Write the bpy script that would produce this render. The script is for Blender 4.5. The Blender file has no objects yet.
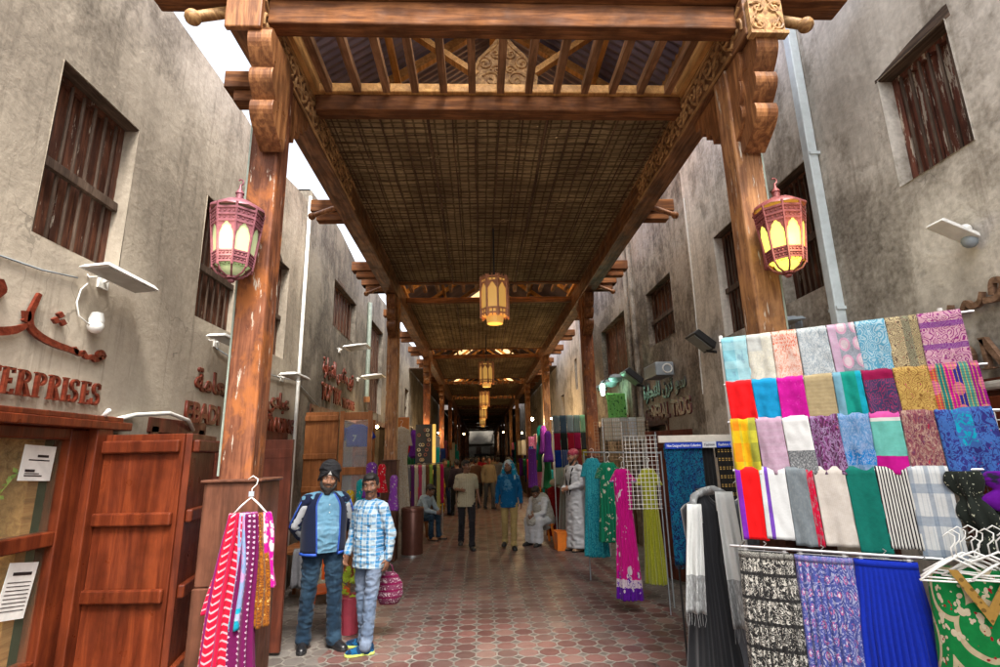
import bpy, bmesh, math, random
import numpy as np
from math import sin, cos, pi, radians
from mathutils import Vector, Matrix, noise
random.seed(7)
S = bpy.context.scene
COL = S.collection
V = Vector
XL, XR = -1.69, 2.18            # post lines of the canopy
WL, WR = -2.85, 3.2            # faces of the two facades
ROWS = [3.75, 10.2, 16.9, 23.6, 30.3, 37.0, 43.7, 50.4, 57.1, 63.8, 70.5, 77.2]

# ------------------------------------------------------------------ objects
def link(o, parent=None):
    COL.objects.link(o)
    if parent is not None: o.parent = parent
    return o
def thing(name, label, cat, loc=(0, 0, 0), rz=0, group=None):
    o = bpy.data.objects.new(name, None); link(o)
    o.location = loc; o.rotation_euler = (0, 0, rz); o.empty_display_size = .1
    return tag(o, label, cat, group)
def tag(o, label, cat, group=None):
    o['label'] = label; o['category'] = cat
    if group: o['group'] = group
    return o
def copy_tree(o, parent=None):
    c = o.copy(); COL.objects.link(c)
    if parent is not None: c.parent = parent
    for ch in list(o.children): copy_tree(ch, c)
    return c
def dup(o, label, loc, rz=None, scale=None):
    c = copy_tree(o); c['label'] = label; c.location = loc
    if rz is not None: c.rotation_euler = (0, 0, rz)
    if scale: c.scale = (scale,) * 3
    return c

class MB:
    """collects shapes, built as one mesh object"""
    def __init__(s): s.v = []; s.f = []; s.uv = []; s.m = []; s.cur = 0
    def add(s, vs, fs, uvs=None):
        b = len(s.v); s.v += [tuple(p) for p in vs]
        s.uv += uvs if uvs else [(p[0], p[2]) for p in vs]
        for f in fs: s.f.append(tuple(i + b for i in f)); s.m.append(s.cur)
        return s
    def box(s, c, d, rot=None, taper=1.0):
        x, y, z = d[0] / 2, d[1] / 2, d[2] / 2
        vs = []
        for k in (-1, 1):
            t = taper if k > 0 else 1
            for a, b in ((-1, -1), (1, -1), (1, 1), (-1, 1)):
                vs.append(V((a * x * t, b * y * t, k * z)))
        if rot is not None: vs = [rot @ p for p in vs]
        c = V(c)
        return s.add([p + c for p in vs], [(0, 3, 2, 1), (4, 5, 6, 7), (0, 1, 5, 4), (1, 2, 6, 5), (2, 3, 7, 6), (3, 0, 4, 7)])
    def span(s, a, b):
        return s.box([(a[i] + b[i]) / 2 for i in range(3)], [abs(b[i] - a[i]) for i in range(3)])
    def bar(s, a, b, w, h, up=(0, 0, 1)):
        a = V(a); b = V(b); d = (b - a); L = d.length; d.normalize()
        u = d.cross(V(up)).normalized(); n = u.cross(d)
        M = Matrix((u, d, n)).transposed()
        return s.box((a + b) / 2, (w, L, h), M)
    def tube(s, pts, r, n=8, caps=True, flat=1.0):
        pts = [V(p) for p in pts]; rs = r if isinstance(r, (list, tuple)) else [r] * len(pts)
        vs = []; fs = []; prev = None
        for i, p in enumerate(pts):
            d = (pts[min(i + 1, len(pts) - 1)] - pts[max(i - 1, 0)])
            if d.length < 1e-9: d = V((0, 0, 1))
            d.normalize()
            if prev is None: u = d.orthogonal().normalized()
            else:
                u = prev - d * prev.dot(d)
                u = u.normalized() if u.length > 1e-6 else d.orthogonal().normalized()
            prev = u; w = d.cross(u)
            for k in range(n):
                a = 2 * pi * k / n
                vs.append(p + (u * cos(a) + w * sin(a) * flat) * rs[i])
        for i in range(len(pts) - 1):
            for k in range(n):
                fs.append((i * n + k, i * n + (k + 1) % n, (i + 1) * n + (k + 1) % n, (i + 1) * n + k))
        if caps: fs.append(tuple(range(n))[::-1]); fs.append(tuple(range((len(pts) - 1) * n, len(pts) * n)))
        return s.add(vs, fs)
    def loft(s, rings, caps=True, uvs=True, close=True):
        n = len(rings[0]); vs = []; fs = []; uv = []
        for i, r in enumerate(rings):
            for k, p in enumerate(r): vs.append(p); uv.append((k / n, 1 - i / max(1, len(rings) - 1)))
        m = n if close else n - 1
        for i in range(len(rings) - 1):
            for k in range(m):
                fs.append((i * n + k, i * n + (k + 1) % n, (i + 1) * n + (k + 1) % n, (i + 1) * n + k))
        if caps: fs.append(tuple(range(n))[::-1]); fs.append(tuple(range((len(rings) - 1) * n, len(rings) * n)))
        return s.add(vs, fs, uv)
    def lathe(s, prof, c=(0, 0, 0), n=24, caps=True):
        return s.loft([[(c[0] + r * cos(2 * pi * k / n), c[1] + r * sin(2 * pi * k / n), c[2] + z) for k in range(n)] for r, z in prof], caps)
    def ball(s, c, r, n=12, rot=None):
        r = (r, r, r) if not isinstance(r, (tuple, list)) else r
        rings = []
        for i in range(n // 2 + 1):
            t = -pi / 2 + pi * i / (n // 2); t = max(-pi / 2 + .06, min(pi / 2 - .06, t)); ring = []
            for k in range(n):
                p = V((r[0] * cos(t) * cos(2 * pi * k / n), r[1] * cos(t) * sin(2 * pi * k / n), r[2] * sin(t)))
                if rot is not None: p = rot @ p
                ring.append(p + V(c))
            rings.append(ring)
        return s.loft(rings)
    def cap(s, a, b, ra, rb, n=14):
        """tapered limb with round ends"""
        a = V(a); b = V(b); d = (b - a); L = max(d.length, 1e-6); d /= L
        u = d.orthogonal().normalized(); w = d.cross(u); rings = []
        for i in range(1, 6):
            t = pi / 2 * i / 5; rings.append((a - d * ra * cos(t), ra * sin(t)))
        for i in range(0, 5):
            t = pi / 2 * (1 - i / 5); rings.append((b + d * rb * cos(t), rb * sin(t)))
        return s.loft([[c + (u * cos(2 * pi * k / n) + w * sin(2 * pi * k / n)) * max(r, .0005) for k in range(n)] for c, r in rings])
    def prism(s, poly, axis, a, b):
        """poly in the two other axes, extruded along axis from a to b"""
        def P(q, t):
            return {'x': (t, q[0], q[1]), 'y': (q[0], t, q[1]), 'z': (q[0], q[1], t)}[axis]
        n = len(poly); vs = [P(q, a) for q in poly] + [P(q, b) for q in poly]
        fs = [tuple(range(n))[::-1], tuple(range(n, 2 * n))] + [(i, (i + 1) % n, n + (i + 1) % n, n + i) for i in range(n)]
        return s.add(vs, fs)
    def grid(s, fn, nu, nv, close=False):
        vs = []; uv = []; fs = []
        for j in range(nv + 1):
            for i in range(nu + 1):
                vs.append(fn(i / nu, j / nv)); uv.append((i / nu, 1 - j / nv))
        for j in range(nv):
            for i in range(nu):
                a = j * (nu + 1) + i; fs.append((a, a + 1, a + nu + 2, a + nu + 1))
        return s.add(vs, fs, uv)
    def build(s, name, mats, parent=None, loc=None, world=None, bevel=0, smooth=False, solid=0, fix=True):
        me = bpy.data.meshes.new(name)
        vs = s.v
        if world is not None: vs = [(p[0] - world[0], p[1] - world[1], p[2] - world[2]) for p in vs]
        me.from_pydata([tuple(p) for p in vs], [], s.f)
        if not isinstance(mats, (list, tuple)): mats = [mats]
        for m in mats: me.materials.append(m)
        me.polygons.foreach_set('material_index', s.m)
        ul = me.uv_layers.new(name='UVMap')
        idx = np.empty(len(me.loops), dtype=np.int32); me.loops.foreach_get('vertex_index', idx)
        ul.data.foreach_set('uv', np.array(s.uv, dtype=np.float32)[idx].ravel())
        if fix:
            bm = bmesh.new(); bm.from_mesh(me); bmesh.ops.recalc_face_normals(bm, faces=bm.faces); bm.to_mesh(me); bm.free()
        if smooth:
            me.polygons.foreach_set('use_smooth', [True] * len(me.polygons))
            if smooth != 2: me.set_sharp_from_angle(angle=radians(50))
        me.update()
        o = bpy.data.objects.new(name, me); link(o, parent)
        if loc is not None: o.location = loc
        if bevel:
            b = o.modifiers.new('bevel', 'BEVEL'); b.width = bevel; b.segments = 2; b.limit_method = 'ANGLE'; b.angle_limit = radians(40)
        if solid:
            b = o.modifiers.new('solid', 'SOLIDIFY'); b.thickness = solid; b.offset = 0
        return o

def remesh(mb, name, mat, parent, voxel=.008, smooth=3, wr=0, wrs=6, seed=0, cut=None):
    """fuse the collected volumes into one continuous skin"""
    o = mb.build(name + '_tmp', mat)
    m = o.modifiers.new('r', 'REMESH'); m.mode = 'VOXEL'; m.voxel_size = voxel; m.use_smooth_shade = True
    if smooth:
        k = o.modifiers.new('s', 'SMOOTH'); k.iterations = smooth; k.factor = .5
    dg = bpy.context.evaluated_depsgraph_get(); dg.update()
    me = bpy.data.meshes.new_from_object(o.evaluated_get(dg)); me.name = name
    bpy.data.objects.remove(o)
    if wr:
        n = len(me.vertices); nor = [v.normal.copy() for v in me.vertices]
        for i, v in enumerate(me.vertices):
            p = v.co
            q = V((p.x * wrs, p.y * wrs, p.z * wrs * 1.7 + seed))
            d = noise.noise(q) + .5 * noise.noise(q * 2.1)
            d = 1 - abs(d) * 2.2
            v.co = p + nor[i] * wr * (d - .5)
    if cut:
        bm = bmesh.new(); bm.from_mesh(me)
        for co, no in cut:
            g = bm.verts[:] + bm.edges[:] + bm.faces[:]
            bmesh.ops.bisect_plane(bm, geom=g, plane_co=co, plane_no=no, clear_outer=True)
        bm.to_mesh(me); bm.free()
    me.polygons.foreach_set('use_smooth', [True] * len(me.polygons))
    me.materials.clear(); me.materials.append(mat)
    o = bpy.data.objects.new(name, me); link(o, parent)
    return o

# ------------------------------------------------------------------ materials
class G:
    def __init__(s, name, rough=.6, spec=.5):
        s.mat = bpy.data.materials.new(name); s.mat.use_nodes = True
        s.nt = s.mat.node_tree; s.nt.nodes.clear()
        s.out = s.nt.nodes.new('ShaderNodeOutputMaterial')
        s.b = s.nt.nodes.new('ShaderNodeBsdfPrincipled'); s.nt.links.new(s.b.outputs[0], s.out.inputs[0])
        s.b.inputs['Roughness'].default_value = rough; s.b.inputs['Specular IOR Level'].default_value = spec
    def set(s, inp, x):
        if isinstance(x, bpy.types.NodeSocket): s.nt.links.new(x, inp)
        elif x is not None:
            if isinstance(x, (tuple, list)) and len(x) == 3 and inp.type == 'RGBA': x = (*x, 1)
            inp.default_value = x
    def n(s, t, out=0, props=None, **k):
        nd = s.nt.nodes.new(t)
        for a, b in (props or {}).items(): setattr(nd, a, b)
        for a, b in k.items():
            a = a.replace('_', ' ')
            s.set(nd.inputs[int(a[1:]) if a[0] == 'i' and a[1:].isdigit() else a], b)
        return nd.outputs[out]
    def math(s, op, a, b=None, c=None):
        nd = s.nt.nodes.new('ShaderNodeMath'); nd.operation = op
        for i, x in enumerate((a, b, c)):
            if x is not None: s.set(nd.inputs[i], x)
        return nd.outputs[0]
    def mix(s, f, a, b, mode='MIX'):
        nd = s.nt.nodes.new('ShaderNodeMix'); nd.data_type = 'RGBA'; nd.blend_type = mode
        s.set(nd.inputs[0], f); s.set(nd.inputs[6], a); s.set(nd.inputs[7], b); return nd.outputs[2]
    def ramp(s, f, stops, interp='LINEAR'):
        nd = s.nt.nodes.new('ShaderNodeValToRGB'); e = nd.color_ramp.elements; nd.color_ramp.interpolation = interp
        while len(e) < len(stops): e.new(.5)
        for i, (p, c) in enumerate(stops):
            e[i].position = p; e[i].color = (*c, 1) if not isinstance(c, (int, float)) else (c, c, c, 1)
        s.set(nd.inputs[0], f); return nd.outputs[0]
    def co(s, which='Object', scale=(1, 1, 1), rot=(0, 0, 0), loc=(0, 0, 0)):
        t = s.nt.nodes.new('ShaderNodeTexCoord').outputs[which]
        return s.n('ShaderNodeMapping', Vector=t, Scale=scale, Rotation=rot, Location=loc)
    def world(s):
        return s.n('ShaderNodeNewGeometry')
    def noise(s, vec, scale, detail=3, rough=.5, dist=0, out=0):
        return s.n('ShaderNodeTexNoise', out, Vector=vec, Scale=scale, Detail=detail, Roughness=rough, Distortion=dist)
    def vor(s, vec, scale, feat='F1', out=0, rnd=1.0):
        return s.n('ShaderNodeTexVoronoi', out, props={'feature': feat}, Vector=vec, Scale=scale, Randomness=rnd)
    def bump(s, h, d=.01, st=1.0, prev=None):
        nd = s.nt.nodes.new('ShaderNodeBump'); nd.inputs['Distance'].default_value = d; nd.inputs['Strength'].default_value = st
        s.set(nd.inputs['Height'], h)
        if prev is not None: s.set(nd.inputs['Normal'], prev)
        s.nt.links.new(nd.outputs[0], s.b.inputs['Normal']); return nd.outputs[0]
    def col(s, x): s.set(s.b.inputs['Base Color'], x); return s
    def rough(s, x): s.set(s.b.inputs['Roughness'], x); return s

def mul(c, k): return tuple(min(1, x * k) for x in c)
def wood(name, lo, hi, axis='z', rough=.5, grain=1.0, patch=None, worn=0.0):
    g = G(name, rough, .22)
    sc = {'x': (1.2, 14, 14), 'y': (14, 1.2, 14), 'z': (14, 14, 1.2)}[axis]
    v = g.co('Object', sc); w = g.co('Object')
    n1 = g.noise(v, 1.6 * grain, 6, .65, .6)
    c = g.ramp(n1, [(.28, mul(lo, .55)), (.45, lo), (.62, hi), (.8, mul(hi, 1.25))])
    n2 = g.noise(w, 3.0, 4, .6)
    c = g.mix(g.ramp(n2, [(.45, 0), (.7, .75)]), c, mul(lo, .45))
    if patch:
        n3 = g.noise(g.co('Object', (1, 1, .6), loc=(3, 1, 7)), 4.5, 5, .65, .4)
        c = g.mix(g.ramp(n3, [(.5, 0), (.62, .85)]), c, patch)
    if worn:
        n4 = g.noise(g.co('Object', (7, 7, 1.1)), 3.2, 8, .7)
        c = g.mix(g.ramp(n4, [(.62 - worn * .1, 0), (.66 - worn * .1, 1)]), c, (.5, .44, .36))
    g.col(c)
    g.rough(g.ramp(g.noise(w, 8, 3), [(.3, rough * .75), (.7, min(1, rough * 1.3))]))
    g.bump(g.math('ADD', n1, g.math('MULTIPLY', g.noise(v, 6, 4), .4)), .004, .7)
    return g.mat
def plaster(name, stops, sc=1.0, streak=0.3, bump=.012, tint=None):
    g = G(name, .9, .25); w = g.n('ShaderNodeNewGeometry')
    big = g.noise(w, .9 * sc, 4, .55, .4); mid = g.noise(w, 3.1 * sc, 8, .68, .5); fin = g.noise(w, 22, 5, .6)
    m = g.n('ShaderNodeMapping', Vector=w, Scale=(2.5, 2.5, .5)); st = g.noise(m, 1.7 * sc, 6, .65, .3)
    f = g.math('ADD', g.math('MULTIPLY', big, .42), g.math('ADD', g.math('MULTIPLY', mid, .38), g.math('MULTIPLY', st, streak)))
    f = g.math('MULTIPLY_ADD', f, 2.3, -.77)
    f = g.math('ADD', f, g.math('MULTIPLY', g.math('SUBTRACT', g.noise(w, .42, 3, .5, .3), .52), 1.15))
    c = g.ramp(f, stops)
    c = g.mix(.3, c, g.ramp(fin, [(.3, mul(stops[0][1], .8)), (.7, mul(stops[-1][1], 1.1))]))
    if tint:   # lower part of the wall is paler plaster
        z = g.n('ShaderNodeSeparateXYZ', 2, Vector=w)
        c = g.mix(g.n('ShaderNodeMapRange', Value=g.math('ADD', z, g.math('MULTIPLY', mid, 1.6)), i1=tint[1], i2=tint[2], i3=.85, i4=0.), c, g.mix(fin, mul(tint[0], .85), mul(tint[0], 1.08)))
    # rain runs, patch repairs and hairline cracks
    rn = g.n('ShaderNodeMapping', Vector=w, Scale=(1, 5.5, .28)); run = g.ramp(g.noise(rn, 2.1, 5, .7), [(.54, 0), (.72, .5)])
    c = g.mix(run, c, mul(stops[0][1], 1.2))
    pt = g.ramp(g.noise(w, .7, 2, .4), [(.60, 0), (.615, .4)]); c = g.mix(pt, c, mul(stops[-1][1], .85))
    dq = g.n('ShaderNodeVectorMath', props={'operation': 'MULTIPLY_ADD'}, i0=g.noise(w, 3, 4, out=1), i1=(.5, .5, .5), i2=w)
    cr = g.math('LESS_THAN', g.vor(dq, .8, 'DISTANCE_TO_EDGE'), .0035); cr = g.math('MULTIPLY', cr, g.ramp(g.noise(w, .8, 2), [(.55, 0), (.6, .35)]))
    c = g.mix(cr, c, (.04, .033, .028))
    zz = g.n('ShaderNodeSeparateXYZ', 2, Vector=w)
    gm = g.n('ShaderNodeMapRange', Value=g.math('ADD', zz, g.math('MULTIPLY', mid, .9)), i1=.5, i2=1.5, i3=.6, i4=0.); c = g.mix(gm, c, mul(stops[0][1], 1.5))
    g.col(c)
    h = g.math('ADD', mid, g.math('MULTIPLY', fin, .35))
    g.bump(g.math('ADD', h, g.math('MULTIPLY', g.noise(w, 7, 3), .5)), bump, .8)
    return g.mat
def plain(name, c, rough=.6, metal=0, spec=.5, var=.12, nsc=12, emit=0, ec=None):
    g = G(name, rough, spec)
    g.col(g.ramp(g.noise(g.co(), nsc, 4, .6), [(.3, mul(c, 1 - var)), (.7, mul(c, 1 + var))]))
    g.b.inputs['Metallic'].default_value = metal
    if emit: g.b.inputs['Emission Color'].default_value = (*(ec or c), 1); g.b.inputs['Emission Strength'].default_value = emit
    return g.mat
def glass(name, c=(.8, .85, .8), rough=.05, alpha=.2):
    g = G(name, rough); g.b.inputs['Base Color'].default_value = (*c, 1); g.b.inputs['Alpha'].default_value = alpha; return g.mat

def fab(name, base, axis='u', pats=(), rough=.85, sheen=.08, coord='UV', asp=(1, 1)):
    """woven cloth: base colour or bands along u/v, then printed/woven patterns"""
    g = G(name, rough, .2)
    uv = g.co(coord, (asp[0], asp[1], 1)); sep = g.nt.nodes.new('ShaderNodeSeparateXYZ')
    raw = g.nt.nodes.new('ShaderNodeTexCoord').outputs[coord]
    g.set(sep.inputs[0], raw); u, v, w = sep.outputs[0], sep.outputs[1], sep.outputs[2]
    if coord == 'Object': v = w
    if isinstance(base, list):
        c = g.ramp(u if axis == 'u' else v, base, 'CONSTANT')
    else: c = g.mix(0, base, base)
    for p in pats:
        k, col, sc = p['k'], p['c'], p.get('s', 6); t = p.get('t', .5)
        if k in ('paisley', 'floral', 'vine'):
            nz = g.noise(uv, sc * .55, 2, out=1)
            d = g.n('ShaderNodeVectorMath', props={'operation': 'MULTIPLY_ADD'}, i0=nz, i1=(p.get('d', .3),) * 3, i2=uv)
            if k == 'paisley':
                q = g.vor(d, sc); m = g.math('GREATER_THAN', g.math('SINE', g.math('MULTIPLY', q, p.get('f', 26))), t)
            elif k == 'floral':
                q = g.vor(d, sc); q2 = g.vor(uv, sc * 3.3)
                m = g.math('LESS_THAN', g.math('ADD', q, g.math('MULTIPLY', q2, .55)), t)
            else:
                q = g.noise(d, sc, 3, .6, 1.2); m = g.math('LESS_THAN', g.math('ABSOLUTE', g.math('SUBTRACT', q, .5)), t * .1)
        elif k == 'dots': m = g.math('LESS_THAN', g.vor(uv, sc, rnd=p.get('r', 0)), t)
        elif k == 'us': m = g.math('LESS_THAN', g.math('FRACT', g.math('MULTIPLY', u, sc)), t)
        elif k == 'vs': m = g.math('LESS_THAN', g.math('FRACT', g.math('ADD', g.math('MULTIPLY', v, sc), p.get('o', 0.))), t)
        elif k == 'zig': m = g.math('LESS_THAN', g.math('FRACT', g.math('ADD', g.math('MULTIPLY', v, sc), g.math('PINGPONG', g.math('MULTIPLY', u, p.get('z', 6)), .5))), t)
        elif k == 'noise': m = g.ramp(g.noise(uv, sc, 4, .6), [(t, 0), (min(1, t + .06), 1)])
        if 'band' in p:
            a, b = p['band'][:2]; ax = u if len(p['band']) > 2 else v
            m = g.math('MULTIPLY', m, g.math('MULTIPLY', g.math('GREATER_THAN', ax, a), g.math('LESS_THAN', ax, b)))
        c = g.mix(g.math('MULTIPLY', m, p.get('a', 1.0)), c, col)
    fine = g.noise(g.co('Object'), 45, 2)
    c = g.mix(.22, c, g.mix(fine, (0, 0, 0), (1, 1, 1)), 'OVERLAY')
    c = g.mix(1, c, (.7, .7, .7), 'MULTIPLY')
    c = g.n('ShaderNodeHueSaturation', Color=c, Saturation=1.12)
    g.col(c); g.b.inputs['Sheen Weight'].default_value = sheen; g.b.inputs['Sheen Roughness'].default_value = .5
    g.bump(g.math('ADD', g.noise(g.co('Object'), 160, 2), g.math('MULTIPLY', g.noise(g.co('Object'), 18, 3), .8)), .002, .5)
    return g.mat

RW = (.20, .068, .024)
W_POST = wood('weathered_post_wood', (.13, .044, .022), (.26, .095, .045), 'z', .65, patch=(.33, .11, .03), worn=.1)
W_POST_SUN = wood('sunlit_toned_post_wood', (.25, .11, .05), (.5, .25, .11), 'z', .6, patch=(.42, .2, .075), worn=.25)  # paler copy; orange sunlight on the second left post painted in
W_BEAMY = wood('beam_wood_long', (.13, .055, .025), (.3, .14, .06), 'y', .5)
W_BEAMX = wood('beam_wood_cross', (.12, .045, .017), (.25, .10, .035), 'x', .9)
W_SLAT = wood('slat_wood', (.2, .1, .05), (.38, .2, .1), 'y', .6)
W_PALE = wood('pale_gold_lit_wood', (.5, .25, .08), (.68, .38, .13), 'y', .5)  # golden light inside the gable is put into this wood's colour
W_CARVE = wood('carved_gold_lit_wood', (.32, .17, .07), (.6, .36, .15), 'y', .55)  # colour carries the golden light on the carved gable and beam cap
W_BRACK = wood('bracket_wood', (.19, .075, .03), (.4, .18, .07), 'z', .35)
W_RED = wood('varnished_red_door_wood', (.10, .019, .007), (.165, .034, .011), 'z', .36, .7)
W_REDP = wood('dark_red_panel_wood', (.085, .024, .014), (.13, .036, .02), 'z', .45, .6)
W_WIN = wood('window_shutter_wood', (.085, .035, .022), (.19, .075, .042), 'z', .6, worn=.04)
W_WINR = wood('peeling_shutter_wood', (.11, .04, .027), (.2, .07, .045), 'z', .65, worn=.75)
W_DARK = wood('dark_lintel_wood', (.06, .04, .028), (.15, .1, .07), 'y', .75)
W_ORNG = wood('orange_brown_door_wood', (.24, .085, .026), (.34, .13, .045), 'z', .42, .8)
W_BOXP = wood('post_base_wood', (.085, .034, .02), (.14, .055, .032), 'z', .4, .6)
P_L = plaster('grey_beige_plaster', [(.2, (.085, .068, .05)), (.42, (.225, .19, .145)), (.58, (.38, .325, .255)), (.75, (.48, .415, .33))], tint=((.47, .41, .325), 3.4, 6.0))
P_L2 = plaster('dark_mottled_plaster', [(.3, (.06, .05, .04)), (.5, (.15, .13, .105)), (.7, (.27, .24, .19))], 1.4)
P_R = plaster('pale_mottled_plaster', [(.15, (.15, .128, .10)), (.34, (.33, .295, .245)), (.48, (.58, .535, .465)), (.64, (.72, .67, .59))])
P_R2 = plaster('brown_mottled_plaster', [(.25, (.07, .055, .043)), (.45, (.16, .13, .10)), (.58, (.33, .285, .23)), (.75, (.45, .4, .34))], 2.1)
M_SIGN = wood('sign_letter_wood', (.12, .02, .010), (.18, .036, .018), 'z', .35)
M_SIGNG = wood('greyed_letter_wood', (.16, .09, .055), (.25, .15, .095), 'z', .5)
M_SIGND = plain('dark_red_letters', (.10, .018, .02), .5)
M_WHITE = plain('white_plastic', (.72, .72, .68), .4)
M_PIPE = plain('pale_painted_pipe', (.22, .26, .22), .45, var=.2)
M_PIPER = plain('pale_blue_pipe', (.55, .62, .64), .4)
M_METAL = plain('brushed_steel', (.55, .55, .55), .3, .9)
M_BLACK = plain('black_paint', (.015, .015, .016), .5)
M_GREYB = plain('grey_box_metal', (.25, .29, .32), .5)
M_LANT = plain('rose_painted_lantern_metal', (.22, .075, .095), .45, .2, var=.25, nsc=30)
M_LANTR = plain('red_rose_lantern_metal', (.25, .065, .06), .45, .2, var=.25, nsc=30)
M_LANTC = plain('golden_lantern_wood', (.5, .21, .1), .5, var=.2)
M_MAT = None
# ================================================================== SETTING
def paving_material():
    g = G('octagon_paving', .6, .22); w = g.n('ShaderNodeNewGeometry')
    sx = g.nt.nodes.new('ShaderNodeSeparateXYZ'); g.set(sx.inputs[0], w)
    T = .198
    fx = g.math('SUBTRACT', g.math('FRACT', g.math('DIVIDE', g.math('ADD', sx.outputs[0], .06), T)), .5)
    fy = g.math('SUBTRACT', g.math('FRACT', g.math('DIVIDE', sx.outputs[1], T)), .5)
    ax, ay = g.math('ABSOLUTE', fx), g.math('ABSOLUTE', fy)
    dg = g.math('MULTIPLY', g.math('ADD', ax, ay), .72)
    r = g.math('POWER', g.math('ADD', g.math('MULTIPLY', fx, fx), g.math('MULTIPLY', fy, fy)), .5)
    o = g.math('MAXIMUM', g.math('MAXIMUM', ax, ay), g.math('MAXIMUM', dg, g.math('MULTIPLY', r, .93)))
    nz = g.noise(w, 30, 3); o = g.math('ADD', o, g.math('MULTIPLY', g.math('SUBTRACT', nz, .5), .035))
    tile = g.math('LESS_THAN', o, .462)
    corner = g.math('GREATER_THAN', dg, .56)
    cell = g.n('ShaderNodeVectorMath', props={'operation': 'FLOOR'}, i0=g.n('ShaderNodeVectorMath', props={'operation': 'MULTIPLY_ADD'}, i0=w, i1=(1 / T, 1 / T, 0), i2=(.06 / T, 0, 0)))
    rnd = g.n('ShaderNodeTexWhiteNoise', Vector=cell)
    red = g.ramp(rnd, [(0, (.080, .036, .033)), (.45, (.125, .055, .049)), (.9, (.165, .078, .068)), (1, (.2, .12, .1))])
    grey = g.ramp(rnd, [(0, (.09, .08, .072)), (1, (.16, .145, .13))])
    edge = g.math('ADD', g.math('ABSOLUTE', g.math('SUBTRACT', sx.outputs[0], .35)), g.math('MULTIPLY', g.noise(w, 1.3, 2), .5))
    tc = g.mix(g.math('GREATER_THAN', edge, 2.1), red, grey)
    dirt = g.noise(w, .9, 6, .65, .5)
    tc = g.mix(g.ramp(dirt, [(.45, 0), (.75, .65)]), tc, (.20, .165, .14))
    tc = g.mix(g.ramp(g.noise(w, 9, 5, .7), [(.5, 0), (.8, .5)]), tc, (.07, .05, .045))
    gr = g.mix(g.noise(w, 6, 4), (.11, .10, .088), (.28, .26, .225))
    c = g.mix(tile, gr, tc)
    worn = g.ramp(g.noise(g.n('ShaderNodeMapping', Vector=w, Scale=(1, .35, 1)), 1.1, 4, .6, .6), [(.42, 0), (.7, .6)])
    c = g.mix(g.math('MULTIPLY', worn, .7), c, (.085, .062, .053))
    c = g.mix(g.ramp(g.noise(w, 3.7, 2, .4), [(.71, 0), (.73, .7)]), c, (.035, .03, .028))
    c = g.mix(corner, c, g.mix(rnd, (.07, .06, .052), (.12, .10, .088)))
    g.col(c)
    g.rough(g.ramp(g.noise(w, 2.2, 5, .6), [(.3, .3), (.55, .48), (.75, .7)]))
    h = g.math('ADD', g.math('MULTIPLY', g.ramp(o, [(.42, 1), (.47, 0)]), 1), g.math('MULTIPLY', g.noise(w, 14, 4), .35))
    g.bump(h, .005, .8)
    return g.mat

M_PAVE = paving_material()
gnd = MB().grid(lambda u, v: (-60 + 120 * u, -20 + 160 * v, 0), 12, 16).build('ground', M_PAVE)
gnd['kind'] = 'structure'

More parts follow.
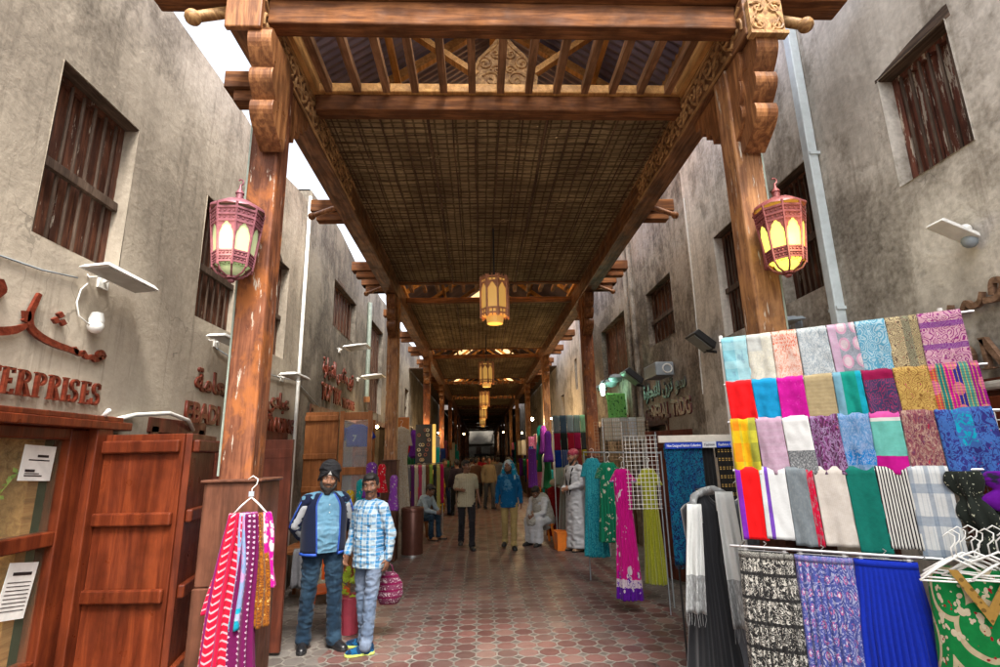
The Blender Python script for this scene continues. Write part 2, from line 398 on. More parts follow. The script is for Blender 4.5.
# ------------------------------------------------------------------ facades
def facade(X, side, Y0, Y1, top, holes, mat, name_parent, world, amp=.02, depth=.22, seed=0):
    """plastered wall with real openings; side=-1 left (faces +x), side=+1 right (faces -x)"""
    ys = {Y0, Y1}; zs = {0., top}
    for (a, b, c, d) in holes: ys |= {a, b}; zs |= {c, d}
    def fill(s, st):
        l = sorted(s); out = []
        for a, b in zip(l, l[1:]):
            n = max(1, int(round((b - a) / st)))
            out += [a + (b - a) * i / n for i in range(n)]
        return out + [l[-1]]
    ys = fill(ys, .3); zs = fill(zs, .3)
    hy = {h[0] for h in holes} | {h[1] for h in holes}; hz = {h[2] for h in holes} | {h[3] for h in holes}
    m = MB(); idx = {}
    def vx(j, k):
        if (j, k) in idx: return idx[(j, k)]
        y, z = ys[j], zs[k]
        n = noise.noise(V((y * .8 + seed, z * .8, seed)))
        x = X + side * (-.01 + amp * n)
        zz = z
        if k == len(zs) - 1: zz = z + .16 * noise.noise(V((y * .55, seed, 3)))  # hand-finished parapet
        if k == len(zs) - 2: zz = z + .12 * noise.noise(V((y * .55, seed, 3)))
        idx[(j, k)] = len(m.v); m.v.append((x, y, zz)); m.uv.append((y, z)); return idx[(j, k)]
    def inside(y, z): return any(a < y < b and c < z < d for a, b, c, d in holes)
    for j in range(len(ys) - 1):
        for k in range(len(zs) - 1):
            if not inside((ys[j] + ys[j + 1]) / 2, (zs[k] + zs[k + 1]) / 2):
                m.f.append((vx(j, k), vx(j + 1, k), vx(j + 1, k + 1), vx(j, k + 1))); m.m.append(0)
    # rounded top and back
    K = len(zs) - 1
    for j in range(len(ys) - 1):
        a, b = m.v[vx(j, K)], m.v[vx(j + 1, K)]
        q = [(a[0], a[1], a[2]), (b[0], b[1], b[2]), (b[0] + side * .05, b[1], b[2] + .05), (a[0] + side * .05, a[1], a[2] + .05),
             (b[0] + side * .3, b[1], b[2] + .05), (a[0] + side * .3, a[1], a[2] + .05), (b[0] + side * .4, b[1], 0), (a[0] + side * .4, a[1], 0)]
        m.add(q, [(0, 1, 2, 3), (3, 2, 4, 5), (5, 4, 6, 7)])
    for (a, b, c, d) in holes:       # reveals
        xb = X + side * depth
        for (p, q) in (((a, c), (b, c)), ((b, c), (b, d)), ((b, d), (a, d)), ((a, d), (a, c))):
            n = 4
            for i in range(n):
                y0 = p[0] + (q[0] - p[0]) * i / n; z0 = p[1] + (q[1] - p[1]) * i / n
                y1 = p[0] + (q[0] - p[0]) * (i + 1) / n; z1 = p[1] + (q[1] - p[1]) * (i + 1) / n
                m.add([(X - side * .012, y0, z0), (X - side * .012, y1, z1), (xb, y1, z1), (xb, y0, z0)], [(0, 1, 2, 3)])
    # end caps
    for y in (Y0, Y1): m.add([(X, y, 0), (X + side * .4, y, 0), (X + side * .4, y, top), (X, y, top)], [(0, 1, 2, 3)])
    return m.build('wall', mat, name_parent, world=world, smooth=1, fix=False)

W_BAR = wood('dark_bar_wood', (.07, .045, .032), (.13, .09, .065), 'z', .6)
def window(parent, world, X, side, a, b, c, d, nb=6, rail=True, mat=None, lintel=True, solid_board=False):
    mat = mat or W_WIN; xb = X + side * .15
    m = MB()
    n = 5 if not solid_board else 3
    for i in range(n):      # shutter boards
        y0 = a + (b - a) * i / n; y1 = a + (b - a) * (i + 1) / n
        m.span((xb, y0 + .004, c), (xb + side * .03 + side * .004 * (i % 2), y1 - .004, d))
    w = m.build('window', mat, parent, world=world, bevel=.004)
    off = V(world) * 1
    f = MB(); t = .055
    x0, x1 = xb - side * .045, xb - side * .002
    f.span((x0, a, c), (x1, a + t, d)); f.span((x0, b - t, c), (x1, b, d)); f.span((x0, a + t, d - t), (x1, b - t, d)); f.span((x0, a + t, c), (x1, b - t, c + t))
    f.build('frame', mat, w, world=world, bevel=.004)
    g = MB(); zr = c + (d - c) * .44
    for i in range(nb):
        y = a + t + (b - a - 2 * t) * (i + .5) / nb
        g.span((x0 - side * .02, y - .009, c + t - .01), (x0 - side * .002, y + .009, d - t + .01))
    if rail: g.span((x0 - side * .045, a + .01, zr - .035), (x0 - side * .001, b - .01, zr + .035))
    g.build('bars', W_BAR, w, world=world, bevel=.003)
    if lintel:
        MB().span((X + side * -.002, a - .04, d - .012), (X + side * .15, b + .04, d + .11)).build('lintel', W_DARK, w, world=world, bevel=.008)
    return w

wl = (WL, 5.5, 0)
near_left = thing('shop_building', 'grey-beige plastered shop building on the left whose wall carries two lettered signs', 'building', wl)
LW = [(3.19, 4.0, 3.27, 4.55), (5.14, 6.05, 3.24, 4.56), (6.7, 7.55, 3.23, 4.62)]
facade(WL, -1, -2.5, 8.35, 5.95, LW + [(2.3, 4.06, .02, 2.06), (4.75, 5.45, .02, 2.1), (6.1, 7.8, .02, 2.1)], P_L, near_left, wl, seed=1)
for h in LW: window(near_left, wl, WL, -1, *h)
wr = (WR, 5.5, 0)
near_right = thing('shop_building', 'tall pale mottled plaster building on the right behind the scarf display', 'building', wr)
RWN = [(2.85, 3.46, 3.72, 4.65), (4.45, 5.07, 3.27, 4.55), (5.83, 6.46, 3.24, 4.62)]
facade(WR, 1, -2.5, 7.3, 7.6, RWN + [(2.2, 3.35, .02, 2.12), (4.2, 5.9, .02, 2.2)], P_R, near_right, wr, seed=5)
for i, h in enumerate(RWN): window(near_right, wr, WR, 1, *h, mat=W_WINR if i == 0 else None, nb=6, rail=i > 0)
MB().span((WR - .07, 1.5, 2.14), (WR + .02, 3.36, 2.2)).build('string_course', P_R, near_right, world=wr, bevel=.02)
wm = (WR, 10, 0)
mid_right = thing('shop_building', 'brown mottled plaster building between the two lamps on the right, beyond the pale wall', 'building', wm)
RWM = [(8.1, 9.4, 3.7, 4.73), (10.9, 13.1, 3.55, 4.86)]
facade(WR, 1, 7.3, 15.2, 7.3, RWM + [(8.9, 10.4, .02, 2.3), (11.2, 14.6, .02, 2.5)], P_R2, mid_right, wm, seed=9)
window(mid_right, wm, WR, 1, *RWM[0]); window(mid_right, wm, WR, 1, *RWM[1], nb=1, rail=False, solid_board=True)
for y in (10.12, 10.5): MB().tube([(WR - .05, y, 0), (WR - .05, y + .01, 3.5), (WR - .045, y, 7.2)], .05).build('pilaster', P_R2, mid_right, world=wm)
fr = (WR, 20, 0)
far_right = thing('shop_building', 'whitish building far along the right side with a small dark window', 'building', fr)
facade(WR, 1, 15.2, 27, 7.0, [(16.6, 17.0, 3.85, 4.85), (19.5, 20.3, 2.6, 4.0), (17.5, 19, .02, 2.4), (21, 26, .02, 2.4)], P_R, far_right, fr, seed=13)
window(far_right, fr, WR, 1, 16.6, 17.0, 3.85, 4.85, nb=2, rail=False); window(far_right, fr, WR, 1, 19.5, 20.3, 2.6, 4.0, nb=3)
mlw = (WL, 12, 0)
mid_left = thing('shop_building', 'dark mottled building further along the left side beyond the white pole', 'building', mlw)
MLW = [(9.95, 11.8, 4.35, 5.3), (13.4, 15.2, 3.0, 5.4)]
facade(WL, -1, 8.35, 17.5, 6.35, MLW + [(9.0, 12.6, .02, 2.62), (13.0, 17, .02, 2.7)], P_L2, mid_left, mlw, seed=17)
window(mid_left, mlw, WL, -1, *MLW[0], nb=7, rail=False); window(mid_left, mlw, WL, -1, *MLW[1], nb=7)
fl = (WL, 25, 0)
far_left = thing('shop_building', 'dim building deep along the left row of stalls', 'building', fl)
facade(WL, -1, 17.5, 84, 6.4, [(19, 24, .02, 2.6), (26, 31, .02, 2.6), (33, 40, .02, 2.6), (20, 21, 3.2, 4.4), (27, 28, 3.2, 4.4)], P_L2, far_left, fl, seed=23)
for y in (20, 27): window(far_left, fl, WL, -1, y, y + 1, 3.2, 4.4)
f2 = (WR, 36, 0)
far_right2 = thing('shop_building', 'dark building deepest along the right row of stalls', 'building', f2)
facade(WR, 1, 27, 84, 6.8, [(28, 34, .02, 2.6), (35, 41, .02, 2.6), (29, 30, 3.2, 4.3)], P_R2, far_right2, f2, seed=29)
window(far_right2, f2, WR, 1, 29, 30, 3.2, 4.3)
# house closing the lane beyond the end of the canopy
e0 = (.3, 84, 0)
endb = thing('end_building', 'bright pale building closing the far end of the lane', 'building', e0)
m = MB(); m.span((-7, 84, 0), (7.5, 90, 8.5)); m.span((-7.05, 83.9, 3.5), (7.55, 84.0, 3.65)); m.build('wall', plaster('end_house_plaster', [(.4, (.13, .12, .10)), (.6, (.22, .2, .17))]), endb, world=e0)  # plain mottled plaster for the end house
for x in (-2.6, -.6, 1.6, 3.4):
    w = MB().span((x, 83.86, 1.9), (x + .8, 84.02, 3.1)).build('window', W_DARK, endb, world=e0)
MB().span((-.9, 83.85, .02), (1.3, 84.02, 2.0)).build('doorway', M_BLACK, endb, world=e0)
# shop rooms behind the door openings (dim depth behind each opening)
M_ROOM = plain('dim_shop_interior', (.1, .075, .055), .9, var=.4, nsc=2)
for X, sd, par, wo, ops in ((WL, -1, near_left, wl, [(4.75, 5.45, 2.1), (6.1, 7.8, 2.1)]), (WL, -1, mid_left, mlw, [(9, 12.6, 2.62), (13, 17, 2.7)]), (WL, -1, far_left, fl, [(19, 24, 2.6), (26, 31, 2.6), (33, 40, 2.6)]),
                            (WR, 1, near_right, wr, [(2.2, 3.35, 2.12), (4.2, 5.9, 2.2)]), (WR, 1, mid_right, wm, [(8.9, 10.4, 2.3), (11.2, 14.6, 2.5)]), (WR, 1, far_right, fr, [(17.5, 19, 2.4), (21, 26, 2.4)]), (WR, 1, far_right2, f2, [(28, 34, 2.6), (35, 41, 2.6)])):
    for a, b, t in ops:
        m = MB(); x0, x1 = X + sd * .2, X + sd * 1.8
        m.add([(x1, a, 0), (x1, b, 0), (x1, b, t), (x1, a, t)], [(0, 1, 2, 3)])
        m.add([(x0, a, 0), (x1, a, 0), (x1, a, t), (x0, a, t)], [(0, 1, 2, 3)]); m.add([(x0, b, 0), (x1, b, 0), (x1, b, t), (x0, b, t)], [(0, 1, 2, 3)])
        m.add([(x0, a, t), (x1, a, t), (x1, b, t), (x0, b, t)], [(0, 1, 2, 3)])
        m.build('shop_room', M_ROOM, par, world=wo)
        f = MB(); xf0, xf1 = X - sd * .03, X + sd * .12
        f.span((xf0, a - .09, 0), (xf1, a + .02, t + .03)); f.span((xf0, b - .02, 0), (xf1, b + .09, t + .03)); f.span((xf0, a - .12, t - .03), (xf1, b + .12, t + .1))
        f.build('door_frame', W_REDP, par, world=wo, bevel=.006)

# ---- near left shop front: glazed door, interior seen behind
sf = (WL, 3.3, 0)
m = MB(); X = WL
for a, b in ((.02, .62), (1.3, 1.39), (1.98, 2.06)):
    m.span((X - .06, 2.3, a), (X + .05, 3.88, b))
m.span((X - .061, 3.74, 0.), (X + .06, 3.9, 2.05)); m.span((X - .061, 2.2, 0.), (X + .06, 2.4, 2.05))
m.span((X - .03, 3.9, 0), (X + .12, 4.06, 2.08)); m.span((X - .04, 1.8, 2.06), (X + .13, 4.25, 2.12)); m.span((X - .04, 1.8, 2.12), (X + .09, 4.2, 2.16))
dr = m.build('shop_door', W_RED, near_left, world=wl, bevel=.008)
g = MB(); g.span((X - .006, 2.4, .62), (X, 3.74, 1.3)); g.span((X - .006, 2.4, 1.39), (X, 3.74, 1.98))
g.build('glass_pane', glass('door_glass', (.25, .3, .2), .03, .1), dr, world=wl)
g = MB(); g.span((X - .5, 3.62, 0), (X - .08, 3.7, 2.0)); g.span((X - .12, 2.4, .55), (X - .1, 3.7, .75)); g.build('inner_frame', W_PALE, dr, world=wl)
g = MB(); g.span((X - 1.3, 1.6, 0), (X - 1.25, 4.05, 2.06)); g.build('back_wall', plain('olive_shop_wall', (.42, .40, .2), .8, var=.3, nsc=2), near_left, world=wl)
g = MB(); g.span((X - 1.25, 3.0, 1.35), (X - 1.2, 3.5, 1.85)); g.build('picture', plain('dark_picture', (.08, .09, .08), .4), near_left, world=wl)
g = MB(); g.span((X - .4, 2.4, .6), (X - .15, 3.6, 1.02)); g.build('display_box', plain('yellow_display', (.6, .5, .06), .6, var=.35, nsc=7), near_left, world=wl)
def notice(name, label, y, z, w, h, rot, lines):
    o = MB().box((0, 0, 0), (.003, w, h)).build(name, M_WHITE); tag(o, label, 'notice'); o.location = (X + .006, y, z); o.rotation_euler = (rot, 0, 0)
    g = MB()
    for i, (a, b, zz, t) in enumerate(lines): g.span((.0022, a * w, zz * h - t), (.0032, b * w, zz * h + t))
    g.build('printed_lines', M_BLACK, o)
notice('paper_notice', 'white paper notice with Arabic heading taped high behind the shop door glass', 3.56, 1.83, .25, .22, radians(-3), [(-.05, .3, .2, .008), (-.3, .35, .08, .004), (-.35, -.05, -.22, .008), (-.35, .2, -.36, .004), (-.35, .1, -.3, .003)])
notice('paper_notice', 'white printed form taped low on the shop door glass', 3.57, 1.07, .22, .32, radians(-9), [(-.3, .35, .3, .009)] + [(-.4, .4, .15 - .07 * i, .0022) for i in range(8)])
# trailing plant inside the door
pl = thing('potted_plant', 'trailing green plant with yellowish leaves behind the shop door glass', 'plant', (X - .11, 3.3, 1.4))
LEAF = plain('yellow_green_leaf', (.34, .5, .06), .5, var=.4, nsc=20)
MB().lathe([(.03, 0), (.05, .0), (.065, .1), (.06, .1)], n=14).build('pot', plain('plant_pot', (.4, .36, .3)), pl, loc=(0, -.25, 0))
m = MB(); rnd = random.Random(3); st = MB(); pts = []
for i in range(26):
    t = i / 25; p = V((.02 * sin(7 * t), -.22 + .62 * t, .1 + .38 * t * t + .03 * sin(9 * t))); pts.append(p)
    for k in range(2):
        a = rnd.uniform(0, 6.28); b = rnd.uniform(-.6, .6); d = V((cos(a) * .5, cos(a), sin(a) + b)).normalized() * rnd.uniform(.03, .055); s_ = d.orthogonal().normalized() * .014
        m.add([p, p + d * .5 + s_, p + d, p + d * .5 - s_], [(0, 1, 2, 3)])
m.build('leaves', LEAF, pl); st.tube(pts, .003, 5).build('stem', LEAF, pl)

# ---- folding shutter leaves
def board_door(name, label, a, b, z0, z1, mat, battens, bat_mat=None, th=.045, face=1, cat='door', out=.03, ends=.02, parent=None):
    """boarded leaf from point a to point b (xy); battens on the face side"""
    a = V((*a, 0)); b = V((*b, 0)); L = (b - a).length; rz = math.atan2(b.y - a.y, b.x - a.x)
    e = thing(name, label, cat, (a.x, a.y, 0), rz)
    MB().span((0, -th / 2, z0), (L, th / 2, z1)).build('leaf_panel', mat, e, bevel=.004)
    for z in battens: MB().span((ends, -face * (th / 2 - .001), z - .045), (L - ends, -face * (th / 2 + out), z + .045)).build('batten', bat_mat or mat, e, bevel=.012)
    return e
d1 = board_door('door_leaf', 'wide varnished red-brown shutter leaf with three cross battens beside the glass door', (WL + .06, 4.02), (-2.15, 3.98), .03, 2.02, W_RED, [.42, .93, 1.43, 1.93], out=.035)
d2 = board_door('door_leaf', 'narrow end leaf of the folded red-brown shutter with rounded battens', (-2.13, 3.98), (-2.27, 4.62), .03, 2.02, W_RED, [.43, .94, 1.44, 1.93], out=.045)
d3 = board_door('door_leaf', 'tall dark red panel standing open behind the left post', (WL + .05, 5.62), (-1.93, 5.6), .03, 2.02, W_REDP, [1.88], out=.004, ends=0)
# orange-brown leaves of the next shop
d4 = board_door('door_leaf', 'solid orange-brown plank door leaf right of the white pole', (WL + .05, 8.62), (-2.27, 8.6), .05, 2.55, W_ORNG, [.35, .85, 1.35, 1.85, 2.45], out=.04, ends=0)
e = thing('door_leaf', 'orange-brown framed door leaf with glass panes, blue shirt showing through', 'door', (-2.25, 8.6, 0))
m = MB(); L = .52
for z in (.08, .9, 1.62, 2.48): m.span((.07, -.02, z - .06), (L - .07, .02, z + .06))
m.span((0, -.022, .02), (.07, .022, 2.56)); m.span((L - .07, -.022, .02), (L, .022, 2.56)); m.build('door_frame', W_ORNG, e, bevel=.006)
MB().span((.07, -.006, .14), (L - .07, .006, .84)).build('lower_panel', W_ORNG, e)
MB().span((.07, -.003, .96), (L - .07, .003, 1.56)).span((.07, -.003, 1.68), (L - .07, .003, 2.42)).build('glass_pane', glass('leaf_glass', (.6, .65, .7), .05, .12), e)
board_door('door_leaf', 'orange-brown panelled door leaf standing open behind the glazed leaf', (-2.35, 10.2), (-1.95, 9.9), .05, 2.5, W_ORNG, [.3, 1.2, 1.9, 2.4], out=.03)
# right side doors
board_door('door_leaf', 'reddish-brown door leaf standing open between the yellow dress and blue cloth', (2.6, 8.2), (2.98, 7.35), .05, 2.12, W_REDP, [.3, 1.0, 1.9], out=.02)
board_door('door_leaf', 'dark brown door leaf behind the right end of the scarf display', (3.12, 3.4), (3.08, 2.3), .05, 2.1, W_RED, [.4, 1.0, 1.55, 2.0], face=-1, out=.03)

# ================================================================== CANOPY
cw = (.22, 3.75, 0)
canopy = thing('roof_canopy', 'long carved timber canopy with woven ceiling mats roofing the market lane', 'canopy', cw)
def P(mb, name, mat, parent=canopy, **k): return mb.build(name, mat, parent, world=cw, **k)
def scroll(cx, cz, r, turns, d=1, n=26, ph=0):
    return [(cx + d * r * (1 - t) * cos(ph + turns * 2 * pi * t), cz + r * (1 - t) * sin(ph + turns * 2 * pi * t)) for t in [i / n for i in range(n)]]
def corbel(y0, dirn, x, z1, z0, reach):
    """three-lobed bracket profile in y,z ; dirn -1 towards the viewer"""
    pts = [(y0, z1), (y0 + dirn * reach, z1)]
    H = z1 - z0
    cur = [(.92, 0), (1.0, .02)]
    for (h0, h1, ya_, yb_, bu) in ((.03, .34, .98, .74, .10), (.36, .62, .80, .56, .10), (.645, .97, .66, .18, .17)):
        cur += [(ya_ + (yb_ - ya_) * (i / 9) ** 1.25 + bu * sin(pi * i / 9), h0 + (h1 - h0) * i / 9) for i in range(10)]
    cur += [(.08, 1.0), (0, .94)]
    pts = [(y0 + dirn * reach * a, z1 - H * b) for a, b in cur]
    return [(y0, z1)] + pts
for ri, Y in enumerate(ROWS):
    for X in (XL, XR):
        near = ri == 0; Xb = X
        if near: X = -1.63 if X < 0 else 2.17
        pm = (W_POST_SUN if X > 0 else W_POST) if near or ri > 1 else (W_POST if X > 0 else W_POST_SUN)
        w = .215 if near else .22; bo = 0 if not near else .07 if X < 0 else .03
        p = P(MB().span((X - w / 2, Y - w / 2, 1.55 if near else 1.72), (X + w / 2, Y + w / 2, 4.9)), 'post', pm, bevel=.018)
        bw = .37 if near else .3
        b = MB(); x0 = X - bw / 2 + (0.02 if near and X < 0 else 0)
        b.span((x0, Y - bw / 2 , 0.0), (x0 + bw, Y + bw / 2, 1.05)); b.span((x0 + .008, Y - bw / 2 + .008, 1.054), (x0 + bw - .008, Y + bw / 2 - .008, 1.68 if near else 1.75))
        b.span((x0 - .01, Y - bw / 2 - .01, 1.68 if near else 1.75), (x0 + bw + .01, Y + bw / 2 + .01, 1.70 if near else 1.77))
        P(b, 'post_base', W_BOXP, p, bevel=.008)
        if ri > 3: continue
        k = MB(); k.prism(corbel(Y - w / 2, -1, X, 4.9, 4.10, .40), 'x', X - .085 + bo, X + .085 + bo)
        k.prism([(a, b - .003) for a, b in corbel(Y - w / 2 + .03, -1, X, 4.9, 4.22, .24)], 'x', X - .105 + bo * .6, X + .105 + bo * .6)
        P(k, 'bracket', W_BRACK, p, bevel=.01)
        k = MB(); top = 4.9; yb = Y + w / 2
        prof = [(yb, top), (yb + .55, top), (yb + .52, top - .1), (yb + .42, top - .1), (yb + .44, top - .2), (yb + .33, top - .19), (yb + .34, top - .3), (yb + .24, top - .28), (yb + .22, top - .42), (yb + .12, top - .4), (yb + .1, top - .52), (yb, top - .56)]
        k.prism(prof, 'x', X - .05, X + .05); P(k, 'stepped_bracket', W_BRACK, p, bevel=.006)
# conduit strips on the outer faces of the near posts
for X, d in ((-1.63, -1), (2.17, 1)):
    P(MB().span((X + d * .11, 3.66, 1.72), (X + d * .124, 3.675, 4.9)), 'conduit', M_PIPE)
for X in (XL, XR):
    P(MB().span((X - .115, 3.27, 4.902), (X + .115, 83.8, 5.25)), 'long_beam', W_BEAMY, bevel=.012)
    P(MB().span((X - .07, 3.5, 5.425), (X + .07, 83.8, 5.5)), 'wall_plate', W_PALE)
    d = 1 if X < 0 else -1
    xf = X + d * .117
    c = MB(); n = 16
    for i in range(n):
        y = 3.4 + i * .17
        s_ = 1 if i % 2 else -1
        c.tube([(xf, q[0], q[1]) for q in scroll(y, 5.075 + s_ * .035, .095, 1.4, s_, ph=s_ * .6)], .016, 6, flat=.8)
        c.tube([(xf, y - .085, 5.075 - s_ * .12), (xf, y, 5.075 - s_ * .05), (xf, y + .085, 5.075 + s_ * .12)], .015, 6)
        c.ball((xf, y + .05, 5.075 + s_ * -.1), (.018, .035, .028), 8)
    c.span((xf - .014, 3.5, 4.91), (xf + .014, 6.2, 4.93)); c.span((xf - .014, 3.5, 5.215), (xf + .014, 6.2, 5.235))
    P(c, 'carved_vine', W_CARVE, smooth=1)
# carved end caps of the long beams
for X in (XL, XR):
    if X < 0:
        P(MB().span((X - .12, 3.22, 4.87), (X + .14, 3.268, 5.2)), 'beam_cap', W_BRACK, bevel=.01); continue
    X += .03; c = MB(); c.span((X - .13, 3.22, 4.88), (X + .13, 3.268, 5.17)); c.span((X - .145, 3.2, 4.85), (X + .145, 3.27, 4.878))
    for s_ in (-1, 1):
        c.tube([(q[0], 3.078, q[1]) for q in scroll(X + s_ * .065, 5.12, .055, 1.5, s_, ph=.5)], .012, 6)
        c.tube([(q[0], 3.078, q[1]) for q in scroll(X + s_ * .065, 4.97, .06, 1.3, -s_, ph=2)], .012, 6)
        c.tube([(X + s_ * .02, 3.078, 4.9), (X + s_ * .1, 3.078, 5.04), (X + s_ * .02, 3.078, 5.2)], .011, 6)
    c.v = [(p[0], p[1] + .14 if p[1] < 3.15 else p[1], p[2] - .03 if p[1] < 3.15 else p[2]) for p in c.v]
    P(c, 'beam_cap', W_CARVE, smooth=1)
# front cross beam and slatted gaps at every post row
P(MB().span((-2.45, 3.3, 5.254), (2.95, 3.5, 5.42)).span((-2.5, 3.26, 5.424), (3.0, 3.54, 5.47)), 'front_beam', W_BEAMX, bevel=.012)
P(MB().span((XL + .12, 3.36, 5.035), (XR - .12, 3.5, 5.25)), 'front_beam', W_BEAMX, bevel=.012)
for ri, Y in enumerate(ROWS[:-1]):
    ya, yb = (3.5, 4.46) if ri == 0 else (Y - .1, Y + .72)
    if ri: P(MB().span((XL + .12, ya - .13, 5.19), (XR - .12, ya - .01, 5.29)), 'cross_beam', W_BEAMX, bevel=.01)
    if ri == 0: P(MB().span((XL + .12, yb + .04, 5.13), (XR - .12, yb + .2, 5.30)), 'cross_beam', W_BEAMX, bevel=.01); P(MB().span((XL + .08, yb - .0, 5.304), (XR - .08, yb + .14, 5.40)), 'cross_rail', W_PALE, bevel=.01)
    else: P(MB().span((XL + .12, yb + .04, 5.08), (XR - .12, yb + .16, 5.2)), 'cross_beam', W_BEAMX, bevel=.01)
    n = 13
    for i in range(n):
        x = XL + .12 + (XR - XL - .24) * (i + .5) / n
        if ri < 3: P(MB().box((x, (ya + yb) / 2, 5.34), (.07, yb - ya + .03, .085)), 'slat', W_SLAT, bevel=.006)
    if ri >= 3:
        m = MB()
        for i in range(n): m.box((XL + .12 + (XR - XL - .24) * (i + .5) / n, (ya + yb) / 2, 5.07), (.075, yb - ya, .05))
        P(m, 'slats', W_SLAT)
    if ri == 0: P(MB().span((XL + .125, ya + .01, 5.255), (XL + .17, yb - .01, 5.40)), 'side_rail', W_PALE); P(MB().span((XR - .17, ya + .01, 5.255), (XR - .125, yb - .01, 5.40)), 'side_rail', W_PALE)
# cross beam stubs reaching out over the side gaps
for ri, Y in enumerate(ROWS[:4]):
    ys = [Y + .5, Y + 2.95, Y + 5.3, Y + 6.1] if ri == 0 else [Y - .3, Y + 2.0, Y + 4.3]
    for y in ys:
        for X, d in ((XL, -1), (XR, 1)):
            k = MB(); k.span((X + d * .121, y - .1, 5.1), (X + d * .58, y + .1, 5.27)); k.span((X + d * .121, y - .07, 4.98), (X + d * .5, y + .07, 5.098))
            P(k, 'beam_stub', W_BEAMX, bevel=.008)
for X, d in ((XL, -1), (XR, 1)):
    m = MB(); m.tube([(X + d * .16, 3.5, 5.28), (X + d * .4, 3.36, 5.08)], [.045, .04], 12); m.ball((X + d * .42, 3.345, 5.06), .06, 14)
    P(m, 'ball_ended_spar', W_CARVE, smooth=1)
    for y in (6.3, 9.6):
        m = MB(); m.tube([(X + d * .12, y, 5.0), (X + d * .42, y - .05, 4.86)], [.035, .03], 10); m.ball((X + d * .43, y - .05, 4.85), .05, 12); P(m, 'ball_ended_spar', W_BRACK, smooth=1)
# woven mats
g = G('woven_palm_mat', .9, .1); w = g.n('ShaderNodeNewGeometry')
sx = g.nt.nodes.new('ShaderNodeSeparateXYZ'); g.set(sx.inputs[0], w)
wob = g.math('MULTIPLY', g.math('SUBTRACT', g.noise(w, 5, 3), .5), .035)
cx = g.math('ADD', sx.outputs[0], wob); cy = g.math('ADD', sx.outputs[1], wob)
fx = g.math('FRACT', g.math('MULTIPLY', cx, 9)); fy = g.math('FRACT', g.math('MULTIPLY', cy, 11.))
reed = g.math('PINGPONG', g.math('MULTIPLY', sx.outputs[1], 60), .5)
k1 = g.math('MAXIMUM', g.math('LESS_THAN', fx, .2), g.math('LESS_THAN', fy, .25))
base = g.ramp(g.noise(g.n('ShaderNodeMapping', Vector=w, Scale=(3, 22, 1)), 1.6, 5, .6), [(.25, (.15, .10, .05)), (.5, (.35, .255, .135)), (.75, (.54, .41, .225))])
base = g.mix(g.ramp(g.noise(w, 1.6, 4, .6), [(.4, 0), (.62, .6)]), base, (.13, .085, .045))
base = g.mix(g.math('MULTIPLY', k1, .62), base, (.035, .022, .012))
leak_zone = g.ramp(g.noise(w, 1.9, 2, .5), [(.66, 0), (.7, 1)]); leak_specks = g.ramp(g.noise(w, 28, 3, .7), [(.52, 0), (.6, 1)])
base = g.mix(g.math('MULTIPLY', g.math('MULTIPLY', leak_zone, leak_specks), .8), base, (.6, .45, .26))  # light leaking through the mat, painted as pale specks
hol = g.math('MULTIPLY', g.ramp(g.noise(w, 1.3, 2, .5), [(.60, 0), (.64, 1)]), g.math('GREATER_THAN', g.noise(w, 34, 3, .7), .63)); g.set(g.b.inputs['Alpha'], g.math('SUBTRACT', 1., hol))
g.col(base); g.bump(g.math('ADD', g.math('MULTIPLY', k1, -1.2), g.math('ADD', reed, g.noise(w, 40, 3))), .012, 1)
M_MAT = g.mat
M_REED = wood('reed_batten', (.09, .05, .03), (.17, .1, .055), 'y', .8)
for ri, Y in enumerate(ROWS[:-1]):
    ya = 4.67 if ri == 0 else Y + .93; yb = ROWS[ri + 1] - .24
    mt = P(MB().grid(lambda u, v: (XL + .12 + (XR - XL - .24) * u, ya + (yb - ya) * v, 5.235 + .02 * noise.noise(V((u * 5, v * 7, ri))) - .015 * sin(pi * u * 4) ** 2), 40, 60), 'ceiling_mat', M_MAT, solid=.02)
    if ri < 4:
        m = MB(); rnd = random.Random(ri)
        for i in range(15):
            x = XL + .2 + (XR - XL - .4) * i / 14; big = i in (4, 8, 12)
            m.tube([(x + rnd.uniform(-.012, .012), ya + (yb - ya) * t / 8, 5.2 + rnd.uniform(-.006, .004)) for t in range(9)], .017 if i in (4, 9) else .008, 6)
        for i in range(int((yb - ya) / .155)):
            y = ya + .07 + i * .155
            m.tube([(XL + .13 + (XR - XL - .26) * t / 8, y + rnd.uniform(-.012, .012), 5.21 + rnd.uniform(-.006, .004)) for t in range(9)], .006, 5)
        P(m, 'mat_battens', M_REED, mt)
# gable roof of corrugated sheet over the timber
g = G('corrugated_sheet', .5, .5); g.col(g.ramp(g.noise(g.n('ShaderNodeNewGeometry'), 2.5, 5), [(.3, (.14, .125, .2)), (.7, (.32, .3, .42))])); g.b.inputs['Metallic'].default_value = .45; M_CORR = g.mat
g = G('amber_light_sheet', .5); tl = g.nt.nodes.new('ShaderNodeBsdfTranslucent'); tl.inputs[0].default_value = (.95, .62, .28, 1); mx = g.nt.nodes.new('ShaderNodeMixShader'); mx.inputs[0].default_value = .75  # added translucent sheet that lights the truss and roof gaps amber
g.b.inputs['Base Color'].default_value = (.7, .45, .2, 1); g.nt.links.new(g.b.outputs[0], mx.inputs[1]); g.nt.links.new(tl.outputs[0], mx.inputs[2]); g.nt.links.new(mx.outputs[0], g.out.inputs[0]); M_AMB = g.mat
segs = [(3.3, 6.5, 0), (6.5, 8.4, 1)]; y0_ = 8.4
for Y in ROWS[1:5]: segs.append((y0_, Y - .6, 0)); segs.append((Y - .6, Y + 1.3, 1)); y0_ = Y + 1.3
segs.append((y0_, 82.8, 0))
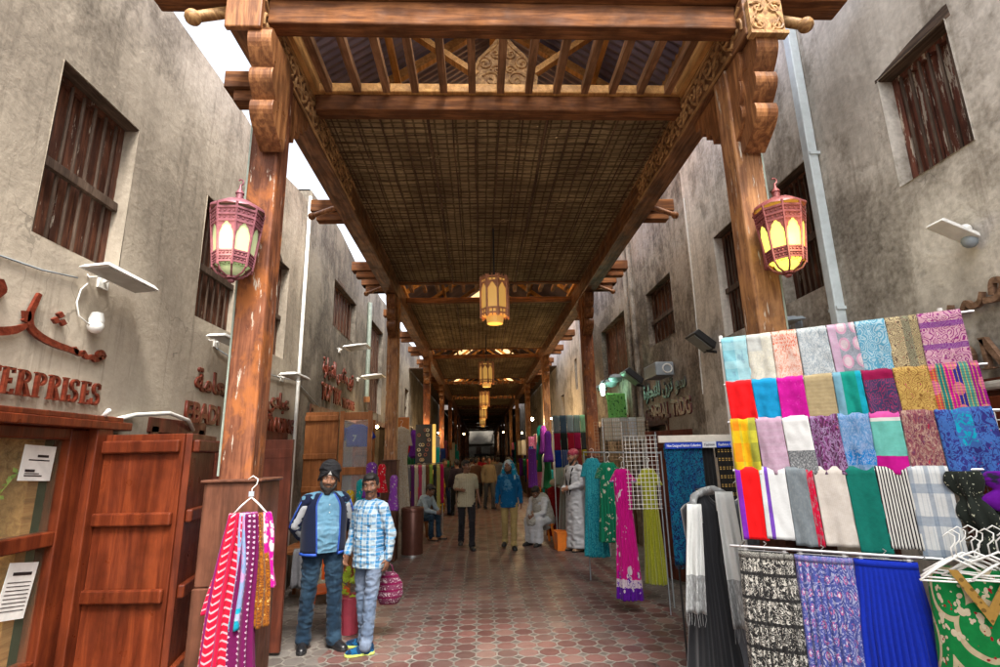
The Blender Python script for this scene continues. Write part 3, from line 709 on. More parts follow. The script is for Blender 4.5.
for s_ in (-1, 1):
    xe, ze, xr, zr = .24 + s_ * 2.3, 5.56, .24, 7.2
    def fn(u, v):
        y = sg[0] + (sg[1] - sg[0]) * u; nx, nz = s_ * .58, .81; a = .018 * cos(2 * pi * y / .1)
        return (xr + (xe - xr) * v + nx * a, y, zr + (ze - zr) * v + nz * a)
    for sg in segs: P(MB().grid(fn, int((sg[1] - sg[0]) * 50), 2), 'added_light_sheet' if sg[2] else 'corrugated_roof', M_AMB if sg[2] else M_CORR, smooth=2)
for y in [3.6] + [3.75 + 1.67 * i for i in range(1, 44)]:
    m = MB()
    for s_ in (-1, 1): m.bar((.24 + s_ * 2.2, y, 5.52), (.24, y, 7.06), .07, .1)
    P(m, 'rafter_pair', W_PALE)
P(MB().span((.19, 3.5, 7.0), (.29, 78, 7.1)).span((-.95, 3.5, 6.1), (-.88, 78, 6.17)).span((1.36, 3.5, 6.1), (1.43, 78, 6.17)), 'ridge_purlin', W_PALE)
# carved pointed panel with struts over the second cross beam
m = MB(); X0, Yk, z0 = .3, 4.75, 5.5
og = [(X0 - .34, z0), (X0 + .34, z0), (X0 + .36, z0 + .22), (X0 + .27, z0 + .45), (X0 + .12, z0 + .62), (X0, z0 + .8), (X0 - .12, z0 + .62), (X0 - .27, z0 + .45), (X0 - .36, z0 + .22)]
m.prism(og, 'y', Yk, Yk + .05)
for s_ in (-1, 1):
    for (cx, cz, r, ph) in ((.13, .18, .1, .4), (.2, .38, .08, 1.5), (.08, .5, .07, 2.5), (.07, .3, .06, 0)):
        m.tube([(q[0], Yk - .004, q[1]) for q in scroll(X0 + s_ * cx, z0 + cz, r, 1.5, s_, ph=ph)], .013, 6)
    m.tube([(X0 + s_ * (a - .03 if a > .05 else 0), Yk - .004, b) for a, b in ((.34, z0 + .02), (.36, z0 + .22), (.27, z0 + .44), (.12, z0 + .59), (0, z0 + .74))], .014, 6)
P(m, 'carved_king_panel', W_CARVE, smooth=1)
m = MB()
for s_ in (-1, 1): m.bar((X0 + s_ * .28, Yk + .03, 5.75), (X0 + s_ * 1.0, Yk + .03, 6.3), .09, .06)
m.span((X0 - .035, Yk + .055, 5.45), (X0 + .035, Yk + .12, 7.0)); m.span((XL, Yk + .0, 5.42), (XR, Yk + .1, 5.5))
P(m, 'truss_struts', W_PALE)
for X, d in ((XL, 1), (XR, -1)): P(MB().span((X + d * .03, 3.55, 5.505), (X + d * .07, 6.5, 5.95)), 'side_board', W_CARVE)

# added boarding that closes the side gaps to darken the deeper lane
for X0_, X1_ in ((WL + .02, XL - .12), (XR + .12, WR - .02)):
    P(MB().span((X0_, 21.0, 5.3), (X1_, 37, 5.33)), 'light_blocking_boarding', W_DARK); P(MB().span((X0_, 41.0, 5.3), (X1_, 62, 5.33)), 'light_blocking_boarding', W_DARK); P(MB().span((X0_, 66.0, 5.3), (X1_, 82.6, 5.33)), 'light_blocking_boarding', W_DARK)
# lamp added to brighten the near left shop, its fixture made up
t = thing('added_shop_lamp', 'small added lamp lighting the shop behind the glazed door', 'lamp', (WL - .45, 3.2, 2.0))
MB().lathe([(.08, -.03), (.1, 0), (.09, .02)], n=20).build('lamp_shade', plain('lit_shade', (.9, .85, .6), .4, emit=3), t, smooth=1)
l = bpy.data.lights.new('shop_fill_light', 'POINT'); l.energy = 12; l.color = (1, .9, .55); l.shadow_soft_size = .08
lo = bpy.data.objects.new('shop_fill_light', l); link(lo, t); lo.location = (0, 0, -.1)
m = MB(); X = WL
m.add([(X - 1.25, 1.6, 2.06), (X - .1, 1.6, 2.06), (X - .1, 4.05, 2.06), (X - 1.25, 4.05, 2.06)], [(0, 1, 2, 3)]); m.add([(X - 1.25, 4.05, 0), (X - .1, 4.05, 0), (X - .1, 4.05, 2.06), (X - 1.25, 4.05, 2.06)], [(0, 1, 2, 3)])
m.build('shop_room', bpy.data.materials['olive_shop_wall'], near_left, world=wl)
# ================================================================== LANTERNS
def lit(name, c, e):
    g = G(name, .3); g.b.inputs['Base Color'].default_value = (*c, 1)
    z = g.n('ShaderNodeSeparateXYZ', 2, Vector=g.nt.nodes.new('ShaderNodeTexCoord').outputs['UV'])
    g.b.inputs['Emission Color'].default_value = (*c, 1); g.b.inputs['Emission Strength'].default_value = e; return g.mat
L_GREEN = lit('pale_lit_lantern_glass', (.45, .52, .28), .12); L_YEL = lit('yellow_lit_lantern_glass', (.75, .72, .12), .5); L_AMB = lit('amber_lantern_glass', (.75, .42, .1), .13)
def hexp(r, z, n=6, ph=0): return [V((r * cos(2 * pi * k / n + ph), r * sin(2 * pi * k / n + ph), z)) for k in range(n)]
def wall_lantern(label, loc, metal, glassm, lamp_col):
    t = thing('wall_lantern', label, 'lantern', loc, 0, 'lit rose coloured lanterns on the front posts'); t.scale = (.84,) * 3
    n = 8; ph = pi / 8; zt, zb, rt, rb = .2, -.24, .2, .145
    m = MB()                                        # ribs, rails, gallery
    top, bot = hexp(rt, zt, n, ph), hexp(rb, zb, n, ph)
    for k in range(n):
        m.tube([bot[k] * 1.0 - V((0, 0, .03)), top[k] + V((0, 0, .045))], .011, 6)
        a, b = top[k], top[(k + 1) % n]
        for f0, f1 in ((0, .0), (.13, 0), (.25, 0)): 
            z = zt - f0 * (zt - zb); s_ = (rt - (rt - rb) * f0) / rt
            m.bar(V((a.x * s_, a.y * s_, z)), V((b.x * s_, b.y * s_, z)), .012, .018)
        for f0 in (.8, .9, 1.0):
            z = zt - f0 * (zt - zb); s_ = (rt - (rt - rb) * f0) / rt
            m.bar(V((a.x * s_, a.y * s_, z)), V((b.x * s_, b.y * s_, z)), .012, .014)
        for j in range(4):                          # pierced beads between the rails
            q = (j + .5) / 4
            for f0, r_ in ((.065, .009), (.19, .009), (.85, .010), (.95, .009)):
                z = zt - f0 * (zt - zb); s_ = (rt - (rt - rb) * f0) / rt; p = a.lerp(b, q)
                m.ball((p.x * s_, p.y * s_, z), r_, 6)
        for f0, f1 in ((.015, .21), (.80, .985)):     # solid pierced bands behind the beads
            q_ = []
            for (p_, f_) in ((a, f0), (b, f0), (b, f1), (a, f1)):
                s_ = (rt - (rt - rb) * f_) / rt * .985; q_.append((p_.x * s_, p_.y * s_, zt - f_ * (zt - zb)))
            m.add(q_, [(0, 1, 2, 3)])
        # pointed arch: spandrel plates in the upper part of each face
        def pt(u, f): 
            s_ = (rt - (rt - rb) * f) / rt; p = a.lerp(b, u); return V((p.x * s_ * 1.002, p.y * s_ * 1.002, zt - f * (zt - zb)))
        arch = [(0, .62), (.10, .52), (.12, .45), (.22, .40), (.26, .34), (.38, .31), (.5, .24)]
        for side in (0, 1):
            A = [(u if not side else 1 - u, f) for u, f in arch]
            for (u0, f0), (u1, f1) in zip(A, A[1:]):
                m.add([pt(u0, f0), pt(u1, f1), pt(u1, .2), pt(u0, .2)], [(0, 1, 2, 3)])
    m.build('lantern_frame', metal, t, fix=False)
    g = MB(); g.loft([[p * V((.955, .955, 1)) if False else V((p.x * .955, p.y * .955, p.z)) for p in hexp(rb, zb, n, ph)], [V((p.x * .955, p.y * .955, p.z)) for p in hexp(rt, zt, n, ph)]], caps=False)
    g.build('glass_pane', glassm, t)
    m = MB()                                        # domed roof, spike and hook
    prof = [(rt + .02, zt + .03), (rt + .015, zt + .05), (.17, zt + .085), (.12, zt + .115), (.06, zt + .13), (.032, zt + .135), (.03, zt + .20), (.038, zt + .205), (.03, zt + .22), (.012, zt + .25), (.008, zt + .29)]
    m.lathe(prof, n=n); m.tube([(0, 0, zt + .28), (.02, 0, zt + .3), (.02, 0, zt + .325), (0, 0, zt + .34), (-.02, 0, zt + .33)], .007, 6)
    m.build('lantern_roof', metal, t, smooth=1)
    m = MB()                                        # tapering basket under the glass
    for k in range(n):
        a = hexp(rb, zb - .02, n, ph)[k]; b = hexp(.045, zb - .1, n, ph)[k]; c = V(((a.x + b.x) * .58, (a.y + b.y) * .58, zb - .07))
        m.tube([a, c, b], .008, 6)
    m.lathe([(.05, zb - .11), (.05, zb - .09)], n=10); m.ball((0, 0, zb - .125), (.028, .028, .02), 10)
    m.build('lantern_basket', metal, t)
    MB().ball((0, 0, zb - .035), (.095, .095, .045), 12).build('glass_bowl', glassm, t, smooth=1)
    m = MB(); m.span((-.07, .2, -.24), (.07, .222, .24)); m.bar((0, .16, .17), (0, .21, .17), .05, .05); m.bar((0, .14, -.18), (0, .21, -.18), .03, .03)
    m.build('back_plate', metal, t, bevel=.004)
    l = bpy.data.lights.new('lantern_bulb', 'POINT'); l.energy = 1.2; l.color = lamp_col; l.shadow_soft_size = .1
    lo = bpy.data.objects.new('lantern_bulb', l); link(lo, t); lo.location = (0, -.3, -.1)
    return t
wall_lantern('rose lantern with pale greenish glass on the left front post', (-1.68, 3.44, 3.32), M_LANT, L_GREEN, (1, .9, .6))
wall_lantern('red-pink lantern with bright yellow glass on the right front post', (2.2, 3.42, 3.32), M_LANTR, L_YEL, (1, .9, .45))

def hanging_lantern(label, loc, rod, big=1.0, group='lanterns hanging in a line down the lane'):
    t = thing('hanging_lantern', label, 'lantern', loc, .2, group); n = 8; r = .2 * big; h = .5 * big
    m = MB()
    for k, a in enumerate(hexp(r, 0, n)):
        m.tube([a + V((0, 0, -h / 2 - .05)), a + V((0, 0, h / 2 + .05))], .014 * big, 6)
        b = hexp(r, 0, n)[(k + 1) % n]
        for z in (-h / 2, -h / 2 + .07, h / 2 - .05, h / 2 + .02): m.bar(a + V((0, 0, z)), b + V((0, 0, z)), .014, .022)
        for j in range(3): p = a.lerp(b, (j + .5) / 3); m.bar(p + V((0, 0, -h / 2 - .035)), p + V((0, 0, -h / 2 + .07)), .012, .012, (1, 0, 0)); m.bar(p + V((0, 0, h / 2 - .05)), p + V((0, 0, h / 2 + .06)), .012, .012, (1, 0, 0))
        for s_ in (0, 1):
            A = [(0, .05), (.1, .12), (.3, .17), (.5, .22)]
            for (u0, f0), (u1, f1) in zip(A, A[1:]):
                if s_: u0, u1 = 1 - u0, 1 - u1
                P0, P1 = a.lerp(b, u0), a.lerp(b, u1); z = h / 2 - .27
                m.add([P0 + V((0, 0, z + f0)), P1 + V((0, 0, z + f1)), P1 + V((0, 0, h / 2 - .04)), P0 + V((0, 0, h / 2 - .04))], [(0, 1, 2, 3)])
    m.build('lantern_frame', M_LANTC, t, fix=False)
    MB().loft([hexp(r * .94, -h / 2, n), hexp(r * .94, h / 2, n)]).build('glass_pane', L_AMB, t)
    MB().lathe([(r * .55, -h / 2 - .12), (r * .62, -h / 2 - .02)], n=16).build('glass_bowl', L_AMB, t)
    MB().tube([(0, 0, h / 2), (0, 0, h / 2 + rod)], .012, 6).build('rod', M_BLACK, t)
    l = bpy.data.lights.new('lantern_bulb', 'POINT'); l.energy = 3; l.color = (1, .66, .3); l.shadow_soft_size = .15
    lo = bpy.data.objects.new('lantern_bulb', l); link(lo, t); lo.location = (0, 0, -h / 2 - .35)
    return t
h0 = hanging_lantern('nearest amber lantern hanging from the middle of the ceiling mat', (.23, 7.0, 3.96), .8)
for lab, y in (('second amber lantern from the front, dim below the ceiling', 13.9), ('third amber lantern from the front, above the walking men', 20.5), ('fourth amber lantern from the front, small and yellow', 27.3), ('farthest small amber lantern before the bright end building', 34)):
    dup(h0, lab, (.2, y, 3.96))

# ================================================================== FIXTURES
def floodlight(label, loc, rz, tilt, c=M_WHITE, group='slim white floodlights on the left wall', L=.42, w=.2):
    t = thing('floodlight', label, 'floodlight', loc, rz, group)
    R_ = Matrix.Rotation(tilt, 3, 'Y')
    m = MB(); m.box(R_ @ V((w * .75, 0, .03)), (w, L, .035), R_, .86); m.box(R_ @ V((w * .75, 0, .055)), (w * .6, L * .8, .02), R_, .8)
    m.build('lamp_housing', c, t, bevel=.006)
    MB().box(R_ @ V((w * .78, 0, .008)), (w * .8, L * .88, .008), R_).build('lamp_glass', plain('lamp_front_glass', (.33, .33, .3), .25), t)
    m = MB(); m.span((-.0, -.05, -.04), (.02, .05, .05)); m.tube([(.01, 0, .01), (.06, 0, .03)], .014, 6); m.tube([(.0, -.15, .02), (.02, -.15, .0), (.05, -.1, .02)], .006, 5); m.build('bracket', c, t)
    return t
X = WL + .01
floodlight('largest white floodlight, above the security camera on the left wall', (X, 3.85, 3.14), 0, -.10, L=.62, w=.2)
floodlight('white floodlight on the wall just left of the left front post', (X, 5.6, 3.05), 0, -.02, L=.62, w=.2)
floodlight('white floodlight beside the white wall pole, right of the left post', (X, 7.55, 2.95), 0, -.02, L=.6, w=.26)
floodlight('small white floodlight high over the third shop sign on the left', (X, 10.5, 3.95), 0, -.1, L=.5, w=.5)
floodlight('lower small white floodlight beyond the third shop sign', (X, 12.2, 3.6), 0, -.1, L=.5, w=.5)
t = thing('security_camera', 'white dome camera with looping white cable above the first sign', 'camera', (X, 3.78, 2.79))
m = MB(); m.lathe([(.035, .1), (.05, .05), (.045, .02)], c=(.06, 0, 0), n=16); m.build('mount', M_WHITE, t, smooth=1)
MB().ball((.06, 0, 0), .052, 16).build('dome', M_WHITE, t, smooth=2)
MB().tube([(.05, -.05, 0), (.02, -.12, .05), (.015, -.15, .14), (.015, -.13, .24), (.015, -.08, .3)], .006, 6).build('cable', M_WHITE, t, smooth=2)
o = MB().tube([(X + .02, 4.2, 2.15), (X + .03, 4.4, 2.2), (X + .1, 4.75, 2.24), (X + .08, 5.1, 2.2), (X + .03, 5.3, 2.12)], .018, 8).build('cable_conduit', M_WHITE, smooth=2); tag(o, 'thick white cable arching over the red shutter leaf', 'cable')
o = MB().tube([(X + .02, 4.08, 2.13), (X + .06, 4.0, 2.16), (X + .12, 3.96, 2.2)], .016, 8).build('tube_lamp', M_WHITE, smooth=2); tag(o, 'short white tube lamp at the top corner of the glazed door', 'lamp')
o = MB().tube([(X + .04, 8.12, 0), (X + .04, 8.14, 3), (X + .05, 8.1, 6.1)], .028, 8).build('wall_pole', M_WHITE, smooth=2); tag(o, 'tall thin white pole running up the left wall', 'pole')
t = thing('drain_pipe', 'short grey drain pipe hanging on the dark left wall', 'pipe', (X, 13.0, 3.2)); MB().tube([(.06, 0, 2.5), (.06, 0, .05)], .055, 10).build('pipe', M_PIPE, t, smooth=1); MB().lathe([(.08, -.05), (.08, .08)], c=(.06, 0, 0), n=12).build('pipe_mouth', W_BRACK, t)
t = thing('drain_pipe', 'tall pale blue downpipe on the right wall beside the lantern', 'pipe', (WR - .06, 4.28, 0)); MB().box((0, 0, 3.8), (.09, .09, 7.6)).build('pipe', M_PIPER, t, bevel=.01)
m = MB()
for z in (1.5, 3.0, 4.5, 6.0): MB().box((.01, 0, z), (.1, .12, .03)).build('pipe_clamp', M_PIPER, t)
o = MB().tube([(WR - .02, 7.3, 2.6), (WR - .03, 7.2, 4.4), (WR - .02, 7.22, 5.6)], .008, 5).build('wall_cable', M_WHITE); tag(o, 'thin white cable down the right wall between two windows', 'cable')
for lab, pts in (('thin grey cable sagging along the left wall under the first window', [(X + .012, 1.0, 3.02), (X + .014, 2.2, 2.98), (X + .013, 3.3, 3.05), (X + .015, 3.6, 3.1)]),
                 ('thin cable running along the left wall above the shop doors', [(X + .02, 5.6, 3.0), (X + .02, 6.3, 2.92), (X + .02, 7.4, 2.95), (X + .02, 8.1, 3.0), (X + .02, 9.4, 2.7)])):
    o = MB().tube(pts, .006, 5).build('wall_cable', M_GREYB, smooth=2); tag(o, lab, 'cable')
# right wall fittings
t = thing('floodlight', 'white floodlight with grey ball joint at the right edge', 'floodlight', (WR - .01, 2.98, 3.08), pi)
R_ = Matrix.Rotation(-.45, 3, 'Y')
MB().box(R_ @ V((.17, 0, .0)), (.26, .13, .03), R_, .9).build('lamp_housing', M_WHITE, t, bevel=.006); MB().ball((.06, 0, .0), .045, 12).build('joint', M_GREYB, t, smooth=2); MB().ball((.05, -.02, .09), .035, 12).build('sensor', M_WHITE, t, smooth=2)
t = floodlight('dark flat floodlight behind the scarf rack top', (WR - .01, 4.9, 3.02), pi, .1, M_GREYB, 'dark floodlights on the right wall', .42, .24)
def square_flood(label, loc, s=1):
    t = thing('floodlight', label, 'floodlight', loc, pi, 'dark floodlights on the right wall'); R_ = Matrix.Rotation(-.7, 3, 'Y')
    MB().box(R_ @ V((.25 * s, 0, .0)), (.34 * s, .34 * s, .1 * s), R_, .85).build('lamp_housing', M_BLACK, t, bevel=.01)
    MB().box(R_ @ V((.25 * s, 0, -.055 * s)), (.28 * s, .26 * s, .012), R_).build('lamp_glass', plain('flood_glass', (.25, .27, .25), .2), t)
    MB().tube([(0, 0, 0), (.14 * s, 0, .02)], .02, 6).build('arm', M_BLACK, t); return t
square_flood('square black floodlight left of the scarf rack', (WR - .01, 6.75, 3.1))
square_flood('black floodlight beneath the brown solid shutter', (WR - .01, 9.9, 3.05), 1.2)
t = thing('speaker', 'grey box loudspeaker with ringed front on the right wall', 'speaker', (WR - .01, 8.5, 3.12), pi)
MB().box((.2, 0, 0), (.3, .62, .22)).build('cabinet', M_GREYB, t, bevel=.02)
m = MB(); m.tube([(.16 + .075 * cos(a / 12 * 2 * pi), .316, .07 * sin(a / 12 * 2 * pi)) for a in range(13)], .012, 6); m.build('ring', M_WHITE, t)
t = thing('loudspeaker', 'dark shaded fixture cluster above the green lit shop front', 'speaker', (WR - .01, 11.9, 3.35), pi)
m = MB(); 
for i in range(4): m.ball((.2, -.7 + i * .45, .05 * (i % 2)), (.16, .2, .1), 8)
m.build('horns', M_GREYB, t, smooth=1)
# green lamp
t = thing('green_lamp', 'glowing green-white lamp beside the second right post', 'lamp', (WR - .5, 11.3, 3.2))
g = G('green_glow', .4); g.b.inputs['Emission Color'].default_value = (.45, 1, .72, 1); g.b.inputs['Emission Strength'].default_value = 14
MB().lathe([(.01, .1), (.05, .06), (.055, -.02), (.03, -.16)], n=14).build('bulb', g.mat, t, smooth=2)
MB().tube([(0, 0, .1), (.1, 0, .2), (.45, .1, .22)], .015, 6).build('arm', M_BLACK, t)
l = bpy.data.lights.new('green_lamp_light', 'POINT'); l.energy = .7; l.color = (.35, 1, .6); l.shadow_soft_size = .06
lo = bpy.data.objects.new('green_lamp_light', l); link(lo, t); lo.location = (.0, -.05, -.22)
# its glow on the wall is put into a cloth's colour further on
# warm bulb far right
def warm_bulb(label, loc, e, s=.05, en=30):
    t = thing('bare_bulb', label, 'bulb', loc); MB().ball((0, 0, 0), s, 10).build('bulb', W_BULB, t, smooth=2)
    MB().tube([(0, 0, s), (0, 0, s + .5)], .006, 5).build('flex', M_BLACK, t)
    l = bpy.data.lights.new('bulb_light', 'POINT'); l.energy = e; l.color = (1, .68, .35); l.shadow_soft_size = .05
    lo = bpy.data.objects.new('bulb_light', l); link(lo, t); lo.location = (0, -.03, -s - .06)
g = G('warm_bulb_glow', .4); g.b.inputs['Emission Color'].default_value = (1, .72, .36, 1); g.b.inputs['Emission Strength'].default_value = 30; W_BULB = g.mat
warm_bulb('bright warm bulb hanging over the far right stalls', (1.75, 17.5, 2.95), 28, .05)
warm_bulb('small warm bulb above the left lace dress stall', (-2.35, 12.2, 2.5), 8, .035)
warm_bulb('added warm fill bulb over the goods right of the walking men', (1.95, 14.2, 2.75), 12, .025)  # this and the next three bulbs are added to brighten the lane
warm_bulb('added warm fill bulb over the goods left of the walking men', (-1.75, 16.4, 2.7), 12, .025)
warm_bulb('added warm fill bulb over the left counters behind the crowd', (-1.8, 23.0, 2.8), 14, .03)
warm_bulb('added warm fill bulb over the right counters behind the crowd', (2.0, 25.0, 2.8), 14, .03)
warm_bulb('small bulb deep in the lane over the crowd', (-.9, 30, 3.0), 3, .04)
warm_bulb('cool small bulb far away near the end building', (1.6, 36, 3.3), 3, .04)

# ================================================================== SIGNS
def text_obj(s, size, ext, mat, parent, loc, rot, sx=1.0, name='letters', off=.0, shear=0):
    c = bpy.data.curves.new(name, 'FONT'); c.body = s; c.size = size; c.extrude = ext; c.offset = off; c.resolution_u = 4; c.bevel_depth = size * .012; c.bevel_resolution = 0
    o = bpy.data.objects.new(name + '_tmp', c); COL.objects.link(o)
    dg = bpy.context.evaluated_depsgraph_get(); dg.update()
    me = bpy.data.meshes.new_from_object(o.evaluated_get(dg)); bpy.data.objects.remove(o); me.name = name
    me.transform(Matrix.Scale(sx, 4, (1, 0, 0)))
    me.materials.clear(); me.materials.append(mat)
    o = bpy.data.objects.new(name, me); link(o, parent); o.location = loc; o.rotation_euler = rot
    return o, max(v.co.x for v in me.vertices)
RL = (pi / 2, 0, pi / 2)      # on the left wall, text runs +y, faces +x
RR = (pi / 2, 0, -pi / 2)     # on the right wall, text runs -y, faces -x
def serif_word(word, size, mat, parent, loc, rot, length, th=.02):
    """slab-serif capitals built from strokes, scaled to the given length"""
    W = {'E': .62, 'R': .72, 'P': .66, 'I': .3, 'S': .6, 'N': .78, 'T': .7, 'O': .8, 'M': .95}
    m = MB(); x = 0; s_ = .16; z = .05
    def B(x0, y0, x1, y1): m.span((x0, y0, 0), (x1, y1, th))
    def Q(pts): 
        n = len(pts); m.add([(p[0], p[1], 0) for p in pts] + [(p[0], p[1], th) for p in pts], [tuple(range(n)), tuple(range(n, 2 * n))] + [(i, (i + 1) % n, n + (i + 1) % n, n + i) for i in range(n)])
    def A(cx, cy, rx, ry, a0, a1, t0, t1, k=14):
        for i in range(k):
            u0, u1 = a0 + (a1 - a0) * i / k, a0 + (a1 - a0) * (i + 1) / k; 
            f = lambda u, r, s2: (cx + (rx - r) * cos(u), cy + (ry - r * .7) * sin(u))
            Q([f(u0, 0, 0), f(u1, 0, 0), f(u1, t0, 0), f(u0, t0, 0)])
    for ch in word:
        w = W[ch]
        if ch in 'ERP':
            B(x + .1, z, x + .1 + s_, 1 - z); B(x + .02, 0, x + .36, z); B(x + .02, 1 - z, x + .36, 1)
        if ch == 'E':
            B(x + .26, 1 - .09, x + w - .05, 1 - .0); B(x + .26, 0, x + w, .09); B(x + .26, .47, x + w - .16, .55); B(x + w - .1, .8, x + w - .05, .91); B(x + w - .05, .09, x + w, .22); B(x + w - .2, .4, x + w - .155, .62)
        if ch in 'RP': A(x + .3, .74, .34, .26, -pi / 2, pi / 2, .14, .1)
        if ch == 'R': Q([(x + .32, .5), (x + .46, .5), (x + .72, .04), (x + .54, .04)]); B(x + .5, 0, x + .8, .05)
        if ch == 'I': B(x + .07, z, x + .07 + s_, 1 - z); B(x, 0, x + .3, z); B(x, 1 - z, x + .3, 1)
        if ch == 'S':
            A(x + .29, .74, .26, .27, radians(35), radians(250), .12, .1); A(x + .27, .27, .28, .28, radians(-145), radians(78), .13, .1)
            B(x + .47, .72, x + .52, .95); B(x + .0, .05, x + .05, .3)
        if ch == 'T': B(x + .27, z, x + .27 + s_, 1 - .08); B(x + .2, 0, x + .5, z); B(x, .91, x + .7, 1); B(x, .78, x + .05, .91); B(x + .65, .78, x + .7, .91)
        if ch == 'N': B(x + .08, z, x + .16, 1 - z); B(x + .62, 0, x + .7, 1 - z); Q([(x + .06, 1), (x + .24, 1), (x + .72, 0), (x + .56, 0)]); B(x, 0, x + .26, z); B(x + .52, 1 - z, x + .8, 1)
        if ch == 'O': A(x + .4, .5, .4, .51, 0, 2 * pi, .17, .1, 28)
        if ch == 'M': B(x + .08, z, x + .16, 1 - z); B(x + .72, z, x + .88, 1 - z); Q([(x + .04, 1), (x + .2, 1), (x + .54, 0), (x + .42, 0)]); Q([(x + .72, 1), (x + .84, 1), (x + .52, 0), (x + .42, 0)]); B(x, 0, x + .26, z); B(x + .64, 0, x + .98, z)
        x += w + .13
    k = length / x
    m.v = [(p[0] * k, p[1] * size, p[2]) for p in m.v]
    o = m.build('letters', mat, parent); o.location = loc; o.rotation_euler = rot; return o
def pen(mb, pts, w, th=.02, nib=radians(60)):
    """broad-nib calligraphic stroke in the xy plane with thickness th"""
    # smooth the control points
    P_ = [V((*p[:2], 0)) for p in pts]; W_ = [p[2] if len(p) > 2 else 1 for p in pts]; out = []; ww = []
    for i in range(len(P_) - 1):
        p0, p1, p2, p3 = P_[max(i - 1, 0)], P_[i], P_[i + 1], P_[min(i + 2, len(P_) - 1)]
        for t in range(6):
            t /= 6; out.append(.5 * ((2 * p1) + (p2 - p0) * t + (2 * p0 - 5 * p1 + 4 * p2 - p3) * t * t + (3 * p1 - p0 - 3 * p2 + p3) * t ** 3)); ww.append(W_[i] * (1 - t) + W_[i + 1] * t)
    out.append(P_[-1]); ww.append(W_[-1])
    n = V((cos(nib), sin(nib), 0)); rings = []
    for i, p in enumerate(out):
        d = (out[min(i + 1, len(out) - 1)] - out[max(i - 1, 0)]).normalized(); s_ = V((-d.y, d.x, 0)); 
        h = (s_ * (.72 + .28 * abs(s_.dot(n)))) * w * ww[i] * .5
        rings.append([p + h, p - h, p - h + V((0, 0, th)), p + h + V((0, 0, th))])
    mb.loft(rings)
def diamond(mb, x, y, r, th=.02):
    mb.prism([(x, y + r), (x + r, y), (x, y - r), (x - r, y)], 'z', 0, th)
t = thing('shop_sign', 'red-brown mounted letters reading ENTERPRISES under Arabic script on the left wall', 'sign', (WL, 3.0, 2.2), 0, None)
serif_word('ENTERPRISES', .16, M_SIGN, t, (.022, -.2, .035), RL, 1.2, .022)
m = MB()
# Arabic lettering drawn right to left (x grows with +y): meem, sheen with three dots, long alif sweep, ta
pen(m, [(.97, .17, .8), (.93, .21, 1.2), (.90, .19, 1.3), (.92, .15, 1.1), (.97, .17, .6)], .04); pen(m, [(.93, .15, .8), (.88, .12), (.84, .15, .7), (.82, .13, 1), (.78, .13), (.75, .17, .7), (.73, .14), (.69, .15), (.66, .19, .7)], .045)
pen(m, [(.70, .15), (.60, .16, 1.1), (.50, .17, 1.2), (.38, .2, 1.2), (.29, .26, 1.1), (.27, .36, 1.), (.29, .47, .9), (.31, .56, .7)], .05)
for a, b in ((.50, .44), (.47, .38), (.53, .38)): diamond(m, a, b, .033)
pen(m, [(.24, .38, 1.2), (.25, .32, 1.2), (.23, .29, .6)], .05); pen(m, [(.26, .27, .6), (.18, .2, 1.2), (.05, .15, 1.3), (-.1, .14, 1.3), (-.25, .18, 1.1), (-.32, .27, .8)], .06)
pen(m, [(0.02, .56, .7), (.04, .48, 1.3), (.0, .42, 1.2), (-.06, .40, .8)], .07)
for a, b in ((-.1, .33), (-.17, .33)): diamond(m, a, b, .032)
o = m.build('script', M_SIGN, t); o.location = (.022, 0, .27); o.rotation_euler = RL; o.scale = (1, .75, 1)
# second sign
t = thing('shop_sign', 'red-brown letters EBADI GENERAL TRADING with Arabic script behind the left post', 'sign', (WL, 5.15, 2.2), 0, None)
o, w_ = text_obj('EBADI GENERAL TRADING.', .27, .012, M_SIGN, t, (.02, 0, 0), RL, .93, off=.008)
AR2 = '\uFE94\uFEE3\uFE8E\uFECC\uFEDF\uFE8D \uFE93\uFEAD\uFE8E\uFEA0\uFE98\uFEE0\uFEDF \uFEF1\uFEA9\uFE8E\uFE92\uFECB'
o, w_ = text_obj(AR2, .30, .012, M_SIGN, t, (.02, .12, .32), RL, 1.0, 'script', off=.006)
o.scale = (2.62 / w_, 1, 1)
t = thing('shop_sign', 'dark red letters TOP TEX TRADING with Arabic script beyond the white pole', 'sign', (WL, 9.45, 2.85), 0, None)
o, w_ = text_obj('TOP TEX', .42, .012, M_SIGN, t, (.02, 0, .02), RL, 1, off=.01); o.scale = (1.35 / w_, 1, 1)
o, w_ = text_obj('TRADING', .27, .012, M_SIGN, t, (.02, 1.45, .0), RL, 1, off=.01); o.scale = (1.05 / w_, 1, 1)
o, w_ = text_obj('\uFE93\uFEAD\uFE8E\uFEA0\uFE98\uFEE0\uFEDF \uFEB2\uFEDC\uFE97 \uFE8F\uFEEE\uFE97', .42, .012, M_SIGN, t, (.02, 0, .5), RL, 1, 'script', off=.008); o.scale = (2.3 / w_, 1, 1)
t = thing('shop_sign', 'large greyed brown letters beginning OMN with Arabic script on the right wall', 'sign', (WR, 3.36, 2.2), 0, None)
serif_word('OMNI', .2, M_SIGNG, t, (-.03, .02, .07), RR, 1.0, .035)
m = MB(); pen(m, [(-.16, .2, .6), (-.06, .26, 1.2), (.02, .33, 1.2), (.06, .42, 1.1), (.05, .5, .9)], .035, .03); pen(m, [(.03, .49, .8), (.07, .47), (.11, .5), (.13, .56, .8)], .04, .03)
pen(m, [(.14, .52, .8), (.2, .5), (.24, .54), (.28, .51), (.33, .52), (.36, .58, .7)], .04, .03); pen(m, [(.36, .52), (.45, .52), (.5, .6), (.44, .62), (.42, .54)], .04, .03); diamond(m, .11, .36, .03); diamond(m, .15, .38, .03)
o = m.build('script', M_SIGNG, t); o.location = (-.03, 0, -.03); o.rotation_euler = RR
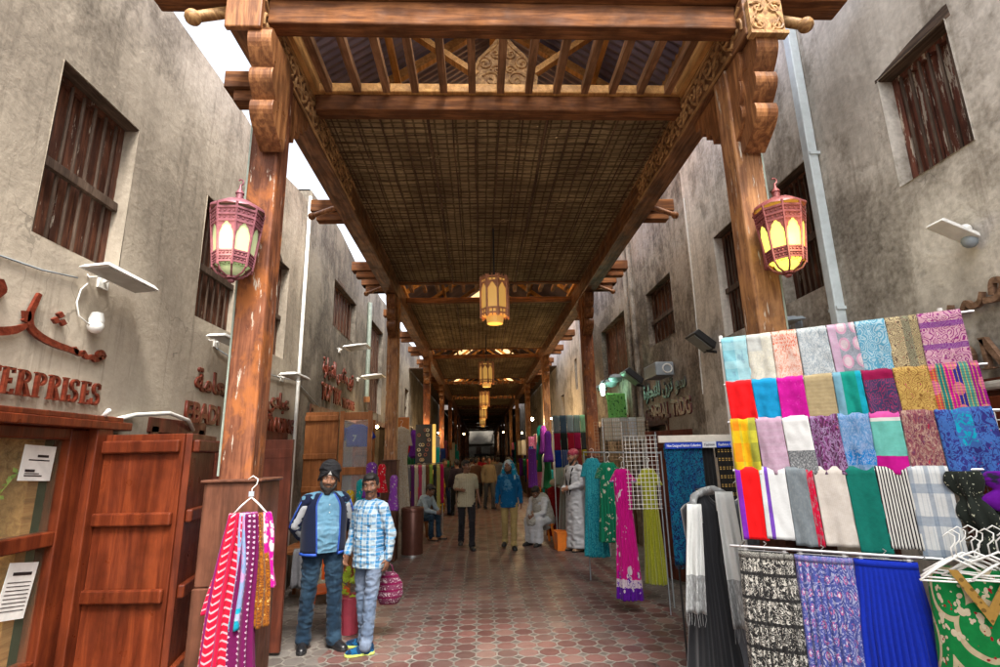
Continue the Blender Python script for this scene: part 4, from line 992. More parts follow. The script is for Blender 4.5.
t = thing('shop_sign', 'dark red block lettering under black Arabic script on the brown wall', 'sign', (WR, 9.95, 2.35), 0, None)
o, w_ = text_obj('GENERAL', .36, .012, M_SIGND, t, (-.02, 0, .03), RR, 1, off=.012); o.scale = (1.3 / w_, 1, 1)
o, w_ = text_obj('TRDG', .36, .012, M_SIGND, t, (-.02, -1.42, .03), RR, 1, off=.012); o.scale = (.78 / w_, 1, 1)
o, w_ = text_obj('\uFE93\uFEAD\uFE8E\uFEA0\uFE98\uFEE0\uFEDF \uFEE5\uFEAE\uFE97 \uFEEE\uFEB3', .36, .012, M_BLACK, t, (-.02, .0, .44), RR, 1, 'script', off=.01); o.scale = (2.1 / w_, 1, 1)
# ================================================================== CLOTH
def sheet(name, label, cat, mat, loc, rz, w, h, folds=3, amp=.012, group=None, flare=0, gather=1.0, seed=0, lean=0, parent=None, nu=40, nv=28, fringe=None, th=.004, y0=0, hem=0.0, back=.12):
    """cloth hung over a rod: short fall behind, long fall in front"""
    rnd = random.Random(seed); ph = rnd.uniform(0, 6)
    def fn(u, v):
        if v < .14:
            t = v / .14
            if t < .6: y, z = .016, -back * (1 - t / .6)
            else: a = (t - .6) / .4 * pi; y, z = .016 * cos(a), .014 * sin(a)
            vv = 0
        else: vv = (v - .14) / .86; y, z = -.016, -h * vv
        k = gather + (1 - gather + flare) * vv
        x = w / 2 + (u - .5) * w * k + lean * vv
        f = sin(2 * pi * folds * u + ph + .8 * sin(2.2 * vv + seed)) + .5 * noise.noise(V((u * 6 + seed, vv * 2.5, seed)))
        y -= amp * (.25 + .95 * vv) * (f + 1) + .006 * noise.noise(V((u * 3, vv * 5, seed * 3)))
        z += hem * noise.noise(V((u * 5, seed, 0))) * vv + .0012 * sin(u * 5 + seed) * vv
        return (x, y + y0, z)
    o = MB().grid(fn, nu, nv).build(name, mat, parent, smooth=2, solid=th, fix=False)
    o.location = loc; o.rotation_euler = (0, 0, rz)
    if cat: tag(o, label, cat, group)
    if fringe:
        m = MB()
        for i in range(int(w / .012)):
            u = (i + .5) / int(w / .012); p = V(fn(u, 1)); m.tube([p, p + V((rnd.uniform(-.004, .004), 0, -.03)), p + V((rnd.uniform(-.012, .012), 0, -fringe))], .0018, 4)
        m.build('fringe', mat, o)
    return o
def ring(a, b, z, n=72, folds=0, amp=0, ph=0, cx=0, cy=0, ex=2.4, seed=0, fa=None):
    out = []
    for k in range(n):
        t = 2 * pi * k / n; c, s_ = cos(t), sin(t)
        r = (abs(c) ** ex + abs(s_) ** ex) ** (-1 / ex)
        m = 1 + amp * (cos(folds * t + ph + 1.2 * sin(t * 2 + seed)) + .5 * noise.noise(V((c * 3, s_ * 3, z * 1.5 + seed)))) 
        out.append(V((cx + a * r * c * m, cy + b * r * s_ * m + (fa or 0) * s_ * (cos(pi * folds * c + ph + 1.5 * noise.noise(V((c * 2, seed, z)))) + .4 * noise.noise(V((c * 5, seed, z * 3)))), z)))
    return out
def interp(prof, z):
    for p, q in zip(prof, prof[1:]):
        if p[0] >= z >= q[0]:
            t = (p[0] - z) / (p[0] - q[0] + 1e-9); t = t * t * (3 - 2 * t) if False else t
            return [p[i] + (q[i] - p[i]) * t for i in range(1, len(p))]
    return list(prof[-1][1:])
def gown(parent, name, mat, prof, folds=9, amp=.1, seed=0, n=96, step=.03, start=.5, voxel=0):
    """draped garment body; prof = [(z, half width, half depth), ...] top to bottom"""
    z = prof[0][0]; rings = []; z1 = prof[-1][0]; H = z - z1
    while True:
        a, b = interp(prof, z)[:2]; t = (prof[0][0] - z) / H
        gk = max(0, (t - start * .3)) / (1 - start * .3); rings.append(ring(a, b, z, n, folds, amp * gk * .6, seed, seed=seed, fa=min(.022, amp * .12) * (.25 + .75 * gk) * min(1, t * 12)))
        if z <= z1: break
        z = max(z1, z - step)
    for p in rings[-1]: p.z += .012 * noise.noise(V((p.x * 7, p.y * 7, seed)))
    return MB().loft(rings, caps=False).build(name, mat, parent, smooth=2, fix=True, solid=.004)
def hanger_mesh(m, w=.4, c=(0, 0, 0), r=.006):
    x, y, z = c
    m.tube([(x - w / 2, y, z - .1), (x - w * .25, y, z - .045), (x, y, z), (x + w * .25, y, z - .045), (x + w / 2, y, z - .1)], r, 6)
    m.tube([(x - w / 2, y, z - .1), (x, y, z - .112), (x + w / 2, y, z - .1)], r * .8, 6)
    m.tube([(x, y, z), (x, y, z + .05), (x + .025, y, z + .075), (x + .03, y, z + .105), (x, y, z + .125), (x - .028, y, z + .105)], r * .6, 6)
def dress(label, loc, rz, mat, prof, folds=9, amp=.1, seed=0, sleeves=None, group=None, hang=True, cat='dress', collar=None, name='hanging_dress', start=.5):
    t = thing(name, label, cat, loc, rz, group)
    b = gown(t, 'dress_body', mat, prof, folds, amp, seed, start=start)
    z0, a0 = prof[0][0], prof[0][1]
    if sleeves:
        L, r = sleeves
        zs = prof[1][0] - .02; a1 = prof[1][1]
        for s_ in (-1, 1):
            rr = []
            for i in range(9):
                q = i / 8; rr.append(ring(r * (1 - .1 * q), r * .8 * (1 - .1 * q), 0, 20, 3, .06, s_, seed=seed))
                c = V((s_ * (a1 - .03 + .06 * q), 0, zs - L * q))
                rr[-1] = [V((p.x, p.y, 0)) + c for p in rr[-1]]
            MB().loft(rr, caps=False).build('sleeve', mat, t, smooth=2, solid=.003)
    if hang:
        m = MB(); hanger_mesh(m, max(.2, a0 * 1.8), (0, 0, z0 + .02)); m.build('hanger', M_WHITE, t, smooth=2)
    return t

# ---- scarf fabrics for the display: (label, material, fringe)
c_ = dict
def F(*a, **k): return fab(*a, **k)
RW1 = [
 ('pale aqua-blue scarf with faint patchwork', F('scarf_aqua', [(0, (.24, .48, .55)), (.5, (.34, .55, .6))], 'u', [c_(k='noise', c=(.2, .33, .42), s=3, t=.55, a=.6), c_(k='vs', c=(.5, .68, .7), s=3, t=.4, a=.3)])),
 ('ivory scarf with a pale grey corner patch', F('scarf_ivory', (.68, .66, .56), pats=[c_(k='us', c=(.42, .46, .48), s=1, t=.6, band=(.6, 1), a=.7), c_(k='vine', c=(.5, .5, .46), s=9, t=.5, a=.6)])),
 ('coral scarf with red-orange printed corner', F('scarf_coral', (.72, .38, .3), pats=[c_(k='vine', c=(.8, .68, .6), s=9, t=.7, a=.7), c_(k='dots', c=(.75, .12, .06), s=16, t=.3, r=.4, band=(.55, 1), a=.9)])),
 ('silvery white scarf with thin grey vine pattern', F('scarf_silver', (.6, .64, .65), pats=[c_(k='vine', c=(.3, .36, .4), s=11, t=.5, a=.8)])),
 ('grey scarf with pink medallions and a pink border', F('scarf_medallion', [(0, (.62, .42, .56)), (.3, (.27, .3, .35))], 'u', [c_(k='dots', c=(.72, .38, .52), s=2.0, t=.4, r=0, band=(.28, 1, 1)), c_(k='dots', c=(.75, .62, .66), s=2.0, t=.27, r=0, band=(.28, 1, 1)), c_(k='vine', c=(.5, .5, .54), s=10, t=.4, a=.5)], asp=(1, 1.8))),
 ('light blue scarf covered in pale round flowers', F('scarf_skyflower', (.16, .40, .55), pats=[c_(k='paisley', c=(.45, .62, .7), s=4.5, t=.1, f=24), c_(k='floral', c=(.55, .7, .76), s=8, t=.42, a=.7)], asp=(1, 1.8))),
 ('ornate beige, green and brown patterned scarf', F('scarf_ornate', [(0, (.62, .52, .32)), (.5, (.3, .3, .2)), (.75, (.5, .42, .24))], 'u', [c_(k='paisley', c=(.16, .11, .08), s=6, t=.35, f=30), c_(k='floral', c=(.55, .16, .15), s=11, t=.36), c_(k='floral', c=(.8, .76, .55), s=17, t=.32)], asp=(1, 1.8))),
 ('large pink and purple paisley scarf at the right end of the top row', F('scarf_pinkpaisley', (.7, .42, .5), pats=[c_(k='paisley', c=(.3, .05, .22), s=5, t=.5, f=26), c_(k='floral', c=(.82, .7, .6), s=9, t=.45), c_(k='vs', c=(.22, .06, .3), s=3, t=.25, a=.75), c_(k='floral', c=(.65, .1, .4), s=18, t=.3)], asp=(1, 1.8))),
]
RW2 = [
 ('plain bright red scarf on the left edge of the second row', F('scarf_red', (.78, .012, .015))),
 ('plain vivid cyan-blue scarf', F('scarf_cyan', (.0, .27, .55))),
 ('magenta scarf with darker tonal leaf print', F('scarf_magenta', (.55, .02, .30), pats=[c_(k='floral', c=(.68, .12, .45), s=12, t=.42)])),
 ('plain khaki-beige scarf', F('scarf_khaki', (.40, .32, .19), pats=[c_(k='vs', c=(.46, .38, .24), s=14, t=.5, a=.4)])),
 ('scarf striped light blue and teal green', F('scarf_teal_stripe', [(0, (.22, .42, .52)), (.28, (.02, .30, .24)), (.8, (.02, .36, .48))], 'u')),
 ('dark navy paisley scarf with crimson top band', F('scarf_navy_crimson', [(0, (.06, .05, .12)), (.72, (.3, .01, .07))], 'v', [c_(k='paisley', c=(.3, .06, .14), s=6, t=.55, f=22, band=(0, .72))])),
 ('ochre scarf with pink and dark green paisley', F('scarf_ochre', (.62, .42, .16), pats=[c_(k='paisley', c=(.3, .16, .06), s=5, t=.55, f=24), c_(k='floral', c=(.6, .08, .2), s=7, t=.35), c_(k='floral', c=(.2, .36, .08), s=9, t=.28)], asp=(1, 1.8))),
 ('multicoloured scarf of magenta, green and orange stripes with rings', F('scarf_multi', [(0, (.7, .16, .12)), (.14, (.03, .22, .2)), (.3, (.65, .06, .32)), (.48, (.05, .05, .3)), (.62, (.1, .35, .28)), (.8, (.4, .04, .26))], 'u', [c_(k='dots', c=(.78, .24, .36), s=2.2, t=.3, r=.2), c_(k='us', c=(.75, .5, .12), s=13, t=.22, a=.8), c_(k='vs', c=(.08, .04, .12), s=22, t=.3, a=.5)])),
]
RW3 = [
 ('orange scarf crossed with yellow and olive green checks', F('scarf_orange_plaid', [(0, (.78, .24, .03)), (.35, (.8, .42, .05)), (.72, (.3, .30, .06))], 'u', [c_(k='vs', c=(.66, .6, .1), s=2, t=.4, a=.55), c_(k='us', c=(.35, .4, .08), s=3, t=.3, a=.5)])),
 ('plain dusty mauve scarf', F('scarf_mauve', (.47, .33, .42), pats=[c_(k='vs', c=(.5, .38, .46), s=9, t=.4, a=.5)])),
 ('white scarf with grey-black fringed lower end', F('scarf_white_grey', [(0, (.13, .14, .15)), (.36, (.76, .77, .76))], 'v', [c_(k='noise', c=(.45, .46, .46), s=30, t=.5, band=(0, .36), a=.8)])),
 ('dark plum scarf with pink and purple flowers', F('scarf_plum', (.09, .025, .07), pats=[c_(k='paisley', c=(.22, .07, .2), s=4, t=.3, f=20), c_(k='floral', c=(.5, .16, .2), s=6, t=.34), c_(k='vine', c=(.35, .25, .4), s=7, t=.35)])),
 ('denim-blue scarf with tonal flowers and a bright blue band', F('scarf_blueflower', [(0, (.16, .3, .46)), (.14, (.04, .22, .55)), (.36, (.15, .3, .52))], 'v', [c_(k='floral', c=(.34, .45, .62), s=7, t=.42), c_(k='vine', c=(.3, .4, .6), s=9, t=.4)])),
 ('scarf banded pink, mint green and magenta', F('scarf_mintband', [(0, (.55, .04, .28)), (.26, (.2, .55, .48)), (.76, (.78, .8, .75)), (.81, (.72, .16, .42))], 'v')),
 ('dusty rose-brown scarf with red and blue flowers', F('scarf_rosebrown', (.30, .12, .13), pats=[c_(k='paisley', c=(.2, .06, .1), s=4, t=.4, f=22), c_(k='floral', c=(.55, .05, .1), s=5, t=.36), c_(k='floral', c=(.12, .16, .3), s=8, t=.3), c_(k='vine', c=(.5, .35, .28), s=7, t=.3)])),
 ('indigo ornate scarf with a turquoise square, right end of the third row', F('scarf_indigo', (.05, .05, .22), pats=[c_(k='floral', c=(.35, .04, .3), s=9, t=.42), c_(k='us', c=(.03, .42, .60), s=1, t=.62, band=(.38, .95)), c_(k='us', c=(.05, .05, .22), s=1, t=.3), c_(k='floral', c=(.6, .4, .1), s=13, t=.27), c_(k='vine', c=(.1, .2, .5), s=8, t=.6)])),
]
RW4 = [
 ('bright red scarf with purple left edge', F('scarf_redpurple', [(0, (.22, .06, .42)), (.22, (.8, .01, .012))], 'u')),
 ('white scarf crossed by a purple stripe', F('scarf_whitepurple', [(0, (.68, .7, .7)), (.18, (.2, .1, .45)), (.33, (.74, .76, .76))], 'u')),
 ('grey scarf with crimson right border', F('scarf_greyred', [(0, (.19, .22, .24)), (.76, (.62, .01, .05))], 'u', [c_(k='noise', c=(.24, .27, .28), s=14, t=.5, a=.6)])),
 ('plain off-white crinkled scarf', F('scarf_offwhite', (.68, .63, .57), pats=[c_(k='us', c=(.6, .55, .5), s=18, t=.4, a=.4)])),
 ('plain dark teal green scarf', F('scarf_teal', (.0, .17, .13))),
 ('black and white pinstriped scarf', F('scarf_pinstripe', (.74, .73, .68), pats=[c_(k='us', c=(.012, .012, .016), s=10, t=.45)])),
 ('white scarf with broad blue-grey checks', F('scarf_check', (.72, .74, .73), pats=[c_(k='us', c=(.22, .28, .36), s=2.5, t=.3, a=.6), c_(k='vs', c=(.2, .27, .36), s=3.2, t=.3, a=.6), c_(k='us', c=(.4, .46, .52), s=9, t=.2, a=.5)])),
]
RP = V((1.727, 3.55, 0)); RZ = math.atan2(-.558, .830)
def rk(s_, z, out=0): return (RP.x + .830 * s_ - .558 * out, RP.y - .558 * s_ - .830 * out, z)
SB = [[-.008, .155, .31, .46, .631, .782, .938, 1.095, 1.30], [-.008, .155, .305, .46, .62, .77, .925, 1.09, 1.32], [-.006, .15, .305, .455, .61, .77, .92, 1.075, 1.33], [-.008, .135, .285, .435, .6, .75, .9, 1.085]]
ZR = [2.573, 2.262, 2.005, 1.69, 1.243]
ordn = ['top', 'second', 'third', 'bottom']
for r, row in enumerate((RW1, RW2, RW3, RW4)):
    for i, (lab, mt) in enumerate(row):
        a, b = SB[r][i], SB[r][i + 1]; h = ZR[r] - ZR[r + 1] + (.0 if r == 3 else .03)
        if r == 3: h -= (.02, 0.03, .0, .01, -.02, .015, -.03)[i]
        sheet('folded_scarf', f'{lab}' if 'row' in lab else f'{lab}, {ordn[r]} row of the scarf display', 'scarf', mt, rk(a + .003, ZR[r], .022 * r), RZ, b - a - .004, h, folds=.5 + (i * 7 + r * 3) % 4 * .4, amp=.004 + .003 * ((i * 3 + r) % 3), hem=.006, group='folded scarves on the tall display rack', seed=r * 10 + i + 1, flare=.03 if r < 3 else .06, lean=(.008 if r < 3 else .012) + .008 * sin(i * 5.1 + r * 2), nu=22, nv=26, th=.012, back=.1)
rack = thing('display_rack', 'white wire display rack with four rods holding rows of folded scarves', 'rack', (RP.x, RP.y, 0), RZ)
for r in range(4): MB().tube([(-.02, -.022 * r, ZR[r] - .004), (1.36, -.022 * r, ZR[r] - .004)], .009, 8).build('rod', M_METAL, rack, smooth=1)
for x in (-.015, 1.22): MB().tube([(x, .05, 0), (x, .05, 2.62)], .014, 8).build('upright', M_WHITE, rack)
m = MB()
for i in range(8): m.tube([(1.0 + i * .05, .02, 1.2), (1.0 + i * .05, .02, 2.0)], .003, 4)
for i in range(17): m.tube([(.98, .016, 1.2 + i * .05), (1.38, .016, 1.2 + i * .05)], .003, 4)
m.build('wire_grid', M_WHITE, rack)
MB().tube([(-.08, -.13, 1.225), (.98, -.13, 1.225)], .009, 8).tube([(-.02, .05, 1.23), (-.02, -.14, 1.225)], .008, 6).tube([(.9, .05, 1.23), (.9, -.14, 1.225)], .008, 6).build('skirt_rod', M_METAL, rack, smooth=1)
# clip hangers with clips for the skirts
clip0 = thing('clip_hanger', 'chrome clip hanger holding the black and white printed skirt', 'hanger', rk(.115, 1.205, .13), RZ, 'chrome clip hangers above the skirts')
m = MB(); m.tube([(-.13, 0, 0), (.13, 0, 0)], .004, 6); m.tube([(0, 0, 0), (0, 0, .03), (.015, 0, .045), (0, 0, .055)], .003, 6); m.build('bar', M_METAL, clip0)
for s_ in (-.11, .11): MB().box((s_, -.004, -.012), (.02, .014, .04)).build('clip', M_METAL, clip0, bevel=.002)
dup(clip0, 'chrome clip hanger holding the blue-violet medallion skirt', rk(.42, 1.205, .13), RZ); dup(clip0, 'chrome clip hanger holding the royal blue skirt', rk(.72, 1.205, .13), RZ)
SK1 = F('skirt_blackwhite', (.62, .6, .54), pats=[c_(k='vine', c=(.02, .02, .02), s=16, t=.75), c_(k='floral', c=(.03, .03, .03), s=15, t=.36), c_(k='vs', c=(.02, .02, .02), s=8, t=.14), c_(k='us', c=(.02, .02, .02), s=7, t=.1, a=.6)], asp=(2.2, 1.6))
SK2 = F('skirt_medallion', (.42, .43, .60), pats=[c_(k='paisley', c=(.06, .08, .28), s=7, t=.25, f=34, d=.03), c_(k='dots', c=(.55, .18, .34), s=9, t=.28, r=.0), c_(k='dots', c=(.75, .72, .78), s=9, t=.14, r=.0), c_(k='vine', c=(.1, .12, .35), s=14, t=.6)], asp=(2.2, 1.5))
SK3 = F('skirt_royal', (.008, .03, .42), sheen=.1)
def skirt(label, s0, s1, z, L, mat, w0, w1, folds, seed, amp=.1):
    t = thing('hanging_skirt', label, 'skirt', rk((s0 + s1) / 2, z, .13), RZ, 'skirts hanging under the scarf display')
    gown(t, 'skirt_body', mat, [(0, w0, .022), (-.05, w0 * 1.0, .03), (-.35, (w0 + w1) / 2, .05), (-L, w1, .07)], folds, amp, seed, n=160, step=.02, start=.1)
    MB().loft([ring(w0 * 1.01, .026, -.002, 48), ring(w0 * 1.01, .031, -.035, 48)], caps=False).build('waistband', mat, t, smooth=2, solid=.004)
skirt('black and white printed long skirt, leftmost of the hanging skirts', -.035, .27, 1.20, 1.08, SK1, .15, .165, 11, 2, .13)
skirt('blue-violet medallion print long skirt between the printed and the royal blue ones', .28, .565, 1.20, 1.08, SK2, .145, .16, 9, 5, .13)
skirt('plain royal blue gathered skirt below the scarf display', .575, .865, 1.20, 1.06, SK3, .145, .205, 13, 8, .16)
# green embroidered dress at the right edge
GRN = F('green_embroidered', (.012, .20, .05), pats=[c_(k='paisley', c=(.5, .42, .28), s=1.6, t=.72, f=20), c_(k='floral', c=(.6, .52, .38), s=5, t=.52), c_(k='floral', c=(.3, .03, .04), s=8, t=.4), c_(k='dots', c=(.6, .52, .34), s=9, t=.12, r=.6, a=.8)], asp=(3, 2))
gp = rk(1.10, 1.215, .22)
t = thing('hanging_dress', 'green dress with gold embroidery and gold V neckline at the right edge', 'dress', gp, RZ)
gown(t, 'dress_body', GRN, [(-.01, .18, .02), (-.03, .21, .04), (-.3, .22, .06), (-1.1, .26, .08)], 7, .07, 3, n=110)
m = MB(); m.prism([(-.13, -.01), (-.09, -.01), (0, -.17), (.09, -.01), (.13, -.01), (0, -.25)], 'y', -.088, -.078)
m.build('neck_trim', F('gold_trim', (.42, .26, .09), pats=[c_(k='dots', c=(.2, .12, .04), s=30, t=.3, r=.5)]), t)
m = MB(); hanger_mesh(m, .36, (0, 0, .02)); m.build('hanger', M_WHITE, t, smooth=2)
hg0 = thing('clothes_hanger', 'white clothes hanger at the near end of the bunch above the green dress', 'hanger', rk(1.0, 1.26, .3), RZ + .5, 'empty white hangers bunched over the green dress')
m = MB(); hanger_mesh(m, .36); m.build('hanger_frame', M_WHITE, hg0, smooth=2)
for i, (s_, o_, a) in enumerate(((1.02, .28, .35), (1.05, .24, .15), (1.09, .27, -.1), (1.12, .22, .25), (1.15, .28, -.25), (1.19, .24, .1), (1.22, .26, .4))):
    dup(hg0, 'one of the empty white hangers bunched above the green dress', rk(s_, 1.27 + .012 * (i % 3), o_), RZ + a)
# knotted scarves on the grid
def knotted(label, s0, z0, mat, seed, L=.42, w=.09):
    rnd = random.Random(seed); rings = []; N = 30
    for i in range(N + 1):
        t_ = i / N; zz = z0 - L * t_; pinch = .45 + .55 * abs(sin(pi * (t_ * 2.4 + .25)))
        r = [V((p.x + .02 * sin(5 * t_ + seed), p.y - .05, 0)) for p in ring(w * pinch, .04 * pinch + .015, 0, 40, 6, .22, seed + t_ * 3, seed=seed)]
        rings.append([p + V((.03 * t_, 0, -L * t_)) for p in r])
    o = MB().loft(rings).build('knotted_scarf', mat, smooth=2); o.location = rk(s0, z0, .03); o.rotation_euler = (0, 0, RZ); tag(o, label, 'scarf')
knotted('black and white leaf print scarf knotted on the wire grid', 1.16, 1.68, F('leaf_bw', (.015, .02, .015), pats=[c_(k='floral', c=(.65, .66, .5), s=13, t=.42), c_(k='floral', c=(.6, .5, .03), s=4, t=.2, band=(0, .3))], asp=(2, 1)), 4, .44, .085)
knotted('purple knotted scarf with orange and black flowers at the right edge', 1.32, 1.68, F('purple_knot', (.16, .02, .32), pats=[c_(k='floral', c=(.5, .16, .06), s=7, t=.36), c_(k='noise', c=(.02, .02, .04), s=5, t=.58)]), 9, .3, .11)
knotted('dark blue scarf bundle below the purple knotted one', 1.36, 1.45, F('blue_knot', (.02, .04, .2), pats=[c_(k='vine', c=(.3, .05, .2), s=6, t=1)]), 15, .26, .12)

# ---- mannequin in black abaya, grey abaya, white scarf
mq = thing('mannequin', 'headless mannequin in a long black abaya beside the skirts', 'mannequin', (1.70, 4.12, 0), -.35)
BLK = F('black_abaya', (.010, .011, .014), sheen=.5)
gown(mq, 'abaya', BLK, [(1.5, .045, .045), (1.45, .06, .06), (1.42, .13, .08), (1.38, .165, .095), (1.2, .15, .11), (1.02, .12, .09), (.85, .15, .1), (.04, .25, .17)], 8, .16, 4, start=1.1)
MB().lathe([(.05, 1.42), (.042, 1.5), (.045, 1.53), (.02, 1.535)], n=16).build('neck', M_BLACK, mq, smooth=1)
m = MB(); m.lathe([(.16, 0), (.16, .015), (.02, .03), (.02, .1)], n=20); m.build('stand', M_METAL, mq)
GRY = F('grey_abaya', (.13, .14, .16), sheen=.4)
dress('plain grey abaya hanging between the mannequin and the skirts', (1.93, 4.0, 0), -.45, GRY, [(1.45, .06, .04), (1.4, .13, .06), (1.3, .15, .07), (1.0, .15, .07), (.03, .2, .1)], 6, .1, 6, sleeves=(.55, .06), cat='dress')
WSC = F('white_fringe_scarf', [(0, (.3, .31, .31)), (.3, (.72, .74, .72))], 'v', [c_(k='noise', c=(.5, .52, .52), s=20, t=.5, band=(0, .3))])
ws = sheet('draped_scarf', 'white scarf with grey fringed ends draped over the mannequin', 'scarf', WSC, (1.53, 4.0, 1.42), -.35, .10, .72, 2, .018, seed=31, lean=-.06, fringe=.08, flare=.4)
o = sheet('scarf_end', None, None, WSC, (.20, -.03, .09), 0, .12, .88, 2, .018, seed=32, lean=.04, fringe=.09, parent=ws, flare=.3)
ws_l = MB().tube([(.04, .01, 0), (.06, .10, .06), (.13, .14, .09), (.21, .1, .11), (.26, .0, .09)], [.035, .045, .05, .045, .04], 10, flat=.6).build('scarf_neck', WSC, ws, smooth=2)

# ---- blue cloth, black cloth with gold chains, header strips
def fx(label, mat, x0, x1, zt, zb, y, name='hanging_cloth', folds=3, amp=.01, seed=0, rz=0, cat='cloth', group=None, fringe=None, **k):
    return sheet(name, label, cat, mat, (x0, y, zt), rz, x1 - x0, zt - zb, folds, amp, group, seed=seed, fringe=fringe, **k)
fx('dark blue cloth with teal swirl print hanging left of the mannequin', F('blue_swirl', (.008, .018, .07), pats=[c_(k='paisley', c=(.01, .09, .22), s=7, t=.45, f=28), c_(k='vine', c=(.0, .13, .22), s=7, t=.4), c_(k='floral', c=(.08, .02, .1), s=9, t=.33)], asp=(1, 2.5)), 1.745, 2.10, 1.87, .82, 5.0, folds=2.5, fringe=.03, seed=5)
fx('plain black cloth between the blue cloth and the gold chain cloth', F('plain_black', (.008, .008, .009)), 2.11, 2.22, 1.87, .9, 5.02, seed=7)
CH = F('chain_cloth', (.012, .011, .010), pats=[c_(k='vs', c=(.5, .34, .13), s=15, t=.34, a=1), c_(k='us', c=(.012, .011, .010), s=9, t=.4), c_(k='vs', c=(.012, .011, .01), s=15, t=.1, o=.88)])
fx('black cloth with rows of gold chain links behind the mannequin', CH, 2.24, 2.52, 1.87, .85, 5.0, seed=9)
rail = thing('cloth_rail', 'white rail and board over the blue and chain cloths', 'rail', (1.7, 5.05, 0)); MB().span((.02, .0, 1.9), (.95, .03, 1.965)).build('board', plain('cream_board', (.62, .58, .5)), rail, bevel=.003)
m = MB(); 
for x in (.12, .92): MB().tube([(x, .05, 0), (x, .05, 1.9)], .01, 6).build('post', M_BLACK, rail)
def header(label, x0, x1, z, c, tc, s):
    o = MB().box(((x1 - x0) / 2, 0, 0), (x1 - x0, .008, .055)).build('header_strip', plain('strip_' + label[:4], c, .4), None); o.location = (x0, 4.965, z); tag(o, label, 'sign')
    t2, w2 = text_obj(s, .034, .001, plain('strip_text', tc), o, (.015, -.005, -.011), (pi / 2, 0, 0), 1, 'printed_text'); t2.scale = ((x1 - x0 - .03) / w2, 1, 1)
header('blue strip with white lettering across the top of the blue cloth', 1.745, 2.10, 1.868, (.01, .05, .42), (.8, .8, .8), 'New Designed Fashion Collection')
header('white strip with dark lettering between the two blue strips', 2.105, 2.235, 1.872, (.6, .62, .64), (.1, .1, .15), 'Fashion')
header('second blue strip over the chain cloth near the scarf rack', 2.24, 2.52, 1.87, (.01, .05, .42), (.8, .8, .8), 'Fashion Collection')

# ---- dresses on the right of the lane
MAG = F('magenta_dress', [(0, (.12, .02, .3)), (.1, (.65, .55, .62)), (.16, (.62, .008, .24))], 'v', [c_(k='floral', c=(.75, .66, .7), s=2.0, t=.52), c_(k='floral', c=(.12, .02, .35), s=4, t=.62, band=(0, .22)), c_(k='floral', c=(.72, .65, .68), s=4, t=.48, band=(.05, .25))], asp=(4, 3))
MG = [(1.62, .06, .03), (1.58, .1, .05), (1.4, .105, .06), (1.15, .095, .06), (.14, .15, .09)]
dress('long magenta dress with white flowers and purple hem', (1.75, 6.6, 0), -.3, MAG, MG, 7, .2, 3, sleeves=(.1, .04), start=.2)
YEL = F('yellow_dress', (.40, .42, .02), pats=[c_(k='dots', c=(.55, .5, .1), s=16, t=.2, r=.6)], asp=(3, 3), sheen=.6)
dress('sheer yellow-green dress hanging beside the magenta one', (2.2, 7.0, 0), -.3, YEL, [(1.6, .07, .03), (1.55, .1, .05), (1.2, .09, .06), (.2, .13, .08)], 7, .2, 8, sleeves=(.14, .05))
GRD = F('green_white_dress', (.01, .19, .1), pats=[c_(k='floral', c=(.6, .62, .5), s=3.5, t=.5)], asp=(3, 3))
dress('dark green dress with white flower print', (1.82, 7.6, 0), -.3, GRD, [(1.68, .08, .03), (1.63, .12, .05), (1.3, .13, .07), (.62, .17, .09)], 7, .18, 11, sleeves=(.15, .055))
TUR = F('turquoise_dress', (.0, .24, .34), pats=[c_(k='vine', c=(.1, .45, .5), s=9, t=.5), c_(k='floral', c=(.02, .15, .28), s=7, t=.35)], asp=(3, 3))
dress('turquoise patterned dress beside the man in the white robe', (1.68, 8.0, 0), -.3, TUR, [(1.74, .07, .03), (1.69, .11, .05), (1.3, .12, .07), (.36, .17, .09)], 7, .18, 14, sleeves=(.2, .055))
gr = thing('wire_grid', 'white wire grid panel hung in front of the magenta dress', 'grid', (1.76, 6.45, 0), -.12); m = MB()
for i in range(8): m.tube([(.02 + i * .05, 0, 1.15), (.02 + i * .05, 0, 2.0)], .0035, 4)
for i in range(18): m.tube([(0, .004, 1.16 + i * .05), (.4, .004, 1.16 + i * .05)], .0035, 4)
m.build('wires', M_WHITE, gr)
m = MB(); m.tube([(.39, .02, 0), (.39, .02, 2.05)], .007, 6); m.build('pole', M_GREYB, gr)
gr = thing('wire_grid', 'brown wire grid panel behind the green dress top', 'grid', (1.85, 8.5, 0), 0); m = MB()
for i in range(17): m.tube([(i * .055, 0, 1.7), (i * .055, 0, 2.3)], .004, 4)
for i in range(12): m.tube([(0, .004, 1.7 + i * .055), (.9, .004, 1.7 + i * .055)], .004, 4)
m.build('wires', plain('brown_wire', (.3, .2, .12)), gr); MB().tube([(.45, .02, 0), (.45, .02, 2.3)], .012, 6).build('pole', M_METAL, gr)
rs = thing('garment_rail', 'rail carrying the turquoise, green, yellow and magenta dresses', 'rail', (1.6, 8.2, 0), math.atan2(-1.4, .65))
m = MB(); m.tube([(0, 0, 1.83), (1.65, 0, 1.8)], .012, 6); 
for x in (0, 1.65): m.tube([(x, 0, 0), (x, 0, 1.82)], .009, 6)
m.build('frame', M_GREYB, rs)

